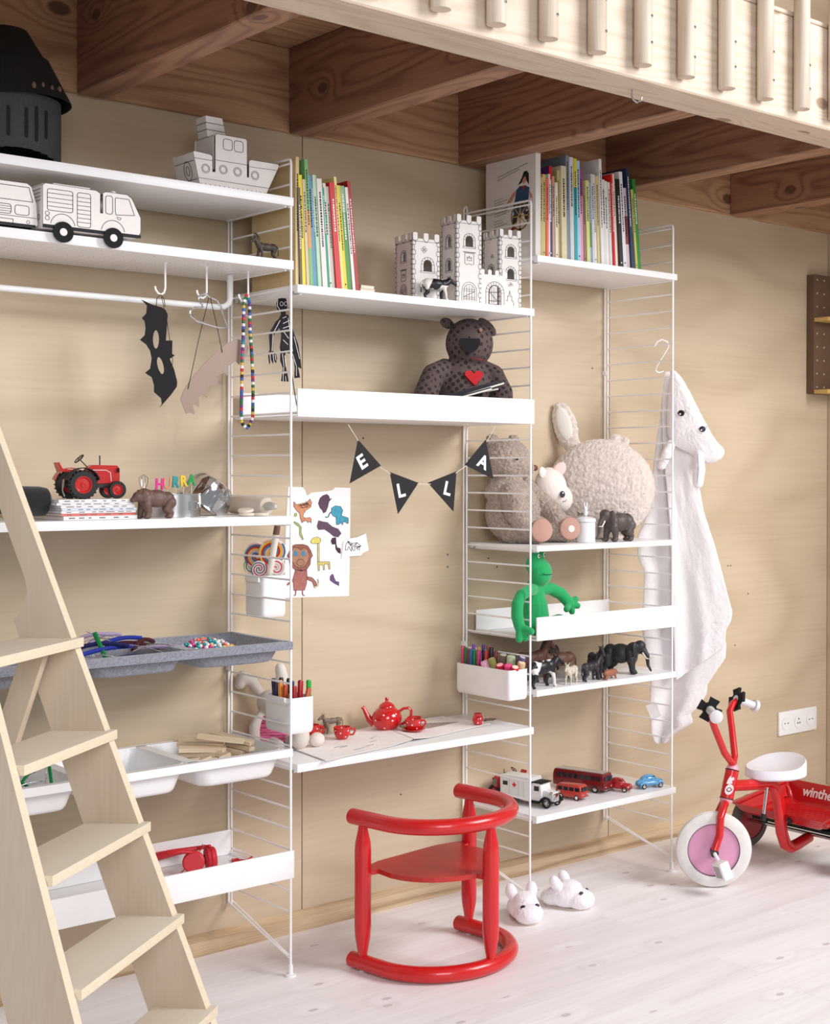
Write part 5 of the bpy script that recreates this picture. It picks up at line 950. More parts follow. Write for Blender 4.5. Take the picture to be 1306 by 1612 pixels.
pv = [Vector(p) for p in path]; bcol = {'r': (200, 30, 40), 'g': (20, 110, 60), 'w': (236, 232, 230), 'y': (214, 180, 70), 'b': (50, 90, 170), 'p': (110, 40, 130), 'k': (24, 24, 26), 't': (30, 140, 150), 'm': (200, 60, 110)}
seq = 'rgwgybwprgwbkwpbtwpmtmgywrykbywrbbpggprbgwykwbkypwrykgbwrkgygwprbkywgrgbk'
bme = {}; dist = 0.004; k = 0; tot = sum((b-a).length for a, b in zip(pv, pv[1:]))
while dist < tot-.003 and k < 120:
    s_ = dist; j = 0
    while s_ > (pv[j+1]-pv[j]).length: s_ -= (pv[j+1]-pv[j]).length; j += 1
    d = (pv[j+1]-pv[j]); c = pv[j]+d.normalized()*s_; ch = seq[k % len(seq)]
    if ch not in bme:
        o = MB().lathe([(.0012, -.0036), (.0036, -.0036), (.0041, -.003), (.0041, .003), (.0036, .0036), (.0012, .0036)], n=12).build('bead', mat('bead_'+ch, bcol[ch], .3), t); bme[ch] = o.data
    else: o = link('bead', bme[ch], None, t)
    o.location = c-t.location; o.rotation_euler = Vector((0, 0, 1)).rotation_difference(d.normalized()).to_euler(); dist += .0074; k += 1
MB().tube(path, .0006, 5, closed=True).build('string', PAPER, t, world=True)
# paper skeleton puppet near the wall
t = thing('paper_skeleton', 'black paper skeleton puppet with white drawn bones hanging before the wall', 'paper puppet', (.05, -.175, 1.675))
B6 = mat('skeleton_black', (26, 19, 28), .85)
for i, (nm, P) in enumerate((('head', D_sk_head), ('torso', D_sk_torso), ('arm', D_sk_armA), ('arm', D_sk_armB), ('leg', D_sk_legA), ('leg', D_sk_legB))): MB().plate(P, [], -.1755-.0007*(i % 3), -.175-.0007*(i % 3)).build(nm, B6, t, world=True, smooth=False)
q = MB()
for L6 in D_sk_lines: q.line(L6, .0012, -.1774)
q.build('drawn_bones', PAPER, t, world=True, smooth=False, kind='stuff')
MB().tube(P3(D_sk_stick[:2], -.1742), .0012, 6).build('stick', BLACK, t, world=True)
MB().tube(P3([D_sk_stick[2], (D_sk_stick[2][0], 1.6745)], -.1745), .0005, 5).build('thread', PAPER, t, world=True)
# ------------------------------------------------------------------ felt tray, bowls, bottom shelf contents
def tubecurve(p0, p1, sag, n=10, wob=0.004):
    a, b = Vector(p0), Vector(p1); off = Vector((random.uniform(-wob, wob), random.uniform(-wob, wob), sag))
    return [a.lerp(b, i/n)+off*math.sin(math.pi*i/n) for i in range(n+1)]
FZ = dict(blue=mat('chenille_blue', (36, 50, 150), .95), green=mat('chenille_green', (20, 120, 60), .95), maroon=mat('chenille_maroon', (70, 20, 30), .95), lilac=mat('chenille_lilac', (168, 150, 178), .95), navy=mat('chenille_navy', (24, 26, 80), .95), silver=SILV)
pc = [('blue', (-.50, -.24, .825), (-.36, -.20, .830), .004, 'bright blue pipe cleaner at the front of the felt tray'), ('navy', (-.46, -.255, .805), (-.33, -.24, .808), .006, 'dark navy pipe cleaner low in the felt tray'), ('blue', (-.42, -.17, .838), (-.32, -.16, .842), .006, 'short blue pipe cleaner bundle lying over the lilac one'),
      ('maroon', (-.40, -.14, .826), (-.285, -.18, .815), .012, 'dark maroon pipe cleaner arching in the felt tray'), ('lilac', (-.42, -.10, .830), (-.33, -.07, .842), .012, 'pale lilac pipe cleaner loop at the back of the felt tray'), ('lilac', (-.34, -.16, .82), (-.23, -.20, .815), .004, 'pale lilac pipe cleaner reaching toward the loose beads'),
      ('green', (-.438, -.235, .806), (-.452, -.20, .868), .0, 'green pipe cleaner standing upright in the felt tray'), ('silver', (-.47, -.20, .872), (-.40, -.20, .835), .0, 'silver tinsel stem rising at the left of the felt tray'), ('silver', (-.41, -.21, .838), (-.30, -.24, .812), .006, 'silver tinsel stem across the middle of the felt tray'), ('silver', (-.52, -.25, .815), (-.42, -.26, .812), .01, 'silver tinsel stem lying along the front of the felt tray'),
      ('silver', (-.49, -.17, .835), (-.38, -.13, .842), .01, 'silver tinsel stem at the back of the heap in the felt tray'), ('silver', (-.38, -.24, .822), (-.25, -.20, .818), .012, 'silver tinsel stem reaching toward the beads in the felt tray'), ('navy', (-.50, -.19, .832), (-.38, -.22, .834), .010, 'navy pipe cleaner lying on top of the heap in the felt tray'), ('maroon', (-.36, -.20, .820), (-.27, -.12, .826), .014, 'dark maroon pipe cleaner at the right end of the heap'), ('lilac', (-.46, -.09, .835), (-.37, -.12, .850), .010, 'pale lilac pipe cleaner standing up behind the green one')]
for c, a, b, sg, lb in pc:
    o = tinsel('pipe_cleaner', tubecurve(a, b, sg),   .0055 if c != 'silver' else .0012, .0026 if c != 'silver' else .006, FZ[c], None, dens=900 if c != 'silver' else 1500); tag(o, lb, 'pipe cleaner', 'pipe cleaners in the felt tray')
me_m = [mat('loose_%d' % i, c, .35) for i, c in enumerate(((206, 30, 130), (30, 150, 160), (236, 232, 230), (232, 110, 80), (230, 190, 60), (60, 90, 170)))]
mb = MB(); cnt = []
for i in range(260):
    r = random.random()**.6; a = random.uniform(0, 6.283); x = -.150+.072*r*math.cos(a); y = -.155+.062*r*math.sin(a); n0 = len(mb.bm.faces)
    mb.ell((x, y, .793+.026*(1-r*r)+random.uniform(0, .008)), .0052, n=7); cnt.append((len(mb.bm.faces), min(5, max(0, int((x+.222)/.148*4+random.uniform(-1.2, 2.2))))))
o = mb.build('bead', me_m[0], None, kind='stuff'); tag(o, 'heap of tiny multicoloured beads in the felt tray', 'beads')
for m_ in me_m[1:]: o.data.materials.append(m_)
k = 0
for i, p in enumerate(o.data.polygons):
    while i >= cnt[k][0]: k += 1
    p.material_index = cnt[k][1]
KAP = wood('kapla_pine', (226, 208, 180), (200, 174, 142), 'x', ring=6, fine=4, rndvar=.08)
blk = None
for i in range(22):
    t_ = None
    if i < 9: L_, x, y, z_, rz, ry = .112, -.150+random.uniform(-.022, .022), -.150+random.uniform(-.045, .05), .524+i*.0075, -38+random.uniform(-20, 16), random.uniform(-4, 12)
    elif i < 16: L_, x, y, z_, rz, ry = .112, -.092+random.uniform(-.012, .012), -.150+random.uniform(-.03, .04), .528+(i-9)*.008, -72+random.uniform(-16, 18), random.uniform(4, 16)
    else: L_, x, y, z_, rz, ry = .030, -.225+(i-16)*.017, -.225+random.uniform(0, .02), .535+random.uniform(0, .015), random.uniform(-30, 40), random.uniform(-20, 20)
    o = MB().cbox((0, 0, 0), (L_, .024, .0098), bev=.0005, seg=1).build('wooden_stick', KAP, None, smooth=False)
    o.location = (x, y, z_); o.rotation_euler = (R(random.uniform(-12, 12)), R(ry), R(rz)); tag(o, 'short sawn pine stick end lying at the front of the white tub' if i >= 16 else 'flat pine building stick in the heap filling the white tub', 'wooden block', 'short stick ends in the tub' if i >= 16 else 'long sticks in the tub')
for k, (a, b, sg, c, lb) in enumerate((((-.68, -.20, .55), (-.60, -.22, .53), .02, 'green', 'green pipe cleaner loop in the left white tub'), ((-.65, -.24, .53), (-.57, -.15, .56), .015, 'green', 'second green pipe cleaner curled in the left white tub'), ((-.575, -.26, .51), (-.565, -.22, .58), 0, 'green', 'green pipe cleaner standing behind the stair in the white tub'), ((-.68, -.24, .53), (-.58, -.22, .55), .01, 'silver', 'silver tinsel stem in the left white tub'), ((-.585, -.25, .53), (-.575, -.23, .575), .0, 'silver', 'silver tinsel stem beside the upright green one'))):
    o = tinsel('pipe_cleaner', tubecurve(a, b, sg), .0036 if c != 'silver' else .001, .0022 if c != 'silver' else .006, FZ[c], None, dens=900); tag(o, lb, 'pipe cleaner', 'pipe cleaners in the left tub')
HR = mat('headphone_red', (206, 34, 48), .45)
t = thing('headphones', 'red headphones lying on the lowest left shelf', 'headphones', (-.165, -.115, .2455), rz=R(-12))
for (x, y, z_, ax) in ((.0, -.01, .030, (-.35, -1, .22)), (.052, .015, .028, (1, -.12, .1))):
    a_ = Vector(ax).normalized(); q = MB().lathe([(0, .011), (.022, .011), (.0265, .007), (.027, 0), (.025, -.003)], (x, y, z_), a_, 28).build('earcup', HR, t)
    MB().lathe([(.012, -.016), (.023, -.016), (.027, -.010), (.025, -.003), (0, -.003)], (x, y, z_), a_, 28).build('cushion', mat('cushion_red', (186, 24, 40), .7), q)
MB().tube([(-.005, -.015, .056), (-.03, -.01, .060), (-.062, .012, .052), (-.085, .04, .040), (-.07, .075, .034), (-.025, .08, .036), (.03, .06, .044), (.05, .02, .056)], [.004, .006, .009, .010, .010, .009, .006, .004], 10).build('headband', HR, t)
MB().tube([(.0, -.03, .008), (-.02, -.045, .003), (-.05, -.03, .002), (-.03, .0, .002), (.04, .03, .058), (.03, .02, .062)], .0014, 6).build('cable', HR, t)
o = MB().tube([(.012, -.115, .256), (-.008, -.125, .2535), (-.022, -.11, .2525), (-.03, -.09, .2475), (-.022, -.075, .2475), (-.008, -.08, .2475), (-.025, -.13, .2475)], .0022, 8).build('red_cable', HR, None); tag(o, 'loop of red cable at the right end of the lowest left shelf', 'cable')
o.location.x = -.012
# ------------------------------------------------------------------ patterned bear with heart, and thin books on its lap
BF = lattice('brown_weave', (92, 76, 74), (48, 36, 36), 62, .40)
t = thing('patterned_bear', 'large dark brown woven-pattern teddy bear with a red heart on its chest', 'soft toy', (.665, -.14, 1.3755))
def wl(o): return tuple(a-b for a, b in zip(o, t.location))
organic('body', [('e', wl((.665, -.13, 1.472)), (.090, .075, .096)), ('e', wl((.672, -.150, 1.600)), (.069, .067, .072)), ('e', wl((.668, -.14, 1.545)), (.045, .045, .04)),
                 ('c', [wl(p) for p in ((.600, -.13, 1.530), (.552, -.14, 1.506), (.516, -.155, 1.45), (.512, -.17, 1.412))], [.026, .032, .035, .032]),
                 ('c', [wl(p) for p in ((.722, -.14, 1.535), (.752, -.16, 1.514), (.748, -.20, 1.46), (.738, -.215, 1.412))], [.026, .031, .034, .032]),
                 ('c', [wl(p) for p in ((.62, -.16, 1.408), (.60, -.235, 1.408))], [.031, .029]), ('c', [wl(p) for p in ((.70, -.16, 1.408), (.69, -.235, 1.408))], [.031, .029])], BF, t, voxel=.0035, smooth=8)
MB().ell(wl((.604, -.135, 1.654)), (.028, .010, .015), (0, .15, .2)).build('ear', BF, t); MB().ell(wl((.712, -.180, 1.648)), (.034, .012, .016), (0, .7, -.3)).build('ear', BF, t)
MB().plate([(.029, .012), (.026, .016), (-.026, .016), (-.029, .012)]+[(.029*math.cos(R(g)), .012+.036*math.sin(R(g))) for g in range(190, 351, 16)], [], -.0115, -.004, Matrix.Translation(wl((.628, -.206, 1.592))) @ Matrix.Rotation(R(-34), 4, 'Z')).build('nose', BLACK, t, smooth=False)
MB().ell((0, 0, 0), (.026, .0135, .019), n=20).build('muzzle', BF, t).matrix_parent_inverse = Matrix.Translation(wl((.629, -.204, 1.588))) @ Matrix.Rotation(R(-34), 4, 'Z')
MB().plate([(x*.028, z*.026) for x, z in ((0, .35), (.25, .62), (.6, .7), (.95, .5), (1.0, .15), (.6, -.35), (0, -.95), (-.6, -.35), (-1.0, .15), (-.95, .5), (-.6, .7), (-.25, .62))], [], -.002, .006, Matrix.Translation(wl((.646, -.204, 1.502))) @ Matrix.Rotation(R(-14), 4, 'Z') @ Matrix.Rotation(R(-12), 4, 'X')).build('heart_patch', mat('heart_red', (186, 14, 24), .8), t, smooth=False)
MB().ell(wl((.662, -.2135, 1.634)), (.006, .002, .006)).build('eye', mat('button_tan', (150, 104, 88), .5), t)
MB().tube([wl(p) for p in ((.636, -.208, 1.556), (.652, -.214, 1.550), (.672, -.214, 1.551))], .0022, 6).build('mouth', mat('stitch_red', (120, 24, 30), .8), t)
DK = mat('cover_charcoal', (50, 52, 60), .5)
for k, (x, y, z, L_, ry, lb) in enumerate(((.478, -.292, 1.421, .17, -14, 'thin dark-covered book leaning lowest on the lap of the patterned bear'), (.520, -.284, 1.434, .18, -15, 'thin dark-covered book resting highest, reaching up to the right bear arm'), (.500, -.256, 1.431, .20, -10, 'thin dark-covered book at the back, half hidden on the bear lap'))):
    t = thing('thin_book', lb, 'book', (x, y, z), rot=(R(18), R(ry), R(2)), group='thin books on the bear lap')
    MB().box((0, 0, 0), (L_, .028 if k == 0 else .022, .0008)).box((0, 0, .0056), (L_, .028 if k == 0 else .022, .0064)).build('cover', DK, t, smooth=False)
    MB().box((.0004, -.0002, .0009), (L_-.0004, .0215, .0055)).build('pages', mat('pages', (232, 226, 214), .9), t, smooth=False)
# ------------------------------------------------------------------ letter bunting
t = thing('bunting', 'string of four black pennants spelling ELLA under the edged shelf', 'bunting', (.42, -.3, 1.30))
PK = mat('pennant_black', (34, 32, 34), .85)
for k, (tri, c, ch, ro) in enumerate(zip(D_pen, D_penc, 'ELLA', (-31, -12, 14, 24))):
    o = MB().plate(tri, [], -.3015, -.300).build('pennant', PK, t, world=True, smooth=False)
    text_obj(ch, .050, .001, PAPER, Matrix.Translation((c[0]-t.location.x, -.0022, c[1]-t.location.z)) @ Matrix.Rotation(R(ro), 4, 'Y') @ Matrix.Rotation(R(90), 4, 'X'), t, 'letter', bold=.0014)
q = MB()
for s_ in D_str: q.tube([(x, -.3022, z) for x, z in s_], .0010, 6)
q.build('cord', mat('cord_cream', (222, 210, 190), .8), t, world=True)
# ------------------------------------------------------------------ child's drawing on the wall
t = thing('child_drawing', 'torn white sheet of coloured animal drawings taped to the plywood wall', 'drawing', (.27, .0085, 1.04))
MB().plate(D_draw['paper'], [], .0078, .0085).build('sheet', PAPER, t, world=True, smooth=False)
cols = dict(fox=(206, 140, 104), elephant=(70, 158, 182), trunk=(60, 110, 120), feather=(92, 66, 84), scribble=(100, 76, 96), trunk2=(72, 50, 66), snake=(176, 190, 110), snakehead=(176, 190, 90), ghead=(228, 214, 110), gneck=(214, 204, 130), gbody=(214, 196, 110), mhead=(156, 98, 84), mface=(176, 130, 104), mbody=(172, 108, 100), marmR=(168, 106, 98), marmL=(160, 100, 96), mlegL=(150, 90, 90), mlegR=(150, 90, 90), banana=(226, 216, 150), hatch=(104, 80, 120))
for i, (nm, c) in enumerate(cols.items()): MB().plate(D_draw[nm], [], .0072-.0001*(nm in ('mface',)), .0077).build('painted_shape', mat('crayon_'+nm, c, .85, var=.22, vscale=260, stretch=(1, 1, .25)), t, world=True, smooth=False)
q = MB()
for nm in ('fox', 'elephant', 'snake', 'ghead', 'gbody', 'mhead', 'mbody', 'marmR', 'banana', 'mface', 'gneck', 'snakehead'): q.line(D_draw[nm], .0008, .0070, closed=True)
q.line(D_draw['snout'], .0008, .0068, closed=True)
fx = D_draw['fox']; cx_ = sum(p[0] for p in fx[:9])/9; cz_ = sum(p[1] for p in fx[:9])/9
for i in range(9): q.line([(cx_+random.uniform(-.02, .02), cz_+random.uniform(-.01, .012)), (cx_+random.uniform(-.02, .02), cz_+random.uniform(-.01, .012))], .0012, .0068)
q.build('pen_lines', mat('pen_dark', (58, 44, 52), .8), t, world=True, smooth=False, kind='stuff')
for nm in ('eyeL', 'eyeR'): MB().plate(D_draw[nm], [], .0066, .0070).build('drawn_eye', mat('crayon_blue', (70, 140, 180), .8), t, world=True, smooth=False)
t = thing('zebra_scrap', 'small torn paper scrap with a drawn zebra overlapping the animal drawing', 'drawing', (.40, .0065, 1.04))
MB().plate(D_draw['scrap'], [], .0052, .0060).build('sheet', PAPER, t, world=True, smooth=False)
q = MB(); q.line(D_draw['zebra'], .0012, .0050, closed=True); zb = D_draw['zebra']
for i in range(0, len(zb)-6, 1): q.line([zb[1+i % 5], ((zb[1+i % 5][0]+zb[-3-i % 6][0])/2, (zb[1+i % 5][1]+zb[-3-i % 6][1])/2)], .0011, .0050)
q.build('pen_lines', INK, t, world=True, smooth=False, kind='stuff')
# ------------------------------------------------------------------ hanging boxes with pens
def pocket(label, x0, x1, y0, y1, z0, z1, side):
    t = thing('hanging_box', label, 'organiser box', ((x0+x1)/2, (y0+y1)/2, z0)); a, b = (x1-x0)/2, (y1-y0)/2; H = z1-z0; mb = MB()
    out = [(rrect(-a+k, -b+k, a-k, b-k, .010-k*.5, 4), z) for k, z in ((.004, 0.0), (.0015, .004), (.0, .012), (0, H))]
    inn = [(rrect(-a+k, -b+k, a-k, b-k, .008, 4), z) for k, z in ((.002, H), (.002, .014), (.004, .004))]
    ra = loops(mb, out); ri = loops(mb, inn); mb.bm.faces.new(ra[0]); mb.bm.faces.new(ri[-1]); n = len(ri[0])
    for j in range(n): mb.bm.faces.new((ra[-1][j], ra[-1][(j+1) % n], ri[0][(j+1) % n], ri[0][j]))
    mb.build('shell', PLAST, t, ang=50)
    sx = side*a
    MB().box((min(sx, sx+side*.006), -b*.75, H-.016), (max(sx, sx+side*.006), b*.75, H), bev=.001).build('hook_strip', PLAST, t)
    return t
pocket('white plastic box with felt pens hanging at the left end of the desk', .006, .078, -.284, -.165, .588, .677, -1)
pocket('white plastic box holding striped lollipops beside the animal drawing', .006, .076, -.156, -.066, .866, .972, -1)
pocket('long white plastic box of pens and branch crayons beside the animal shelf', .694, .7665, -.300, -.060, .598, .683, 1)
def marker(label, p, tip, r, col, cap=None, group=None, kind='marker'):
    a, b = Vector(p), Vector(tip); d = (b-a); L_ = d.length; q = Vector((0, 0, 1)).rotation_difference(d.normalized())
    t = thing(kind, label, 'pen', p, group=group, rot=tuple(q.to_euler()))
    MB().lathe([(0, 0), (r*.9, 0), (r, .002), (r, L_*.62), (0, L_*.62)], n=14).build('barrel', mat('pen_%d_%d_%d' % col, col, .35), t)
    c2 = cap or tuple(int(x*.82) for x in col)
    MB().lathe([(0, L_*.621), (r*1.06, L_*.621), (r*1.06, L_*.97), (r*.8, L_), (0, L_)], n=14).build('cap', mat('pen_%d_%d_%d' % c2, c2, .3), t)
def row_pens(lst, base, group, where):
    for k, (nm, x, y, tx, ty, h, r, c, cp) in enumerate(lst):
        marker(f'{nm} {where}', (x, y, base), (x+tx, y+ty, base+h), r, c, cp, group)
row_pens([('dark navy felt pen leaning left at the back', .030, -.185, -.004, .010, .122, .0055, (36, 38, 86), None), ('second navy felt pen, right of the first,', .022, -.200, -.003, .002, .120, .0055, (40, 36, 90), None), ('black-capped felt pen', .045, -.190, -.006, .000, .124, .0055, (60, 50, 70), (26, 24, 30)), ('coral orange felt pen with a yellow tip', .020, -.222, .000, .004, .122, .006, (228, 84, 50), (236, 150, 60)), ('bright orange felt pen', .020, -.237, .004, .001, .112, .006, (238, 96, 40), None),
          ('dark plum felt pen', .046, -.215, .000, .0, .124, .0055, (50, 34, 60), None), ('violet-blue felt pen', .043, -.235, .000, .0, .120, .0055, (64, 54, 140), None), ('tan pen', .022, -.253, .004, .0, .092, .005, (176, 140, 96), None), ('red felt pen nearest the front rail', .026, -.266, .003, -.004, .112, .006, (200, 28, 38), None), ('tall red felt pen', .046, -.262, .004, -.002, .124, .0065, (206, 30, 44), None), ('orange crayon leaning to the right', .040, -.270, .026, -.008, .105, .006, (232, 110, 70), None), ('bright green felt pen', .068, -.272, -.001, -.002, .124, .0058, (40, 200, 60), None)],
         .593, 'pens in the left desk box', 'in the left desk box')
row_pens([('hot pink felt pen at the far end', .712, -.072, -.002, .000, .128, .005, (240, 90, 130), None), ('green felt pen next to the far pink one', .714, -.085, .0, .0, .125, .005, (20, 140, 80), None), ('dark red slim felt pen', .712, -.098, .0, .0, .122, .004, (170, 50, 60), None), ('purple-capped felt pen', .735, -.092, .0, .0, .132, .005, (60, 90, 190), (120, 60, 190)), ('blue felt pen', .712, -.110, .0, .0, .122, .0055, (50, 120, 190), None), ('second green felt pen', .714, -.124, -.001, .0, .122, .005, (30, 150, 80), None), ('yellow felt pen', .734, -.118, .0, .0, .127, .005, (220, 190, 80), None), ('magenta felt pen', .714, -.140, .002, .0, .122, .0055, (240, 60, 150), None), ('violet-tipped felt pen', .750, -.118, .0, .0, .132, .005, (100, 50, 170), None), ('red-capped felt pen at the back', .752, -.136, .0, .0, .130, .005, (190, 60, 60), None), ('teal felt pen', .736, -.146, .0, .0, .124, .0045, (30, 160, 140), None), ('black-capped felt pen', .740, -.166, .001, .0, .130, .0065, (40, 40, 60), (20, 20, 24)), ('bright red felt pen before the black-capped one', .720, -.166, .002, .0, .122, .0045, (230, 50, 50), None), ('brown-red felt pen', .742, -.184, .001, .0, .122, .0055, (160, 60, 60), None)],
         .603, 'pens in the long box', 'in the long box')
BRK = mat('bark', (120, 90, 74), .9, var=.4, vscale=300)
for k, (nm, a, b, r, c, e) in enumerate((('pale pink branch crayon at the left', (.725, -.190, .640), (.706, -.176, .697), .012, (240, 176, 200), (240, 200, 214)), ('olive and brown branch crayon', (.735, -.205, .640), (.716, -.196, .706), .011, (150, 150, 80), (214, 180, 150)), ('crimson branch crayon with a pink core', (.73, -.235, .64), (.708, -.243, .693), .0125, (190, 20, 50), (255, 180, 190)), ('grey bark branch crayon with a white core', (.75, -.200, .64), (.742, -.218, .716), .0125, (120, 100, 92), (226, 216, 206)), ('hot pink branch crayon', (.735, -.255, .64), (.716, -.271, .694), .0115, (240, 70, 140), (240, 90, 150)), ('pale green branch crayon', (.752, -.235, .64), (.748, -.246, .714), .0125, (186, 206, 166), (200, 214, 180)), ('red and cream branch crayon at the front', (.732, -.272, .645), (.724, -.292, .690), .012, (204, 30, 50), (244, 230, 206)), ('light wooden branch crayon', (.752, -.268, .645), (.750, -.290, .700), .0115, (214, 176, 140), (246, 222, 186)), ('purple-grey branch crayon at the right end', (.755, -.250, .64), (.760, -.282, .714), .0115, (86, 76, 110), (206, 200, 220)))):
    d = Vector(b)-Vector(a); L_ = d.length; t = thing('branch_crayon', nm+' in the long box', 'crayon', a, group='thick branch crayons', rot=tuple(Vector((0, 0, 1)).rotation_difference(d.normalized()).to_euler()))
    MB().lathe([(0, 0), (r*.9, 0), (r, .003), (r, L_-.004), (r*.93, L_), (0, L_)], n=16).build('stick', mat('branch_%d' % k, c, .7, var=.2, vscale=200), t)
    MB().lathe([(0, L_+.0003), (r*.75, L_+.0003), (r*.7, L_+.0012), (0, L_+.0014)], n=16).build('core', mat('core_%d' % k, e, .6), t)
# lollipops
LW = mat('candy_white', (244, 238, 232), .25)
def lolly(label, c, r, nrm, cols_, stick_to, heart=False):
    t = thing('lollipop', label, 'lollipop', c, group='lollipops in the hanging box', rot=tuple(Vector((0, 0, 1)).rotation_difference(Vector(nrm).normalized()).to_euler()))
    nturn = 1.5; n = 60; base = MB(); base.lathe([(0, -.0045), (r*.93, -.0045), (r, -.002), (r, .002), (r*.93, .0045), (0, .0045)], n=28).build('candy', LW, t)
    for j, cc in enumerate(cols_):
        q = MB(); pts = []
        for i in range(n+1):
            a = i/n*nturn*6.283+j*6.283/len(cols_); rr = r*.93*(i/n)**.8; pts.append((rr*math.cos(a), rr*math.sin(a), .0042))
        q.tube(pts, [max(.0006, r*.075)]*(n+1), 6); q.build('candy_stripe', mat('candy_%d_%d_%d' % cc, cc, .3), t)
    o = MB().tube([Vector(c), Vector(stick_to)], .0018, 8).build('stick', PAPER, t, world=False)
    o.matrix_parent_inverse = (Matrix.Translation(t.location) @ t.rotation_euler.to_matrix().to_4x4()).inverted()
VN = (-.68, -.72, .1)
lolly('large rainbow-swirl lollipop with yellow and red bands in the hanging box', (.058, -.118, 1.028), .036, VN, [(232, 196, 60), (206, 40, 50), (60, 130, 160), (236, 180, 170)], (.055, -.11, .89))
lolly('second rainbow-swirl lollipop with a blue outer band, behind the wooden wand', (.036, -.078, 1.020), .034, VN, [(60, 120, 150), (206, 40, 60), (226, 200, 90), (230, 170, 180)], (.038, -.085, .89))
lolly('small white lollipop with green and grey stripes, leftmost in the box', (.030, -.060, .993), .021, VN, [(190, 200, 110), (70, 80, 90)], (.035, -.08, .89))
lolly('small white lollipop with grey and red stripes at the box front', (.030, -.100, .986), .022, VN, [(90, 110, 120), (200, 50, 90)], (.035, -.11, .89))
lolly('small white lollipop with crimson swirls, rightmost in the box', (.052, -.146, .990), .023, VN, [(206, 20, 80), (214, 200, 190)], (.05, -.13, .89))
t = thing('wooden_wand', 'white-painted round stick with a bare brown tip in the lollipop box', 'stick', (.030, -.120, .88), rot=tuple(Vector((0, 0, 1)).rotation_difference(Vector((.045, -.115, .62)).normalized()).to_euler()))
MB().lathe([(0, 0), (.0075, 0), (.0085, .002), (.0085, .20), (0, .20)], n=16).build('stick', mat('cream_stick', (232, 224, 212), .6), t)
MB().lathe([(0, .2003), (.0084, .2003), (.0078, .222), (.005, .226), (0, .226)], n=16).build('tip', mat('brown_tip', (116, 84, 70), .7), t)
# ------------------------------------------------------------------ desk: papers, tea set, stones, doll
DZ = .5175
def sheet(name, label, pts_fn, nu, nv, mt, cat, loc, th=.0012):
    mb = MB(); V = [[mb.bm.verts.new(pts_fn(i/nu, j/nv)) for j in range(nv+1)] for i in range(nu+1)]
    W_2 = [[mb.bm.verts.new(Vector(pts_fn(i/nu, j/nv))+Vector((0, 0, th))) for j in range(nv+1)] for i in range(nu+1)]
    for G, o_ in ((V, -1), (W_2, 1)):
        for i in range(nu):
            for j in range(nv): mb.bm.faces.new([G[i][j], G[i+1][j], G[i+1][j+1], G[i][j+1]][::o_])
    ed = [(i, 0) for i in range(nu)]+[(nu, j) for j in range(nv)]+[(i, nv) for i in range(nu, 0, -1)]+[(0, j) for j in range(nv, 0, -1)]
    for a, b in zip(ed, ed[1:]+ed[:1]): mb.bm.faces.new((V[a[0]][a[1]], V[b[0]][b[1]], W_2[b[0]][b[1]], W_2[a[0]][a[1]]))
    return mb
def quadp(P, bump):
    def f(u, v):
        a = Vector(P[0]).lerp(Vector(P[1]), u); b = Vector(P[3]).lerp(Vector(P[2]), u); p = a.lerp(b, v); return (p.x, p.y, DZ+.0006+bump(u, v))
    return f
PAP2 = mat('sketch_paper', (244, 238, 236), .85, var=.05, vscale=60)
t = thing('open_papers', 'large open newspaper-like sheets spread over the desk shelf under the tea set', 'papers', (.4, -.15, DZ))
q = [(.095, -.165), (.085, -.325), (.395, -.262), (.46, .0)]
sheet('', '', quadp([(.085, -.325, 0), (.395, -.262, 0), (.46, -.005, 0), (.115, -.08, 0)], lambda u, v: .0015+.006*max(0, u-.75)*4*(1-v*.7)), 16, 8, PAP2, '', None).build('left_sheet', PAP2, t, world=True)
sheet('', '', quadp([(.398, -.262, 0), (.715, -.195, 0), (.690, -.002, 0), (.462, -.005, 0)], lambda u, v: .0015+.0065*max(0, .2-u)*5*(1-v*.7)), 16, 8, PAP2, '', None).build('right_sheet', PAP2, t, world=True)
sheet('', '', quadp([(.092, -.303, 0), (.40, -.248, 0), (.46, -.012, 0), (.112, -.09, 0)], lambda u, v: 0.0), 4, 2, PAP2, '', None, th=.0008).build('under_sheet', PAP2, t, world=True)
MB().plate([(.500, -.035), (.560, -.06), (.660, -.115), (.615, -.125), (.545, -.140), (.500, -.125), (.488, -.08)], [], DZ+.0038, DZ+.0042, plane='xy').build('printed_sketch', mat('sketch_brown', (168, 154, 146), .85, var=.35, vscale=180), t, world=True, smooth=False)
q = MB()
for (a, b) in (((.19, -.20), (.215, -.195)), ((.215, -.195), (.23, -.20)), ((.20, -.21), (.225, -.205)), ((.33, -.155), (.335, -.165)), ((.34, -.15), (.37, -.14)), ((.30, -.2), (.33, -.19)), ((.21, -.26), (.25, -.25)), ((.26, -.24), (.29, -.232))): q.line([a, b], .0012, DZ+.0042, plane='xy')
q.build('pencil_lines', mat('pencil', (120, 106, 120), .8), t, world=True, smooth=False)
DOT = mat('dot_white', (250, 246, 244), .3)
def dots(parent, fn, lst, r=.0026):
    mb = MB()
    for a, z in lst:
        rad = fn(z); mb.lathe([(0, .0006), (r*.8, .0004), (r, -.0004), (0, -.001)], (rad*math.cos(R(a)), rad*math.sin(R(a)), z), (math.cos(R(a)), math.sin(R(a)), 0), 10)
    mb.build('white_dot', DOT, parent, kind='stuff')
ZT = DZ+.0045
t = thing('teapot', 'small red teapot with white dots, curved spout and loop handle', 'teapot', (.440, -.078, ZT), rz=R(-43))
pr = [(.022, 0), (.026, .001), (.036, .012), (.0415, .026), (.0415, .036), (.037, .048), (.027, .058), (.020, .062)]
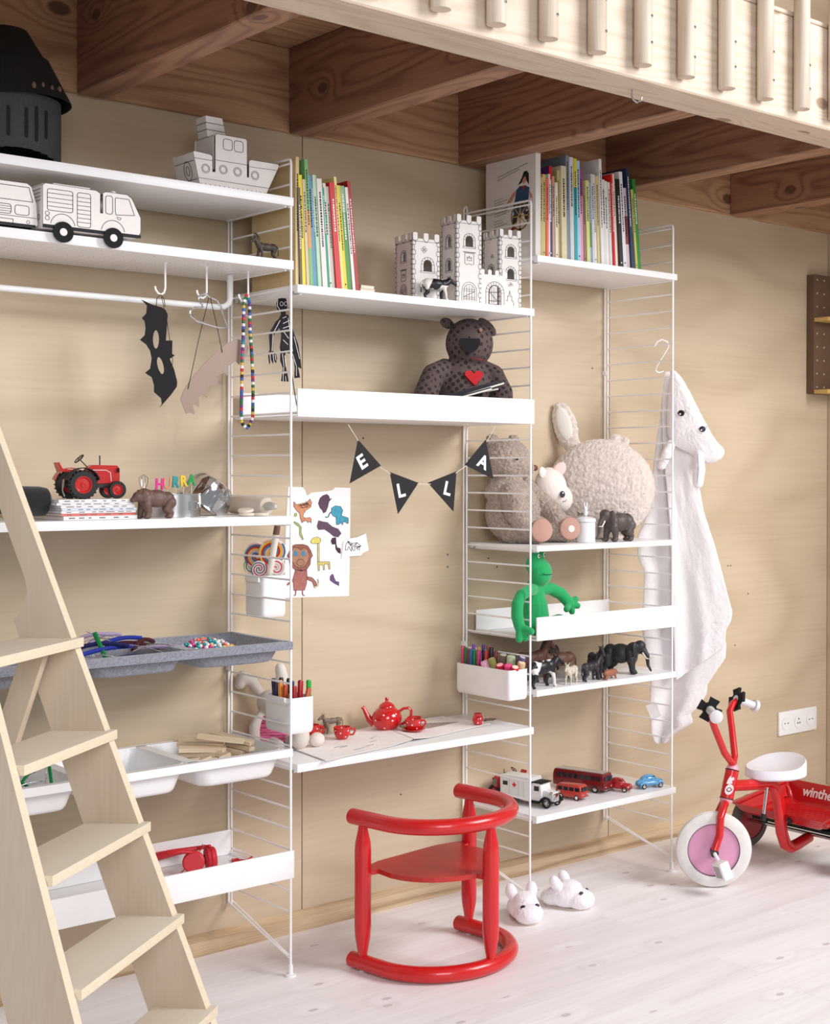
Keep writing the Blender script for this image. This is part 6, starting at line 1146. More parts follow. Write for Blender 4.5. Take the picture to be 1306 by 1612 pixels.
def pf(prof_):
    def f(z):
        for (r0, z0), (r1, z1) in zip(prof_, prof_[1:]):
            if z0 <= z <= z1: return r0+(r1-r0)*(z-z0)/max(1e-6, z1-z0)
        return prof_[-1][0]
    return f
MB().lathe([(0, 0)]+pr+[(0, .062)], n=36).build('body', REDG, t)
l_ = MB().lathe([(.0225, .0600), (.0225, .0625), (.020, .068), (.013, .074), (.005, .0775), (.004, .081), (.0058, .085), (.004, .089), (0, .0895)], n=28).build('lid', REDG, t)
MB().tube([(-.034, 0, .016), (-.048, 0, .028), (-.056, 0, .043), (-.062, 0, .056), (-.068, 0, .063)], [.012, .0095, .0068, .0055, .005], 14).build('spout', REDG, t)
MB().tube([(.034, 0, .050), (.046, 0, .058), (.060, 0, .060), (.068, 0, .052), (.067, 0, .038), (.058, 0, .025), (.046, 0, .017), (.036, 0, .014)], .0042, 10).build('handle', REDG, t)
dots(t, pf(pr), [(-95, .045), (-60, .030), (-92, .010), (-40, .046), (-130, .03), (-15, .02), (60, .04), (140, .03)])
def cup(label, loc, rz, saucers=1, s=1.0):
    t = thing('teacup', label, 'cup', (loc[0], loc[1], loc[2]), rz=R(rz), group='red dotted cups')
    P = [(.012*s, 0), (.014*s, .001*s), (.020*s, .010*s), (.0225*s, .022*s), (.0235*s, .032*s)]
    MB().lathe([(0, 0)]+P+[(.0218*s, .032*s), (.0205*s, .02*s), (.014*s, .006*s), (0, .005*s)], n=28).build('bowl', REDG, t)
    MB().tube([(.021*s, 0, .026*s), (.030*s, 0, .028*s), (.034*s, 0, .020*s), (.029*s, 0, .011*s), (.020*s, 0, .010*s)], .0028*s, 8).build('handle', REDG, t)
    dots(t, pf(P), [(-100, .018*s), (-60, .008*s), (-45, .024*s), (-140, .024*s), (40, .016*s)], .0022)
    return t
def saucer(label, loc):
    t = MB().lathe([(0, 0), (.018, 0), (.030, .005), (.0325, .0065), (.031, .007), (.018, .002), (0, .002)], n=32).build('saucer', REDG, None); t.location = loc; tag(t, label, 'saucer', 'red saucers')
cup('red dotted teacup standing alone in front of the teapot spout', (.272, -.112, ZT), -35)
saucer('red saucer under the cup beside the teapot handle', (.478, -.150, ZT)); cup('red dotted teacup on a saucer beside the teapot handle', (.478, -.150, ZT+.0022), -35)
cup('red dotted cup tilted behind the saucer cup at the teapot handle', (.512, -.108, ZT), 40, s=.92)
saucer('lower red saucer of the pair beside the white pen box', (.205, -.070, DZ+.0035)); saucer('upper red saucer of the pair beside the white pen box', (.200, -.072, DZ+.0105)); cup('red dotted teacup stacked on two saucers beside the white pen box', (.200, -.072, DZ+.0130), -30)
cup('red dotted cup half hidden behind the stacked saucers', (.235, -.030, DZ+.0035), -60, s=.92)
t = thing('milk_jug', 'tiny red dotted pot standing alone near the right end of the desk', 'pot', (.677, -.185, ZT)); P = [(.011, 0), (.014, .004), (.0165, .012), (.0145, .021), (.011, .025), (.012, .031)]
MB().lathe([(0, 0)]+P+[(.010, .031), (.009, .026), (.012, .018), (0, .012)], n=24).build('body', REDG, t); dots(t, pf(P), [(-100, .017), (-60, .007), (-130, .006), (-30, .018)], .0022)
o = MB().ell((0, 0, 0), (.026, .024, .032)).build('stone', mat('egg_stone', (218, 208, 198), .7, var=.06), None); o.location = (.118, -.150, DZ+.033); tag(o, 'larger cream egg-shaped stone standing under the white pen box', 'stone', 'stones on the desk')
o = MB().ell((0, 0, 0), (.021, .020, .019)).build('stone', mat('round_stone', (224, 212, 204), .7, var=.06), None); o.location = (.166, -.155, DZ+.0215); tag(o, 'smaller round cream stone beside the red saucers', 'stone', 'stones on the desk')
quad('toy_deer', 'small grey-brown toy deer behind the red saucers on the desk', (.300, -.020, DZ+.003), 175, .060, (120, 102, 88), 'calf')
quad('toy_deer', 'tiny brown toy fawn lying beside the small red pot on the desk', (.728, -.165, ZT+.004), -20, .030, (112, 84, 78), 'calf').rotation_euler = (R(78), 0, R(-20))
LIN = mat('linen', (196, 184, 176), .95, bump=.4, bscale=700)
t = thing('cloth_rabbit', 'linen rabbit doll with drooping ears and a pink striped dress behind the pen box', 'soft toy', (.085, -.06, DZ))
organic('body', [('e', (0, 0, .115), (.036, .034, .034)), ('e', (0, 0, .055), (.035, .032, .052)), ('c', [(-.03, .0, .085), (-.050, -.005, .058), (-.052, -.012, .025)], [.012, .014, .014]), ('c', [(.03, .0, .085), (.046, -.005, .055)], [.012, .013]), ('c', [(-.015, -.02, .018), (-.02, -.075, .016)], [.017, .015]), ('c', [(.02, -.02, .018), (.035, -.06, .016)], [.017, .015])], LIN, t, voxel=.003)
organic('ear', [('c', [(-.018, .02, .140), (-.035, .034, .172), (-.058, .040, .183), (-.066, .040, .165)], [.012, .016, .018, .014])], LIN, t, voxel=.003); organic('ear', [('c', [(.018, .0, .140), (.030, -.008, .180), (.022, -.012, .205)], [.012, .016, .014])], mat('linen_pale', (226, 218, 212), .95), t, voxel=.003)
STR = mat('pink_stripe', (206, 92, 130), .9, var=.75, vscale=110, stretch=(.3, .3, 3))
MB().lathe([(.030, .085), (.037, .07), (.043, .04), (.052, .018), (.050, .017), (.040, .04), (.034, .068)], n=30).build('dress', STR, t)
# ------------------------------------------------------------------ soft toys on the right-hand shelf
FUR = mat('grey_plush', (168, 150, 138), .95, var=.28, vscale=130, bump=.6, bscale=420, sheen=.4)
ZS = 1.0275
def curl(sc, am):
    return lambda co: am*abs(noise.noise(co*sc))
t = thing('plush_teddy', 'shaggy grey-brown plush bear slumped behind the wire ladder of the right shelf', 'soft toy', (.865, -.11, ZS))
def wt(*p): return (p[0]-.865, p[1]+.11, p[2]-ZS)
organic('body', [('e', wt(.872, -.105, 1.115), (.082, .082, .088)), ('e', wt(.862, -.098, 1.175), (.074, .070, .042)), ('e', wt(.862, -.085, 1.274), (.074, .068, .062)), ('e', wt(.905, -.105, 1.248), (.038, .038, .032)), ('e', wt(.866, -.09, 1.205), (.045, .045, .03)),
                 ('c', [wt(.925, -.105, 1.185), wt(.955, -.155, 1.135), wt(.965, -.195, 1.10)], [.032, .031, .028]), ('c', [wt(.830, -.15, 1.17), wt(.815, -.19, 1.12), wt(.835, -.205, 1.085)], [.036, .036, .032]),
                 ('c', [wt(.84, -.14, 1.067), wt(.872, -.215, 1.068)], [.040, .040]), ('c', [wt(.92, -.13, 1.067), wt(.992, -.205, 1.068)], [.038, .040]),
                 ('e', wt(.822, -.07, 1.326), (.024, .014, .022)), ('e', wt(.903, -.07, 1.326), (.024, .014, .022))], FUR, t, voxel=.0030, smooth=3, disp=[(130, .0032), (320, .0030)])
PADM = mat('paw_pink_brown', (190, 148, 134), .95, var=.08)
for (x, y, z, n_, lb) in ((.857, -.2535, 1.068, (-.35, -1, .05), 0), (.980, -.2400, 1.070, (-.35, -1, .05), 1)):
    o = MB().lathe([(0, .005), (.022, .0045), (.032, .001), (.034, -.004), (0, -.004)], wt(x, y, z), n_, 24).build('paw_pad', PADM, t)
    if lb: MB().lathe([(0, .0062), (.010, .006), (.0105, .005), (0, .005)], wt(x, y-.0005, z-.001), n_, 20).build('woven_label', mat('label_white', (232, 222, 214), .8), o)
MB().ell(wt(.845, -.156, 1.275), (.005, .003, .005)).build('eye', BLACK, t)
MB().ell(wt(.940, -.125, 1.248), (.010, .009, .009)).build('nose', mat('nose_brown', (120, 70, 62), .6), t)
MW = mat('white_plush', (238, 226, 218), .95, var=.04, bump=.2, bscale=500, sheen=.4); MPK = mat('ear_pink', (228, 200, 194), .95)
t = thing('plush_kitten', 'white plush kitten head with a dark eye and pink ear between the two furry toys', 'soft toy', (.998, -.122, ZS))
organic('body', [('e', (0.0, -.01, .165), (.050, .044, .060), (0, -.45, 0)), ('e', (.030, -.018, .128), (.040, .038, .042)), ('e', (.0, .03, .075), (.045, .04, .075))], MW, t, voxel=.003, smooth=8)
organic('ear', [('e', (.014, -.030, .214), (.020, .008, .030), (0, .75, -.3))], MPK, t, voxel=.002); organic('ear', [('e', (-.042, -.020, .206), (.016, .008, .020), (0, -.6, .2))], MW, t, voxel=.002)
MB().ell((.006, -.0555, .142), (.0085, .004, .010), (0, 0, -.3)).build('eye', mat('eye_slate', (54, 56, 66), .3), t); MB().ell((.004, -.0600, .146), (.002, .001, .0025)).build('eye_glint', PAPER, t)
MB().tube([(.004, -.0585, .120), (.014, -.0590, .121), (.020, -.0585, .126)], .0008, 5).build('mouth', BLACK, t)
CRF = mat('cream_plush', (220, 205, 196), .95, var=.12, vscale=90, bump=.6, bscale=380, sheen=.4)
t = thing('rabbit_cushion', 'big round cream plush rabbit cushion with one raised ear and closed eyes', 'soft toy', (1.213, -.125, ZS))
ax = Vector((-.68, -.73, 0)).normalized(); ar = R(-43)
def folds(co):
    rr = math.sqrt(co.x**2+(co.z-.155)**2); band = math.sin((co.z-.155)*210+5*noise.noise(co*18)+3*abs(co.x)*10)
    return .0022*band*max(0, 1-rr*6.0)*(.5+noise.noise(co*14))
o = organic('body', [('e', (0, 0, .156), (.170, .070, .156)), ('e', (.045, .01, .312), (.022, .016, .016)), ('e', (.072, .01, .303), (.017, .014, .018)), ('e', (.05, 0, .004), (.02, .03, .006))], CRF, t, voxel=.0030, smooth=3, disp=[(120, .0022), (300, .0022)], wave=folds); o.rotation_euler.z = ar
o = organic('ear', [('e', (-.112, .030, .352), (.038, .014, .080), (0, -.28, 0)), ('e', (-.088, .026, .292), (.026, .013, .045), (0, -.40, 0))], CRF, t, voxel=.003, smooth=5, disp=[(85, .003), (200, .002)]); o.rotation_euler.z = ar
o2 = organic('inner_ear', [('e', (-.116, .020, .358), (.025, .008, .058), (0, -.28, 0))], mat('ear_lining', (230, 222, 212), .9, bump=.3), t, voxel=.003); o2.rotation_euler.z = ar
for s_, (x, z) in ((-1, (-.060, .085)), (1, (.062, .085))):
    q = MB(); y = -.070*math.sqrt(max(0, 1-(x/.170)**2-((z-.156)/.156)**2))-.0045
    q.tube([(x-.014, y, z+.002), (x-.007, y-.001, z-.004), (x, y-.0015, z-.005), (x+.007, y-.001, z-.003), (x+.013, y, z+.003)], .0011, 6)
    for dx in (-.008, .0, .008): q.tube([(x+dx, y-.001, z-.004), (x+dx*1.4, y-.0012, z-.010)], .0008, 5)
    o = q.build('closed_eye', BLACK, t); o.rotation_euler.z = ar
t = thing('rabbit_jar', 'small white porcelain jar with a standing rabbit on its lid', 'jar', (1.045, -.235, ZS))
POR = mat('porcelain', (240, 238, 240), .2, coat=.4)
MB().lathe([(0, 0), (.028, 0), (.0295, .002), (.0295, .058), (.027, .060), (0, .060)], n=32).build('pot', POR, t)
MB().lathe([(0, .0605), (.031, .0605), (.0315, .066), (.029, .071), (.014, .076), (0, .077)], n=32).build('lid', POR, t)
organic('rabbit_knob', [('e', (0, 0, .086), (.007, .007, .010)), ('e', (0, 0, .098), (.006, .006, .006)), ('c', [(-.003, 0, .101), (-.007, 0, .117)], [.0028, .002]), ('c', [(.003, 0, .101), (.006, 0, .118)], [.0028, .002])], POR, t, voxel=.0012)
quad('toy_elephant', 'dark brown toy elephant with white tusks in front of the rabbit cushion', (1.158, -.262, ZS), 180, .112, (84, 72, 68), 'elephant')
# ------------------------------------------------------------------ green frog
GR = mat('green_plush', (24, 160, 92), .9, var=.04, bump=.15, bscale=600, sheen=.3)
t = thing('green_frog', 'bright green long-armed plush frog sitting in the edged shelf behind the ladder rail', 'soft toy', (.862, -.22, .7625))
def wf(*p): return (p[0]-.862, p[1]+.22, p[2]-.7625)
def hand(c, dirs, r=.0115):
    return [('e', c, (.017, .015, .017))]+[('c', [c, tuple(a+b for a, b in zip(c, d))], [r, r*.92]) for d in dirs]
organic('body', [('c', [wf(.862, -.215, .800), wf(.860, -.218, .85), wf(.855, -.22, .905)], [.046, .038, .024]), ('e', wf(.866, -.235, .945), (.036, .033, .040)), ('e', wf(.856, -.228, .968), (.033, .030, .030)), ('e', wf(.846, -.235, .992), (.014, .014, .015)), ('e', wf(.878, -.222, .994), (.013, .013, .014)),
                 ('c', [wf(.850, -.225, .897), wf(.815, -.250, .898), wf(.790, -.262, .895), wf(.766, -.268, .888), wf(.748, -.272, .862), wf(.745, -.275, .83), wf(.750, -.278, .806)], [.017, .0170, .0165, .0165, .0175, .0175, .0165]),
                 *hand(wf(.752, -.279, .800), [(-.008, -.006, -.034), (.014, -.008, -.032), (.014, -.032, -.012)]),
                 ('c', [wf(.875, -.225, .895), wf(.910, -.225, .897), wf(.945, -.235, .880), wf(.965, -.245, .856)], [.018, .0185, .0185, .017]),
                 *hand(wf(.967, -.248, .850), [(-.024, -.016, -.014), (.012, .0, -.024), (.030, -.004, -.008), (.024, -.002, .012)], .0105),
                 ('c', [wf(.89, -.22, .785), wf(.93, -.245, .800), wf(.965, -.27, .790)], [.024, .022, .020]), ('c', [wf(.86, -.22, .790), wf(.87, -.25, .786), wf(.90, -.275, .784)], [.024, .022, .020])], GR, t, voxel=.0024, smooth=4)
MB().tube([wf(.844, -.2665, .944), wf(.862, -.2700, .941), wf(.884, -.2650, .9405)], .0011, 6).build('mouth', mat('mouth_dark', (40, 80, 56), .9), t)
for (x, y, z) in ((.849, -.2485, .994), (.882, -.2345, .996)):
    o = MB().ell(wf(x, y, z), (.0042, .0026, .0062)).build('eye', PAPER, t); MB().ell(wf(x, y-.002, z), (.0022, .0014, .0034)).build('pupil', BLACK, o)
# ------------------------------------------------------------------ animal figures
ZA = .6195
BWM = blotch('black_white_pied', (24, 24, 30), (230, 226, 224), 26, .56, .4, .01)
quad('toy_cow', 'black and white toy cow at the front left of the animal shelf', (.842, -.272, ZA), 4, .108, (20, 20, 24), 'cow', mt=BWM)
quad('toy_horse', 'brown toy horse with black mane behind the black and white cow', (.862, -.200, ZA), 2, .122, (98, 62, 50), 'horse')
quad('toy_goat', 'small pale toy goat with curved horns at the shelf front', (.955, -.272, ZA), 205, .074, (206, 196, 178), 'goat')
quad('toy_bull', 'reddish-brown toy bull in the middle of the crowd', (.990, -.185, ZA), 178, .112, (112, 78, 62), 'cow')
quad('toy_cow', 'black toy cow with white face patches at the back of the animal shelf', (1.030, -.095, ZA), 215, .125, (30, 28, 30), 'cow', mt=blotch('black_pied', (26, 24, 26), (206, 190, 178), 24, .60, .4, .01))
quad('toy_donkey', 'small dark toy donkey with pale muzzle between the goat and the pig', (1.032, -.272, ZA), 8, .078, (48, 40, 48), 'donkey')
quad('toy_horse', 'dark grey-brown toy foal facing the viewer beside the black elephant', (1.095, -.225, ZA), 248, .092, (52, 46, 46), 'horse')
quad('toy_pig', 'tiny orange-brown toy pig at the front edge of the shelf', (1.098, -.285, ZA), 10, .060, (156, 96, 72), 'pig')
quad('toy_elephant', 'black toy elephant with spread ears, rightmost on the animal shelf', (1.212, -.215, ZA), -62, .118, (38, 36, 36), 'elephant')
# ------------------------------------------------------------------ toy vehicles on the lowest shelf (front towards local +x)
ZV = .2615
GLS = mat('toy_glass', (40, 44, 50), .1)
def disc_wheels(t, xs, hw, r, w_, hub=None, rim=CHROME):
    for x in xs:
        for s_ in (-1, 1):
            o = MB().lathe([(0, -w_/2), (r*.9, -w_/2), (r, -w_*.25), (r, w_*.25), (r*.9, w_/2), (0, w_/2)], (0, 0, 0), (0, 1, 0), 20).build('wheel', TYRE, t); o.location = (x, s_*hw, r)
            MB().lathe([(0, .0008), (r*.3, .0008), (r*.55, .0002), (r*.6, 0), (0, 0)], (0, s_*w_/2, 0), (0, s_, 0), 16).build('hubcap', rim, o)
def panes(t, rects, y, s_):
    for (x0, z0, x1, z1) in rects: MB().box((x0, min(y, y+s_*.0004), z0), (x1, max(y, y+s_*.0004), z1), bev=.0001, seg=1).build('window', GLS, t)
def beetle(label, loc, rz, col, s=1.0):
    t = thing('toy_beetle_car', label, 'toy car', loc, rz=R(rz)); m_ = mat('car_%d_%d_%d' % col, col, .22, coat=.5)
    body = [('e', (0, 0, .0145), (.042, .0165, .0095)), ('e', (-.004, 0, .022), (.0275, .0148, .0165)), ('e', (.026, 0, .016), (.017, .011, .0085)), ('e', (-.027, 0, .0165), (.017, .0115, .0095))]
    for x in (-.026, .027):
        for y in (-.0145, .0145): body.append(('e', (x, y, .012), (.0125, .0045, .0095)))
    body = [(p[0], tuple(c*s for c in p[1]), tuple(c*s for c in p[2])) for p in body]
    organic('body', body, m_, t, voxel=.0011*s, smooth=3)
    disc_wheels(t, (-.026*s, .027*s), .0165*s, .0080*s, .005*s)
    for sy in (-1, 1):
        M = Matrix.Rotation(0, 4, 'X')
        for P in ([(-.022, .0250), (-.004, .0255), (-.004, .0340), (-.015, .0330)], [(-.001, .0255), (.015, .0250), (.009, .0325), (-.001, .0340)]):
            mb = MB(); vs = []
            for (a, z) in P:
                yy = .0145*math.sqrt(max(.05, 1-((a+.004)/.0275)**2-((z-.022)/.0165)**2)); vs.append((a*s, sy*(yy+.0007)*s, z*s))
            vi = [(x, y-sy*.0010*s, z) for x, y, z in vs]; mb._add(vs+vi, [(0, 1, 2, 3), (7, 6, 5, 4), (0, 4, 5, 1), (1, 5, 6, 2), (2, 6, 7, 3), (3, 7, 4, 0)]); mb.build('window', GLS, t, smooth=False)
    for sx in (-1, 1): MB().tube([(sx*.041*s, -.013*s, .009*s), (sx*.0445*s, -.006*s, .009*s), (sx*.0445*s, .006*s, .009*s), (sx*.041*s, .013*s, .009*s)], .0011*s, 6).build('bumper', CHROME, t)
    for y in (-.0135, .0135): MB().ell((.0375*s, y*s, .0155*s), (.0022*s, .0026*s, .0028*s)).build('headlamp', CHROME, t)
    MB().cbox((.0125*s, 0, .0320*s), (.0008*s, .018*s, .008*s), rot=(0, -.75, 0)).build('windscreen', GLS, t)
    return t
beetle('light blue toy beetle car at the right end of the lowest shelf', (1.298, -.255, ZV), -16, (92, 158, 206), 1.08)
beetle('red toy beetle car beside the silver-roofed bus', (1.196, -.222, ZV), -68, (176, 24, 34), 1.05)
beetle('black toy beetle car half hidden behind the silver-roofed bus', (1.215, -.085, ZV), -75, (34, 36, 40), 1.05)
def van(t, L_, W_2, H, zb, col, roof, nwin, wz, nose=.006, corner=.006):
    m_ = mat('car_%d_%d_%d' % col, col, .22, coat=.5); r_ = mat('car_%d_%d_%d' % roof, roof, .22, coat=.4)
    P = [(-L_/2+.004, zb), (-L_/2, zb+.006), (-L_/2, H*.72), (-L_/2+.004, H-.004), (-L_/2+corner*1.6, H), (L_/2-corner*2, H), (L_/2-corner, H-.003), (L_/2-.002, H*.62), (L_/2, zb+.010), (L_/2-.002, zb)]
    mb = MB(); mb.prism(P, -W_2, W_2); bmesh.ops.bevel(mb.bm, geom=[e for e in mb.bm.edges if abs(abs(e.verts[0].co.y)-W_2) < 1e-6 and abs(e.verts[0].co.y-e.verts[1].co.y) < 1e-6], offset=.0028, segments=3, profile=.6, affect='EDGES')
    mb.build('body', m_, t, ang=40)
    MB().cbox((-corner*.2, 0, H-.0005), (L_-corner*3.6, W_2*1.72, .0035), bev=.0016).build('roof', r_, t)
    w_ = (L_*.86)/nwin
    for s_ in (-1, 1): panes(t, [(-L_*.43+i*w_+w_*.10, wz[0], -L_*.43+(i+1)*w_-w_*.10, wz[1]) for i in range(nwin)], s_*W_2, s_)
    for y0, y1 in ((-W_2*.82, -W_2*.06), (W_2*.06, W_2*.82)): MB().box((L_/2-.0045, y0, wz[0]), (L_/2-.0005, y1, wz[1]+.001)).build('windscreen', GLS, t)
    for y in (-W_2*.62, W_2*.62): MB().lathe([(0, .001), (.0026, .0006), (.003, 0), (0, -.001)], (L_/2+.0004, y, zb+.010), (1, 0, 0), 12).build('headlamp', CHROME, t)
    MB().cbox((L_/2+.001, 0, zb+.002), (.002, W_2*1.9, .003), bev=.0008).build('bumper', CHROME, t); MB().cbox((-L_/2-.001, 0, zb+.002), (.002, W_2*1.9, .003), bev=.0008).build('bumper', CHROME, t)
t = thing('toy_minibus', 'orange-red toy minibus between the ambulance and the big bus', 'toy van', (1.020, -.205, ZV), rz=R(-76)); van(t, .094, .0195, .044, .008, (196, 60, 50), (186, 52, 44), 4, (.027, .038)); disc_wheels(t, (-.028, .028), .0175, .0085, .005, rim=PAPER)
t = thing('toy_bus', 'dark red toy bus with a silver roof behind the minibus', 'toy bus', (1.128, -.135, ZV), rz=R(-76)); van(t, .190, .0240, .060, .010, (120, 18, 26), (170, 160, 158), 8, (.036, .050)); disc_wheels(t, (-.058, .060), .0220, .0115, .006)
# ambulance
t = thing('toy_ambulance', 'white old-fashioned toy ambulance truck with a red cross, nearest the chair', 'toy ambulance', (.888, -.178, ZV), rz=R(-77))
WV = mat('ambulance_white', (232, 232, 230), .3, coat=.3)
MB().box((-.098, -.029, .018), (.012, .029, .076), bev=.002).box((-.098, -.027, .0755), (.012, .027, .081), bev=.002).build('box_body', WV, t)
MB().prism([(.0135, .018), (.0135, .062), (.018, .068), (.042, .068), (.045, .062), (.048, .046), (.048, .018)], -.024, .024).build('cab', WV, t, ang=20)
MB().cbox((.030, 0, .0695), (.040, .050, .003), bev=.001).build('cab_roof', BLACK, t)
MB().prism([(.0485, .020), (.0485, .046), (.052, .048), (.080, .043), (.083, .040), (.083, .020)], -.015, .015).build('bonnet', WV, t, ang=20)
MB().cbox((.0845, 0, .030), (.002, .026, .024), bev=.001).build('radiator', CHROME, t)
MB().box((-.098, -.022, .013), (.084, .022, .0178)).build('chassis', BLACK, t)
for s_ in (-1, 1):
    MB().tube([(.014, s_*.028, .014), (.044, s_*.028, .014), (.052, s_*.028, .024), (.064, s_*.028, .031), (.078, s_*.028, .028), (.087, s_*.028, .016)], .0038, 8).build('mudguard', BLACK, t)
    panes(t, [(.022, .046, .040, .060)], s_*.024, s_); panes(t, [(-.088, .052, -.070, .064)], s_*.029, s_)
    MB().cbox((-.046, s_*.0294, .056), (.0045, .0006, .014)).cbox((-.046, s_*.0294, .056), (.014, .0007, .0045)).build('red_cross', mat('cross_red', (216, 24, 30), .5), t, smooth=False)
    q = MB()
    for x in (-.064, -.030, -.012): q.cbox((x, s_*.0292, .046), (.0006, .0003, .056))
    q.build('panel_seam', mat('seam_grey', (170, 168, 166), .6), t, smooth=False, kind='stuff')
    MB().lathe([(0, .004), (.004, .003), (.0045, 0), (.003, -.004), (0, -.005)], (.080, s_*.019, .044), (1, 0, 0), 14).build('headlamp', CHROME, t)
for x in (-.068, .068):
    for s_ in (-1, 1):
        o = MB().lathe([(.0115, -.003), (.0145, -.003), (.0155, 0), (.0145, .003), (.0115, .003), (.0115, -.003)], (0, 0, 0), (0, 1, 0), 24).build('wheel', TYRE, t); o.location = (x, s_*.0255, .0155); q = MB()
        for k in range(8): q.tube([(0, 0, 0), (.0118*math.cos(k*.785), 0, .0118*math.sin(k*.785))], .0009, 5)
        q.lathe([(0, -.002), (.003, -.002), (.003, .002), (0, .002)], (0, 0, 0), (0, 1, 0), 12); q.build('spokes', CHROME, o)
tractor('small old red toy tractor standing behind the white ambulance', (.912, -.037, ZV), 180, .80)
# ------------------------------------------------------------------ hooded towel on an S-hook
t = thing('s_hook', 'white S-shaped wire hook on the right ladder holding the bunny towel', 'hook', (1.372, -.262, 1.60))
def wh(*p): return (p[0]-1.372, p[1]+.262, p[2]-1.60)
MB().tube([wh(*p) for p in ((1.335, -.236, 1.628), (1.340, -.243, 1.642), (1.352, -.252, 1.649), (1.366, -.262, 1.642), (1.372, -.262, 1.628), (1.366, -.245, 1.600), (1.362, -.222, 1.570), (1.366, -.210, 1.556), (1.380, -.212, 1.549), (1.392, -.222, 1.554))], .0024, 8).build('wire', WIRE, t)
TW = mat('terry_white', (246, 240, 240), .95, var=.02, bump=.55, bscale=330, sheen=.5)
t = thing('hooded_towel', 'white bunny-hooded bath towel hanging from the S-hook on the right ladder', 'towel', (1.42, -.22, 1.0))
tl = Vector(t.location); nrm = Vector((-.774, -.633, 0))
def cloth(name, lev, push, seed, NU=40, NV=120, fl=1.0):
    mb = MB(); lv = [(Vector(a), Vector(b)) for a, b in lev]; V = []
    for j in range(NV+1):
        f = j/NV*(len(lv)-1); i = min(len(lv)-2, int(f)); g = f-i; a = lv[i][0].lerp(lv[i+1][0], g); b = lv[i][1].lerp(lv[i+1][1], g); r_ = []; dz = (1.555-a.z)/1.1
        for k in range(NU+1):
            u = k/NU; p = a.lerp(b, u); amp = fl*(.003+.018*min(1, dz*1.3))
            fold = amp*(math.sin(u*7.0+seed+dz*1.5)*.7+math.sin(u*13+2.2+seed-dz*3)*.25+math.cos(u*4+dz*2)*.4)+.0035*noise.noise(Vector((u*5, dz*9, seed)))
            p = p+nrm*(fold*math.sin(math.pi*u*.92+.12)+push)
            p.x = max(p.x, 1.362+push*.6)
            r_.append(mb.bm.verts.new(p-tl))
        V.append(r_)
    for j in range(NV):
        for k in range(NU): mb.bm.faces.new((V[j][k], V[j+1][k], V[j+1][k+1], V[j][k+1]))
    o = mb.build(name, TW, t, ang=180); me = o.data.copy(); bpy.data.objects.remove(o)
    me = bake(me, [('SOLIDIFY', dict(thickness=.006, offset=0)), ('SMOOTH', dict(factor=.5, iterations=2))], name); nn = [v.normal.copy() for v in me.vertices]
    for v, n_ in zip(me.vertices, nn): v.co += n_*(.0016*noise.noise(v.co*160))
    me.polygons.foreach_set('use_smooth', [True]*len(me.polygons)); link(name, me, TW, t)
cloth('towel_cloth', D_towU, .002, .8)
cloth('folded_layer', D_towF, .020, 2.1, fl=.6)
# hood: padded shape traced in its own plane, with face and ears
hp2 = [Vector(p)+nrm*.018 for p in D_hood]; hc = sum(hp2, Vector())/len(hp2)
mb = MB(); rings = []
for f, off in ((1.0, .004), (.985, .016), (.90, .026), (.72, .034), (.45, .038), (.0, .040)):
    rings.append([mb.bm.verts.new(hc.lerp(p, f)+nrm*off-tl) for p in hp2] if f > 0 else [mb.bm.verts.new(hc+nrm*off-tl)])
back = [mb.bm.verts.new(p-nrm*.004-tl) for p in hp2]
n = len(hp2); mb.bm.faces.new(back[::-1])
for A, B in zip([back]+rings, rings):
    for j in range(n):
        try: mb.bm.faces.new((A[j], A[(j+1) % n], B[(j+1) % n], B[j]) if len(B) > 1 else (A[j], A[(j+1) % n], B[0]))
        except ValueError: pass
o = mb.build('hood', TW, t, ang=180); me = o.data.copy(); bpy.data.objects.remove(o); me = bake(me, [('SUBSURF', dict(levels=3)), ], 'hood'); nn = [v.normal.copy() for v in me.vertices]
for v, n_ in zip(me.vertices, nn): v.co += n_*(.0018*noise.noise(v.co*150))
me.polygons.foreach_set('use_smooth', [True]*len(me.polygons)); link('hood', me, TW, t)
EN = mat('eye_navy', (38, 38, 62), .3)
for k, p in enumerate(D_eyes[:2]):
    c = Vector(p)+nrm*(.034 if k == 0 else .030)-tl; q = Matrix.Translation(c) @ Matrix.Rotation(math.atan2(nrm.y, nrm.x)+R(90), 4, 'Z')
    o = MB().ell((0, 0, 0), (.0105, .005, .0095)).build('eye', EN if k else BLACK, t); o.matrix_parent_inverse = q
    g = MB().ell((-.003, -.0044, -.003), (.0028, .001, .0028)).build('eye_glint', PAPER, o)
    s_ = MB().tube([(.009, -.002, .006), (.014, -.001, .009)], .0008, 5).tube([(.010, -.002, .002), (.015, -.001, .004)], .0008, 5).tube([(-.009, -.002, -.001), (-.014, -.001, .001)], .0008, 5).build('lashes', BLACK, o, kind='stuff')
organic('ear', [('c', [tuple(Vector(p)+nrm*.024-tl) for p in D_earL], [.016, .017, .014])], TW, t, voxel=.0028, disp=[(150, .0014)])
organic('ear', [('c', [tuple(Vector(p)+nrm*.026-tl) for p in D_earR], [.014, .020, .017])], TW, t, voxel=.0028, disp=[(150, .0012)])
MB().tube([tuple(Vector(p)+nrm*.0455-tl) for p in D_earR], [.0022, .004, .0025], 8).build('inner_ear', mat('satin_lilac', (216, 214, 228), .4), t)
q = MB(); cc = Vector((1.352, -.185, .50)); q.plate([(0, 0), (.035, .012), (.050, -.03), (.02, -.045)], [], 0, .0008, Matrix.Translation(cc-tl) @ Matrix.Rotation(R(-60), 4, 'Z')); q.build('care_label', PAPER, t, smooth=False)
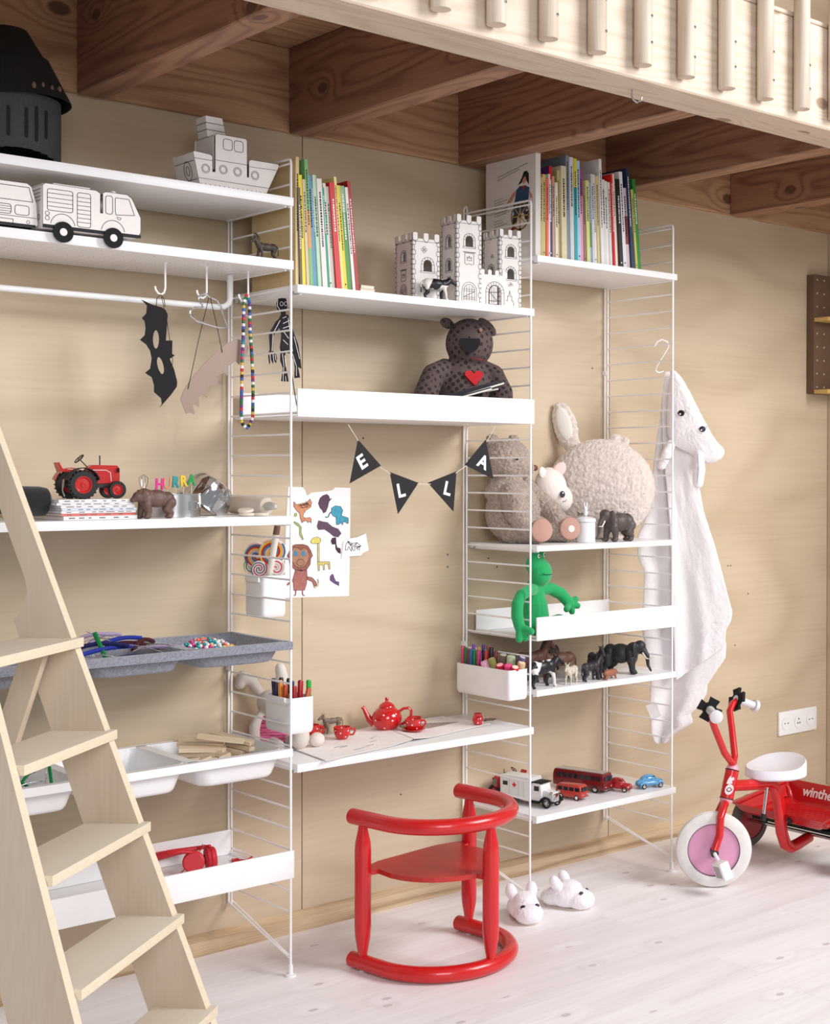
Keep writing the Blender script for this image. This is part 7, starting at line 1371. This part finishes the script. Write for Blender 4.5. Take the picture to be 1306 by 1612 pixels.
# ------------------------------------------------------------------ red child's chair
CM = Vector((.3299, -.327, 0)); an = .1252; cax = Vector((math.sin(an), -math.cos(an), 0)); cla = Vector((math.cos(an), math.sin(an), 0)); CA, CR = .112, .1866
t = thing('child_chair', 'red painted round-frame child chair standing before the desk shelf', 'chair', (CM+cax*.12))
t.location.z = 0; tl = Vector(t.location)
def ring(z):
    P = [CM-cla*CR+cax*CA*i/5 for i in range(5)]
    P += [CM+cax*CA-cla*CR*math.cos(a)+cax*CR*math.sin(a) for a in [math.pi*i/28 for i in range(29)]]
    P += [CM+cla*CR+cax*CA*(4-i)/5 for i in range(5)]
    P = [Vector((p.x, p.y, z))-tl for p in P]; return P
for nm, z in (('floor_hoop', .0215), ('arm_hoop', .378)):
    P = ring(z); e0 = (P[0]-P[1]).normalized(); e1 = (P[-1]-P[-2]).normalized(); PP = [P[0]+e0*.004, P[0]]+P[1:-1]+[P[-1], P[-1]+e1*.004]
    MB().tube(PP, [.016]+[.0195]*(len(PP)-2)+[.016], 20).build(nm, RED, t)
legs = [CM-cla*CR+cax*.040, CM+cla*CR+cax*.040, CM+cax*(CA+CR)]
for p in legs:
    p = Vector((p.x, p.y, 0))-tl
    MB().lathe([(.009, .030), (.011, .040), (.019, .085), (.0205, .11), (.0205, .300), (.019, .320), (.012, .352), (.010, .372)], tuple(p), n=24).build('leg', RED, t)
c0 = CM+cax*CA; SP = []; rs = .158
a_ = [CM-cla*(CR-.012)+cax*.020, CM-cla*(CR-.012)+cax*.052, CM-cla*(CR-.036)+cax*.058]
SP += a_; SP += [c0-cla*rs*math.cos(a)+cax*rs*math.sin(a) for a in [math.pi*x for x in (.0, .06, .12, .18, .24, .30, .36, .42)]]
SP += [CM-cla*.022+cax*(CA+rs+.002), CM-cla*.022+cax*(CA+CR-.01), CM+cla*.022+cax*(CA+CR-.01), CM+cla*.022+cax*(CA+rs+.002)]
SP += [c0+cla*rs*math.cos(a)+cax*rs*math.sin(a) for a in [math.pi*x for x in (.42, .36, .30, .24, .18, .12, .06, .0)]]
SP += [CM+cla*(CR-.036)+cax*.058, CM+cla*(CR-.012)+cax*.052, CM+cla*(CR-.012)+cax*.020, CM+cla*.10-cax*.000, CM-cla*.10-cax*.000]
MB().plate([(p.x-tl.x, p.y-tl.y) for p in SP], [], .236, .248, plane='xy').build('seat', mat('red_seat', (190, 40, 34), .35, coat=.2), t, smooth=False)
q = MB()
for p in legs[:2]: q.lathe([(0, 0), (.008, 0), (.009, .003), (0, .003)], (p.x-tl.x, p.y-tl.y, -.0005), n=14)
q.build('glide', PLAST, t, kind='stuff')
# ------------------------------------------------------------------ bunny slippers
SL = mat('slipper_plush', (246, 240, 244), .95, var=.02, bump=.4, bscale=420, sheen=.5)
def slipper(label, loc, rz):
    t = thing('bunny_slipper', label, 'slipper', loc, rz=R(rz))
    organic('upper', [('e', (.0, 0, .032), (.060, .044, .036)), ('e', (.042, 0, .026), (.042, .041, .029)), ('e', (-.035, 0, .024), (.045, .036, .026)), ('e', (.01, 0, .052), (.036, .034, .026))], SL, t, voxel=.0028, smooth=5, disp=[(160, .0014)])
    MB().prism([(a, b) for a, b in [(x*.070+.002, y*.036) for x, y in [(math.cos(k*.314), math.sin(k*.314)) for k in range(20)]]], .0, .005, plane='xy').build('sole', mat('sole_beige', (196, 184, 172), .8), t)
    for s_ in (-1, 1):
        organic('ear', [('c', [(-.012, s_*.024, .058), (-.022, s_*.030, .072), (-.026, s_*.031, .080)], [.015, .017, .014])], SL, t, voxel=.0024)
        MB().ell((.054, s_*.020, .0490), (.0055, .0075, .004), (0, .9, s_*.3)).build('eye', EN, t)
    MB().ell((.074, 0, .0395), (.003, .0065, .0018), (0, 1.0, 0)).build('nose', INK, t)
slipper('white bunny slipper facing the viewer under the middle ladder, right behind the chair', (.712, -.345, .0), -112)
slipper('white bunny slipper standing alone, to the right of the ladder foot', (.872, -.345, .0), -66)
# ------------------------------------------------------------------ red tricycle with cargo tray
t = thing('tricycle', 'red child tricycle with white seat, pink front wheel disc and cargo tray', 'tricycle', (1.58, -.48, 0)); tl = Vector(t.location)
def wr(*p): return (p[0]-tl.x, p[1]-tl.y, p[2])
def wq(*p): return (p[0]-.034-tl.x, p[1]-.03-tl.y, p[2]+.007)
nw = Vector((-.70, -.714, 0)).normalized(); WC = Vector((1.322, -.500, .1135)); wl2 = WC-tl
PNK = mat('wheel_pink', (226, 160, 194), .45, var=.05, vscale=12); TWH = mat('tyre_white', (232, 228, 224), .7, var=.05, vscale=40)
o = MB().lathe([(.077, -.015), (.098, -.017), (.110, -.011), (.1135, 0), (.110, .011), (.098, .017), (.077, .015)], tuple(wl2), nw, 56).build('front_wheel', TWH, t)
MB().lathe([(0, -.010), (.0765, -.010), (.0765, .010), (0, .010)], tuple(wl2), nw, 48).build('wheel_disc', PNK, o)
q = MB()
for r_ in (.0770, .0775): q.lathe([(r_-.0008, .0152), (r_+.0006, .0156), (r_+.0006, .0150)], tuple(wl2), nw, 56)
q.build('disc_rim', mat('rim_dark', (92, 62, 80), .6), o)
hub = wl2+nw*.043
MB().tube([wl2+nw*.018, wl2+nw*.052], .0125, 18).tube([wl2-nw*.018, wl2-nw*.052], .0125, 18).build('hub_cap', mat('hub_grey', (60, 54, 56), .6), t)
crown = Vector(wq(1.398, -.480, .243))
for s_ in (1, -1): MB().tube([crown+nw*.004*s_, crown+nw*.022*s_+Vector((-.010, 0, -.008)), crown+nw*.037*s_+Vector((-.026, 0, -.034)), wl2+nw*.044*s_+Vector((.022, 0, .048)), wl2+nw*.044*s_+Vector((.0, 0, .006))], .0115, 16).build('fork', RED, t)
HT0, HT1 = Vector(wq(1.402, -.480, .252)), Vector(wq(1.428, -.480, .335)); hd = (HT1-HT0).normalized()
MB().tube([HT0, HT1], .0205, 24).build('head_tube', RED, t)
for a, b, c_ in ((HT0-hd*.014, HT0-hd*.001, 0), (HT1+hd*.001, HT1+hd*.016, 1)): MB().tube([a, a.lerp(b, .5), b], [.015, .0195, .0195] if not c_ else [.0195, .0175, .012], 24).build('bearing_cap', mat('cap_pink', (232, 160, 176), .4), t)
for p in (HT0, HT1-hd*.001): MB().tube([p-hd*.0012, p+hd*.0012], .0215, 24).build('black_ring', TYRE, t)
vn = Vector((-.70, -.71, 0)).normalized(); rt = Vector((vn.y*-1, vn.x, 0))
hm = HT0.lerp(HT1, .5); BM = Matrix.Translation(hm+vn*.0212) @ Matrix(((rt.x, -vn.x, hd.x, 0), (rt.y, -vn.y, hd.y, 0), (0, 0, hd.z, 0), (0, 0, 0, 1)))
MB().plate([(.013*math.cos(k*.524), .016*math.sin(k*.524)-.012) for k in range(12)], [], -.0012, .0, BM).plate([(-.012, .006), (-.004, .004), (.006, .006), (.004, .014), (.010, .018), (.006, .026), (.0, .022), (-.003, .030), (-.007, .024), (-.010, .016)], [], -.0012, 0, BM).build('badge', mat('badge_white', (228, 220, 224), .5), t, smooth=False)
MB().line(arc(0, -.012, .006, 0, 360, 12), .0018, -.0014, M=BM).line(arc(0, -.008, .009, 200, 340, 8), .0020, -.0014, M=BM).build('badge_mark', mat('badge_red', (160, 20, 40), .5), t, smooth=False, kind='stuff')
top = HT1+hd*.014
NB = [wr(1.331, -.534, .404), wr(1.287, -.533, .485), wr(1.266, -.540, .516), wr(1.254, -.545, .542), wr(1.202, -.617, .536)]
FB_ = [wr(1.399, -.515, .383), wr(1.431, -.476, .450), wr(1.456, -.444, .502), wr(1.478, -.437, .522), wr(1.506, -.436, .531), wr(1.572, -.453, .506)]
nearT = [top, Vector(NB[0]), Vector(NB[1]), Vector(NB[2]), Vector(NB[3])]
farT = [top, Vector(FB_[0]), Vector(FB_[1]), Vector(FB_[2]), Vector(FB_[3]), Vector(FB_[4])]
MB().tube(nearT, .0105, 16).build('handlebar_arm', RED, t); MB().tube(farT, .0105, 16).build('handlebar_arm', RED, t)
for P, e in ((nearT, Vector(NB[4])), (farT, Vector(FB_[5]))):
    a = P[-1]; d = (e-a).normalized(); u = d.orthogonal().normalized(); v = d.cross(u)
    MB().tube([a-d*.012, a, e-d*.012, e-d*.011, e, e+d*.004], [.012, .0125, .0115, .0185, .0195, .013], 20).build('grip', mat('grip_white', (222, 220, 222), .5), t)
    mb = MB(); n = 40
    po = []
    for k in range(4):
        g = 1.5708*k+.4
        for da, rr in ((-.42, .038), (-.20, .035), (.20, .035), (.42, .038), (.62, .021), (.95, .021)): po.append((rr*math.cos(g+da), rr*math.sin(g+da)))
    M = Matrix(((u.x, v.x, d.x, 0), (u.y, v.y, d.y, 0), (u.z, v.z, d.z, 0), (0, 0, 0, 1)))
    mb.plate(po, [], -.005, .005, Matrix.Translation(a-d*.006) @ M, plane='xy'); mb.tube([a-d*.010, a+d*.004], .017, 16); mb.build('hand_guard', BLACK, t, smooth=False)
MB().tube([wq(1.418, -.48, .288), wq(1.50, -.48, .278), wq(1.595, -.48, .268), wq(1.622, -.48, .258), wq(1.640, -.48, .225), wq(1.652, -.48, .165), wq(1.662, -.48, .105), wq(1.680, -.48, .066), wq(1.705, -.48, .052), wq(1.74, -.48, .055), wq(1.80, -.48, .068)], [.017, .017, .017, .0185, .019, .019, .019, .019, .0185, .018, .017], 20).build('frame_tube', RED, t)
MF = Matrix.Translation(Vector(wq(1.475, -.4985, .283))) @ Matrix.Rotation(R(90), 4, 'X'); text_obj('Viking', .014, .0006, PAPER, MF, t, 'frame_lettering', bold=.0002) if False else None
q = MB()
for k in range(6): q.box((1.462+k*.006-tl.x, -.4978-tl.y, .280), (1.4655+k*.006-tl.x, -.4970-tl.y, .286))
q.build('frame_decal', PAPER, t, smooth=False, kind='stuff')
# saddle
mb = MB(); rgs = []; sc_ = Vector(wq(1.632, -.48, .287))
for f, z, lift in ((.90, 0, 0), (1.0, .006, 0), (1.0, .026, 1), (.96, .032, 1), (.85, .031, .8), (.55, .024, .5), (0, .020, .3)):
    rg = []
    for k in range(40):
        g = 6.283*k/40; cx_, sy_ = math.cos(g), math.sin(g); rx = .096 if cx_ > 0 else .110; ry = .095*(1-.25*max(0, -cx_)**2)
        px_, py_ = f*rx*cx_, f*ry*sy_; back_ = max(0, cx_+.1)**1.5*.024+.010*abs(sy_)**3*max(0, cx_+.4)
        rg.append(mb.bm.verts.new(sc_+Vector((px_, py_, z+lift*back_*(1 if f > .7 else f)))))
    rgs.append(rg)
for A, B in zip(rgs, rgs[1:]):
    for k in range(40):
        try: mb.bm.faces.new((A[k], A[(k+1) % 40], B[(k+1) % 40], B[k]))
        except ValueError: pass
bmesh.ops.remove_doubles(mb.bm, verts=mb.bm.verts[:], dist=1e-5)
mb.bm.faces.new(rgs[0]) if all(v.is_valid for v in rgs[0]) else None
mb.build('saddle', mat('saddle_white', (238, 234, 240), .5, bump=.25, bscale=300), t, ang=50)
MB().tube([wq(1.575, -.492, .262), wq(1.560, -.492, .180)], .0055, 12).build('stay', CHROME, t); MB().tube([wq(1.5605, -.492, .182), wq(1.557, -.492, .160)], .0085, 12).build('stay_end', TYRE, t)
# cargo tray
TR = mat('tray_red', (196, 20, 26), .3, coat=.3)
mb = MB()
def trp(x0, x1, y0, y1, za, zb_): return [(x0, y0, za), (x1, y0, zb_), (x1, y1, zb_), (x0, y1, za)]
outer = [[Vector(wq(*p)) for p in trp(1.655+k*.035, 1.935-k*.012, -.655+k*.035, -.275-k*.035, z0, z1)] for k, z0, z1 in ((0, .164, .200), (.5, .142, .160), (.9, .132, .135), (1.3, .130, .130))]
inner = [[Vector(wq(*p)) for p in trp(1.655+k*.035+.003, 1.935-k*.012-.003, -.655+k*.035+.003, -.275-k*.035-.003, z0, z1)] for k, z0, z1 in ((1.3, .134, .134), (.9, .136, .139), (.5, .145, .163), (0, .165, .201))]
RG = [[mb.bm.verts.new(p) for p in r_] for r_ in outer+inner]
for A, B in zip(RG, RG[1:]):
    for k in range(4): mb.bm.faces.new((A[k], A[(k+1) % 4], B[(k+1) % 4], B[k]))
mb.bm.faces.new(RG[3]); mb.bm.faces.new(RG[4])
for k in range(4): mb.bm.faces.new((RG[0][k], RG[-1][k], RG[-1][(k+1) % 4], RG[0][(k+1) % 4]))
bmesh.ops.bevel(mb.bm, geom=[e for e in mb.bm.edges if abs(e.verts[0].co.z-e.verts[1].co.z) > .001 and e.calc_length() > .008], offset=.012, segments=3, affect='EDGES')
tray_o = mb.build('cargo_tray', TR, t, ang=40)
q = MB()
for k in range(9): q.cbox(wq(1.73+.018*k, -.465, .1348), (.004, .27, .0012), rot=(0, 0, .35))
q.build('tray_rib', TR, tray_o, kind='stuff')
text_obj('winther', .044, .0008, PAPER, Matrix.Translation(Vector(wq(1.9235, -.425, .175))) @ Matrix.Rotation(R(-90), 4, 'Z') @ Matrix.Rotation(R(82), 4, 'X'), t, 'tray_lettering', bold=.0012, italic=.22)
for y in (-.232, -.712):
    o = MB().lathe([(.060, -.013), (.078, -.014), (.084, -.008), (.085, 0), (.084, .008), (.078, .014), (.060, .013)], wr(1.766, y-.03, .085), (0, 1, 0), 40).build('rear_wheel', mat('tyre_grey', (96, 90, 88), .8), t)
    MB().lathe([(0, -.006), (.0598, -.010), (.0598, .010), (0, .006)], wr(1.766, y-.03, .085), (0, 1, 0), 40).build('wheel_disc', mat('disc_red', (150, 30, 34), .5), o)
MB().tube([wr(1.766, -.252, .085), wr(1.766, -.752, .085)], .006, 12).build('rear_axle', CHROME, t)
MB().cbox(wq(1.80, -.472, .099), (.05, .42, .012), bev=.003).build('axle_housing', TYRE, t)
for x, y in ((1.79, -.43), (1.79, -.53)): MB().cbox(wq(x, y, .115), (.02, .02, .028), bev=.002).build('tray_bracket', RED, t)
q = MB().tube([wq(1.665, -.505, .150), wq(1.668, -.515, .150)], .011, 14).build('locking_knob', TYRE, t)
for s_, ang in ((1, R(-62)), (-1, R(118))):
    a = wl2+nw*.055*s_; d = Vector((-nw.y*math.cos(ang), nw.x*math.cos(ang), math.sin(ang))); b = a+d*.042
    MB().tube([wl2+nw*.050*s_, a, b, b+nw*.010*s_], .0055, 12).build('crank', PLAST, t)
    c_ = b+nw*.040*s_; Mq = Matrix.Translation(c_) @ Matrix(((nw.x, -nw.y, 0, 0), (nw.y, nw.x, 0, 0), (0, 0, 1, 0), (0, 0, 0, 1))) @ Matrix.Rotation(R(20), 4, 'X') @ Matrix.Rotation(R(28), 4, 'Z')
    MB().box((-.026, -.016, -.027), (.026, .016, .027), Mq, bev=.007).build('pedal', PLAST, t)
    q = MB()
    for k in range(5): q.box((-.016+k*.007, -.0166, -.018), (-.013+k*.007, -.0160, .018), Mq)
    q.build('pedal_slot', mat('slot_grey', (120, 116, 110), .6), t, kind='stuff')
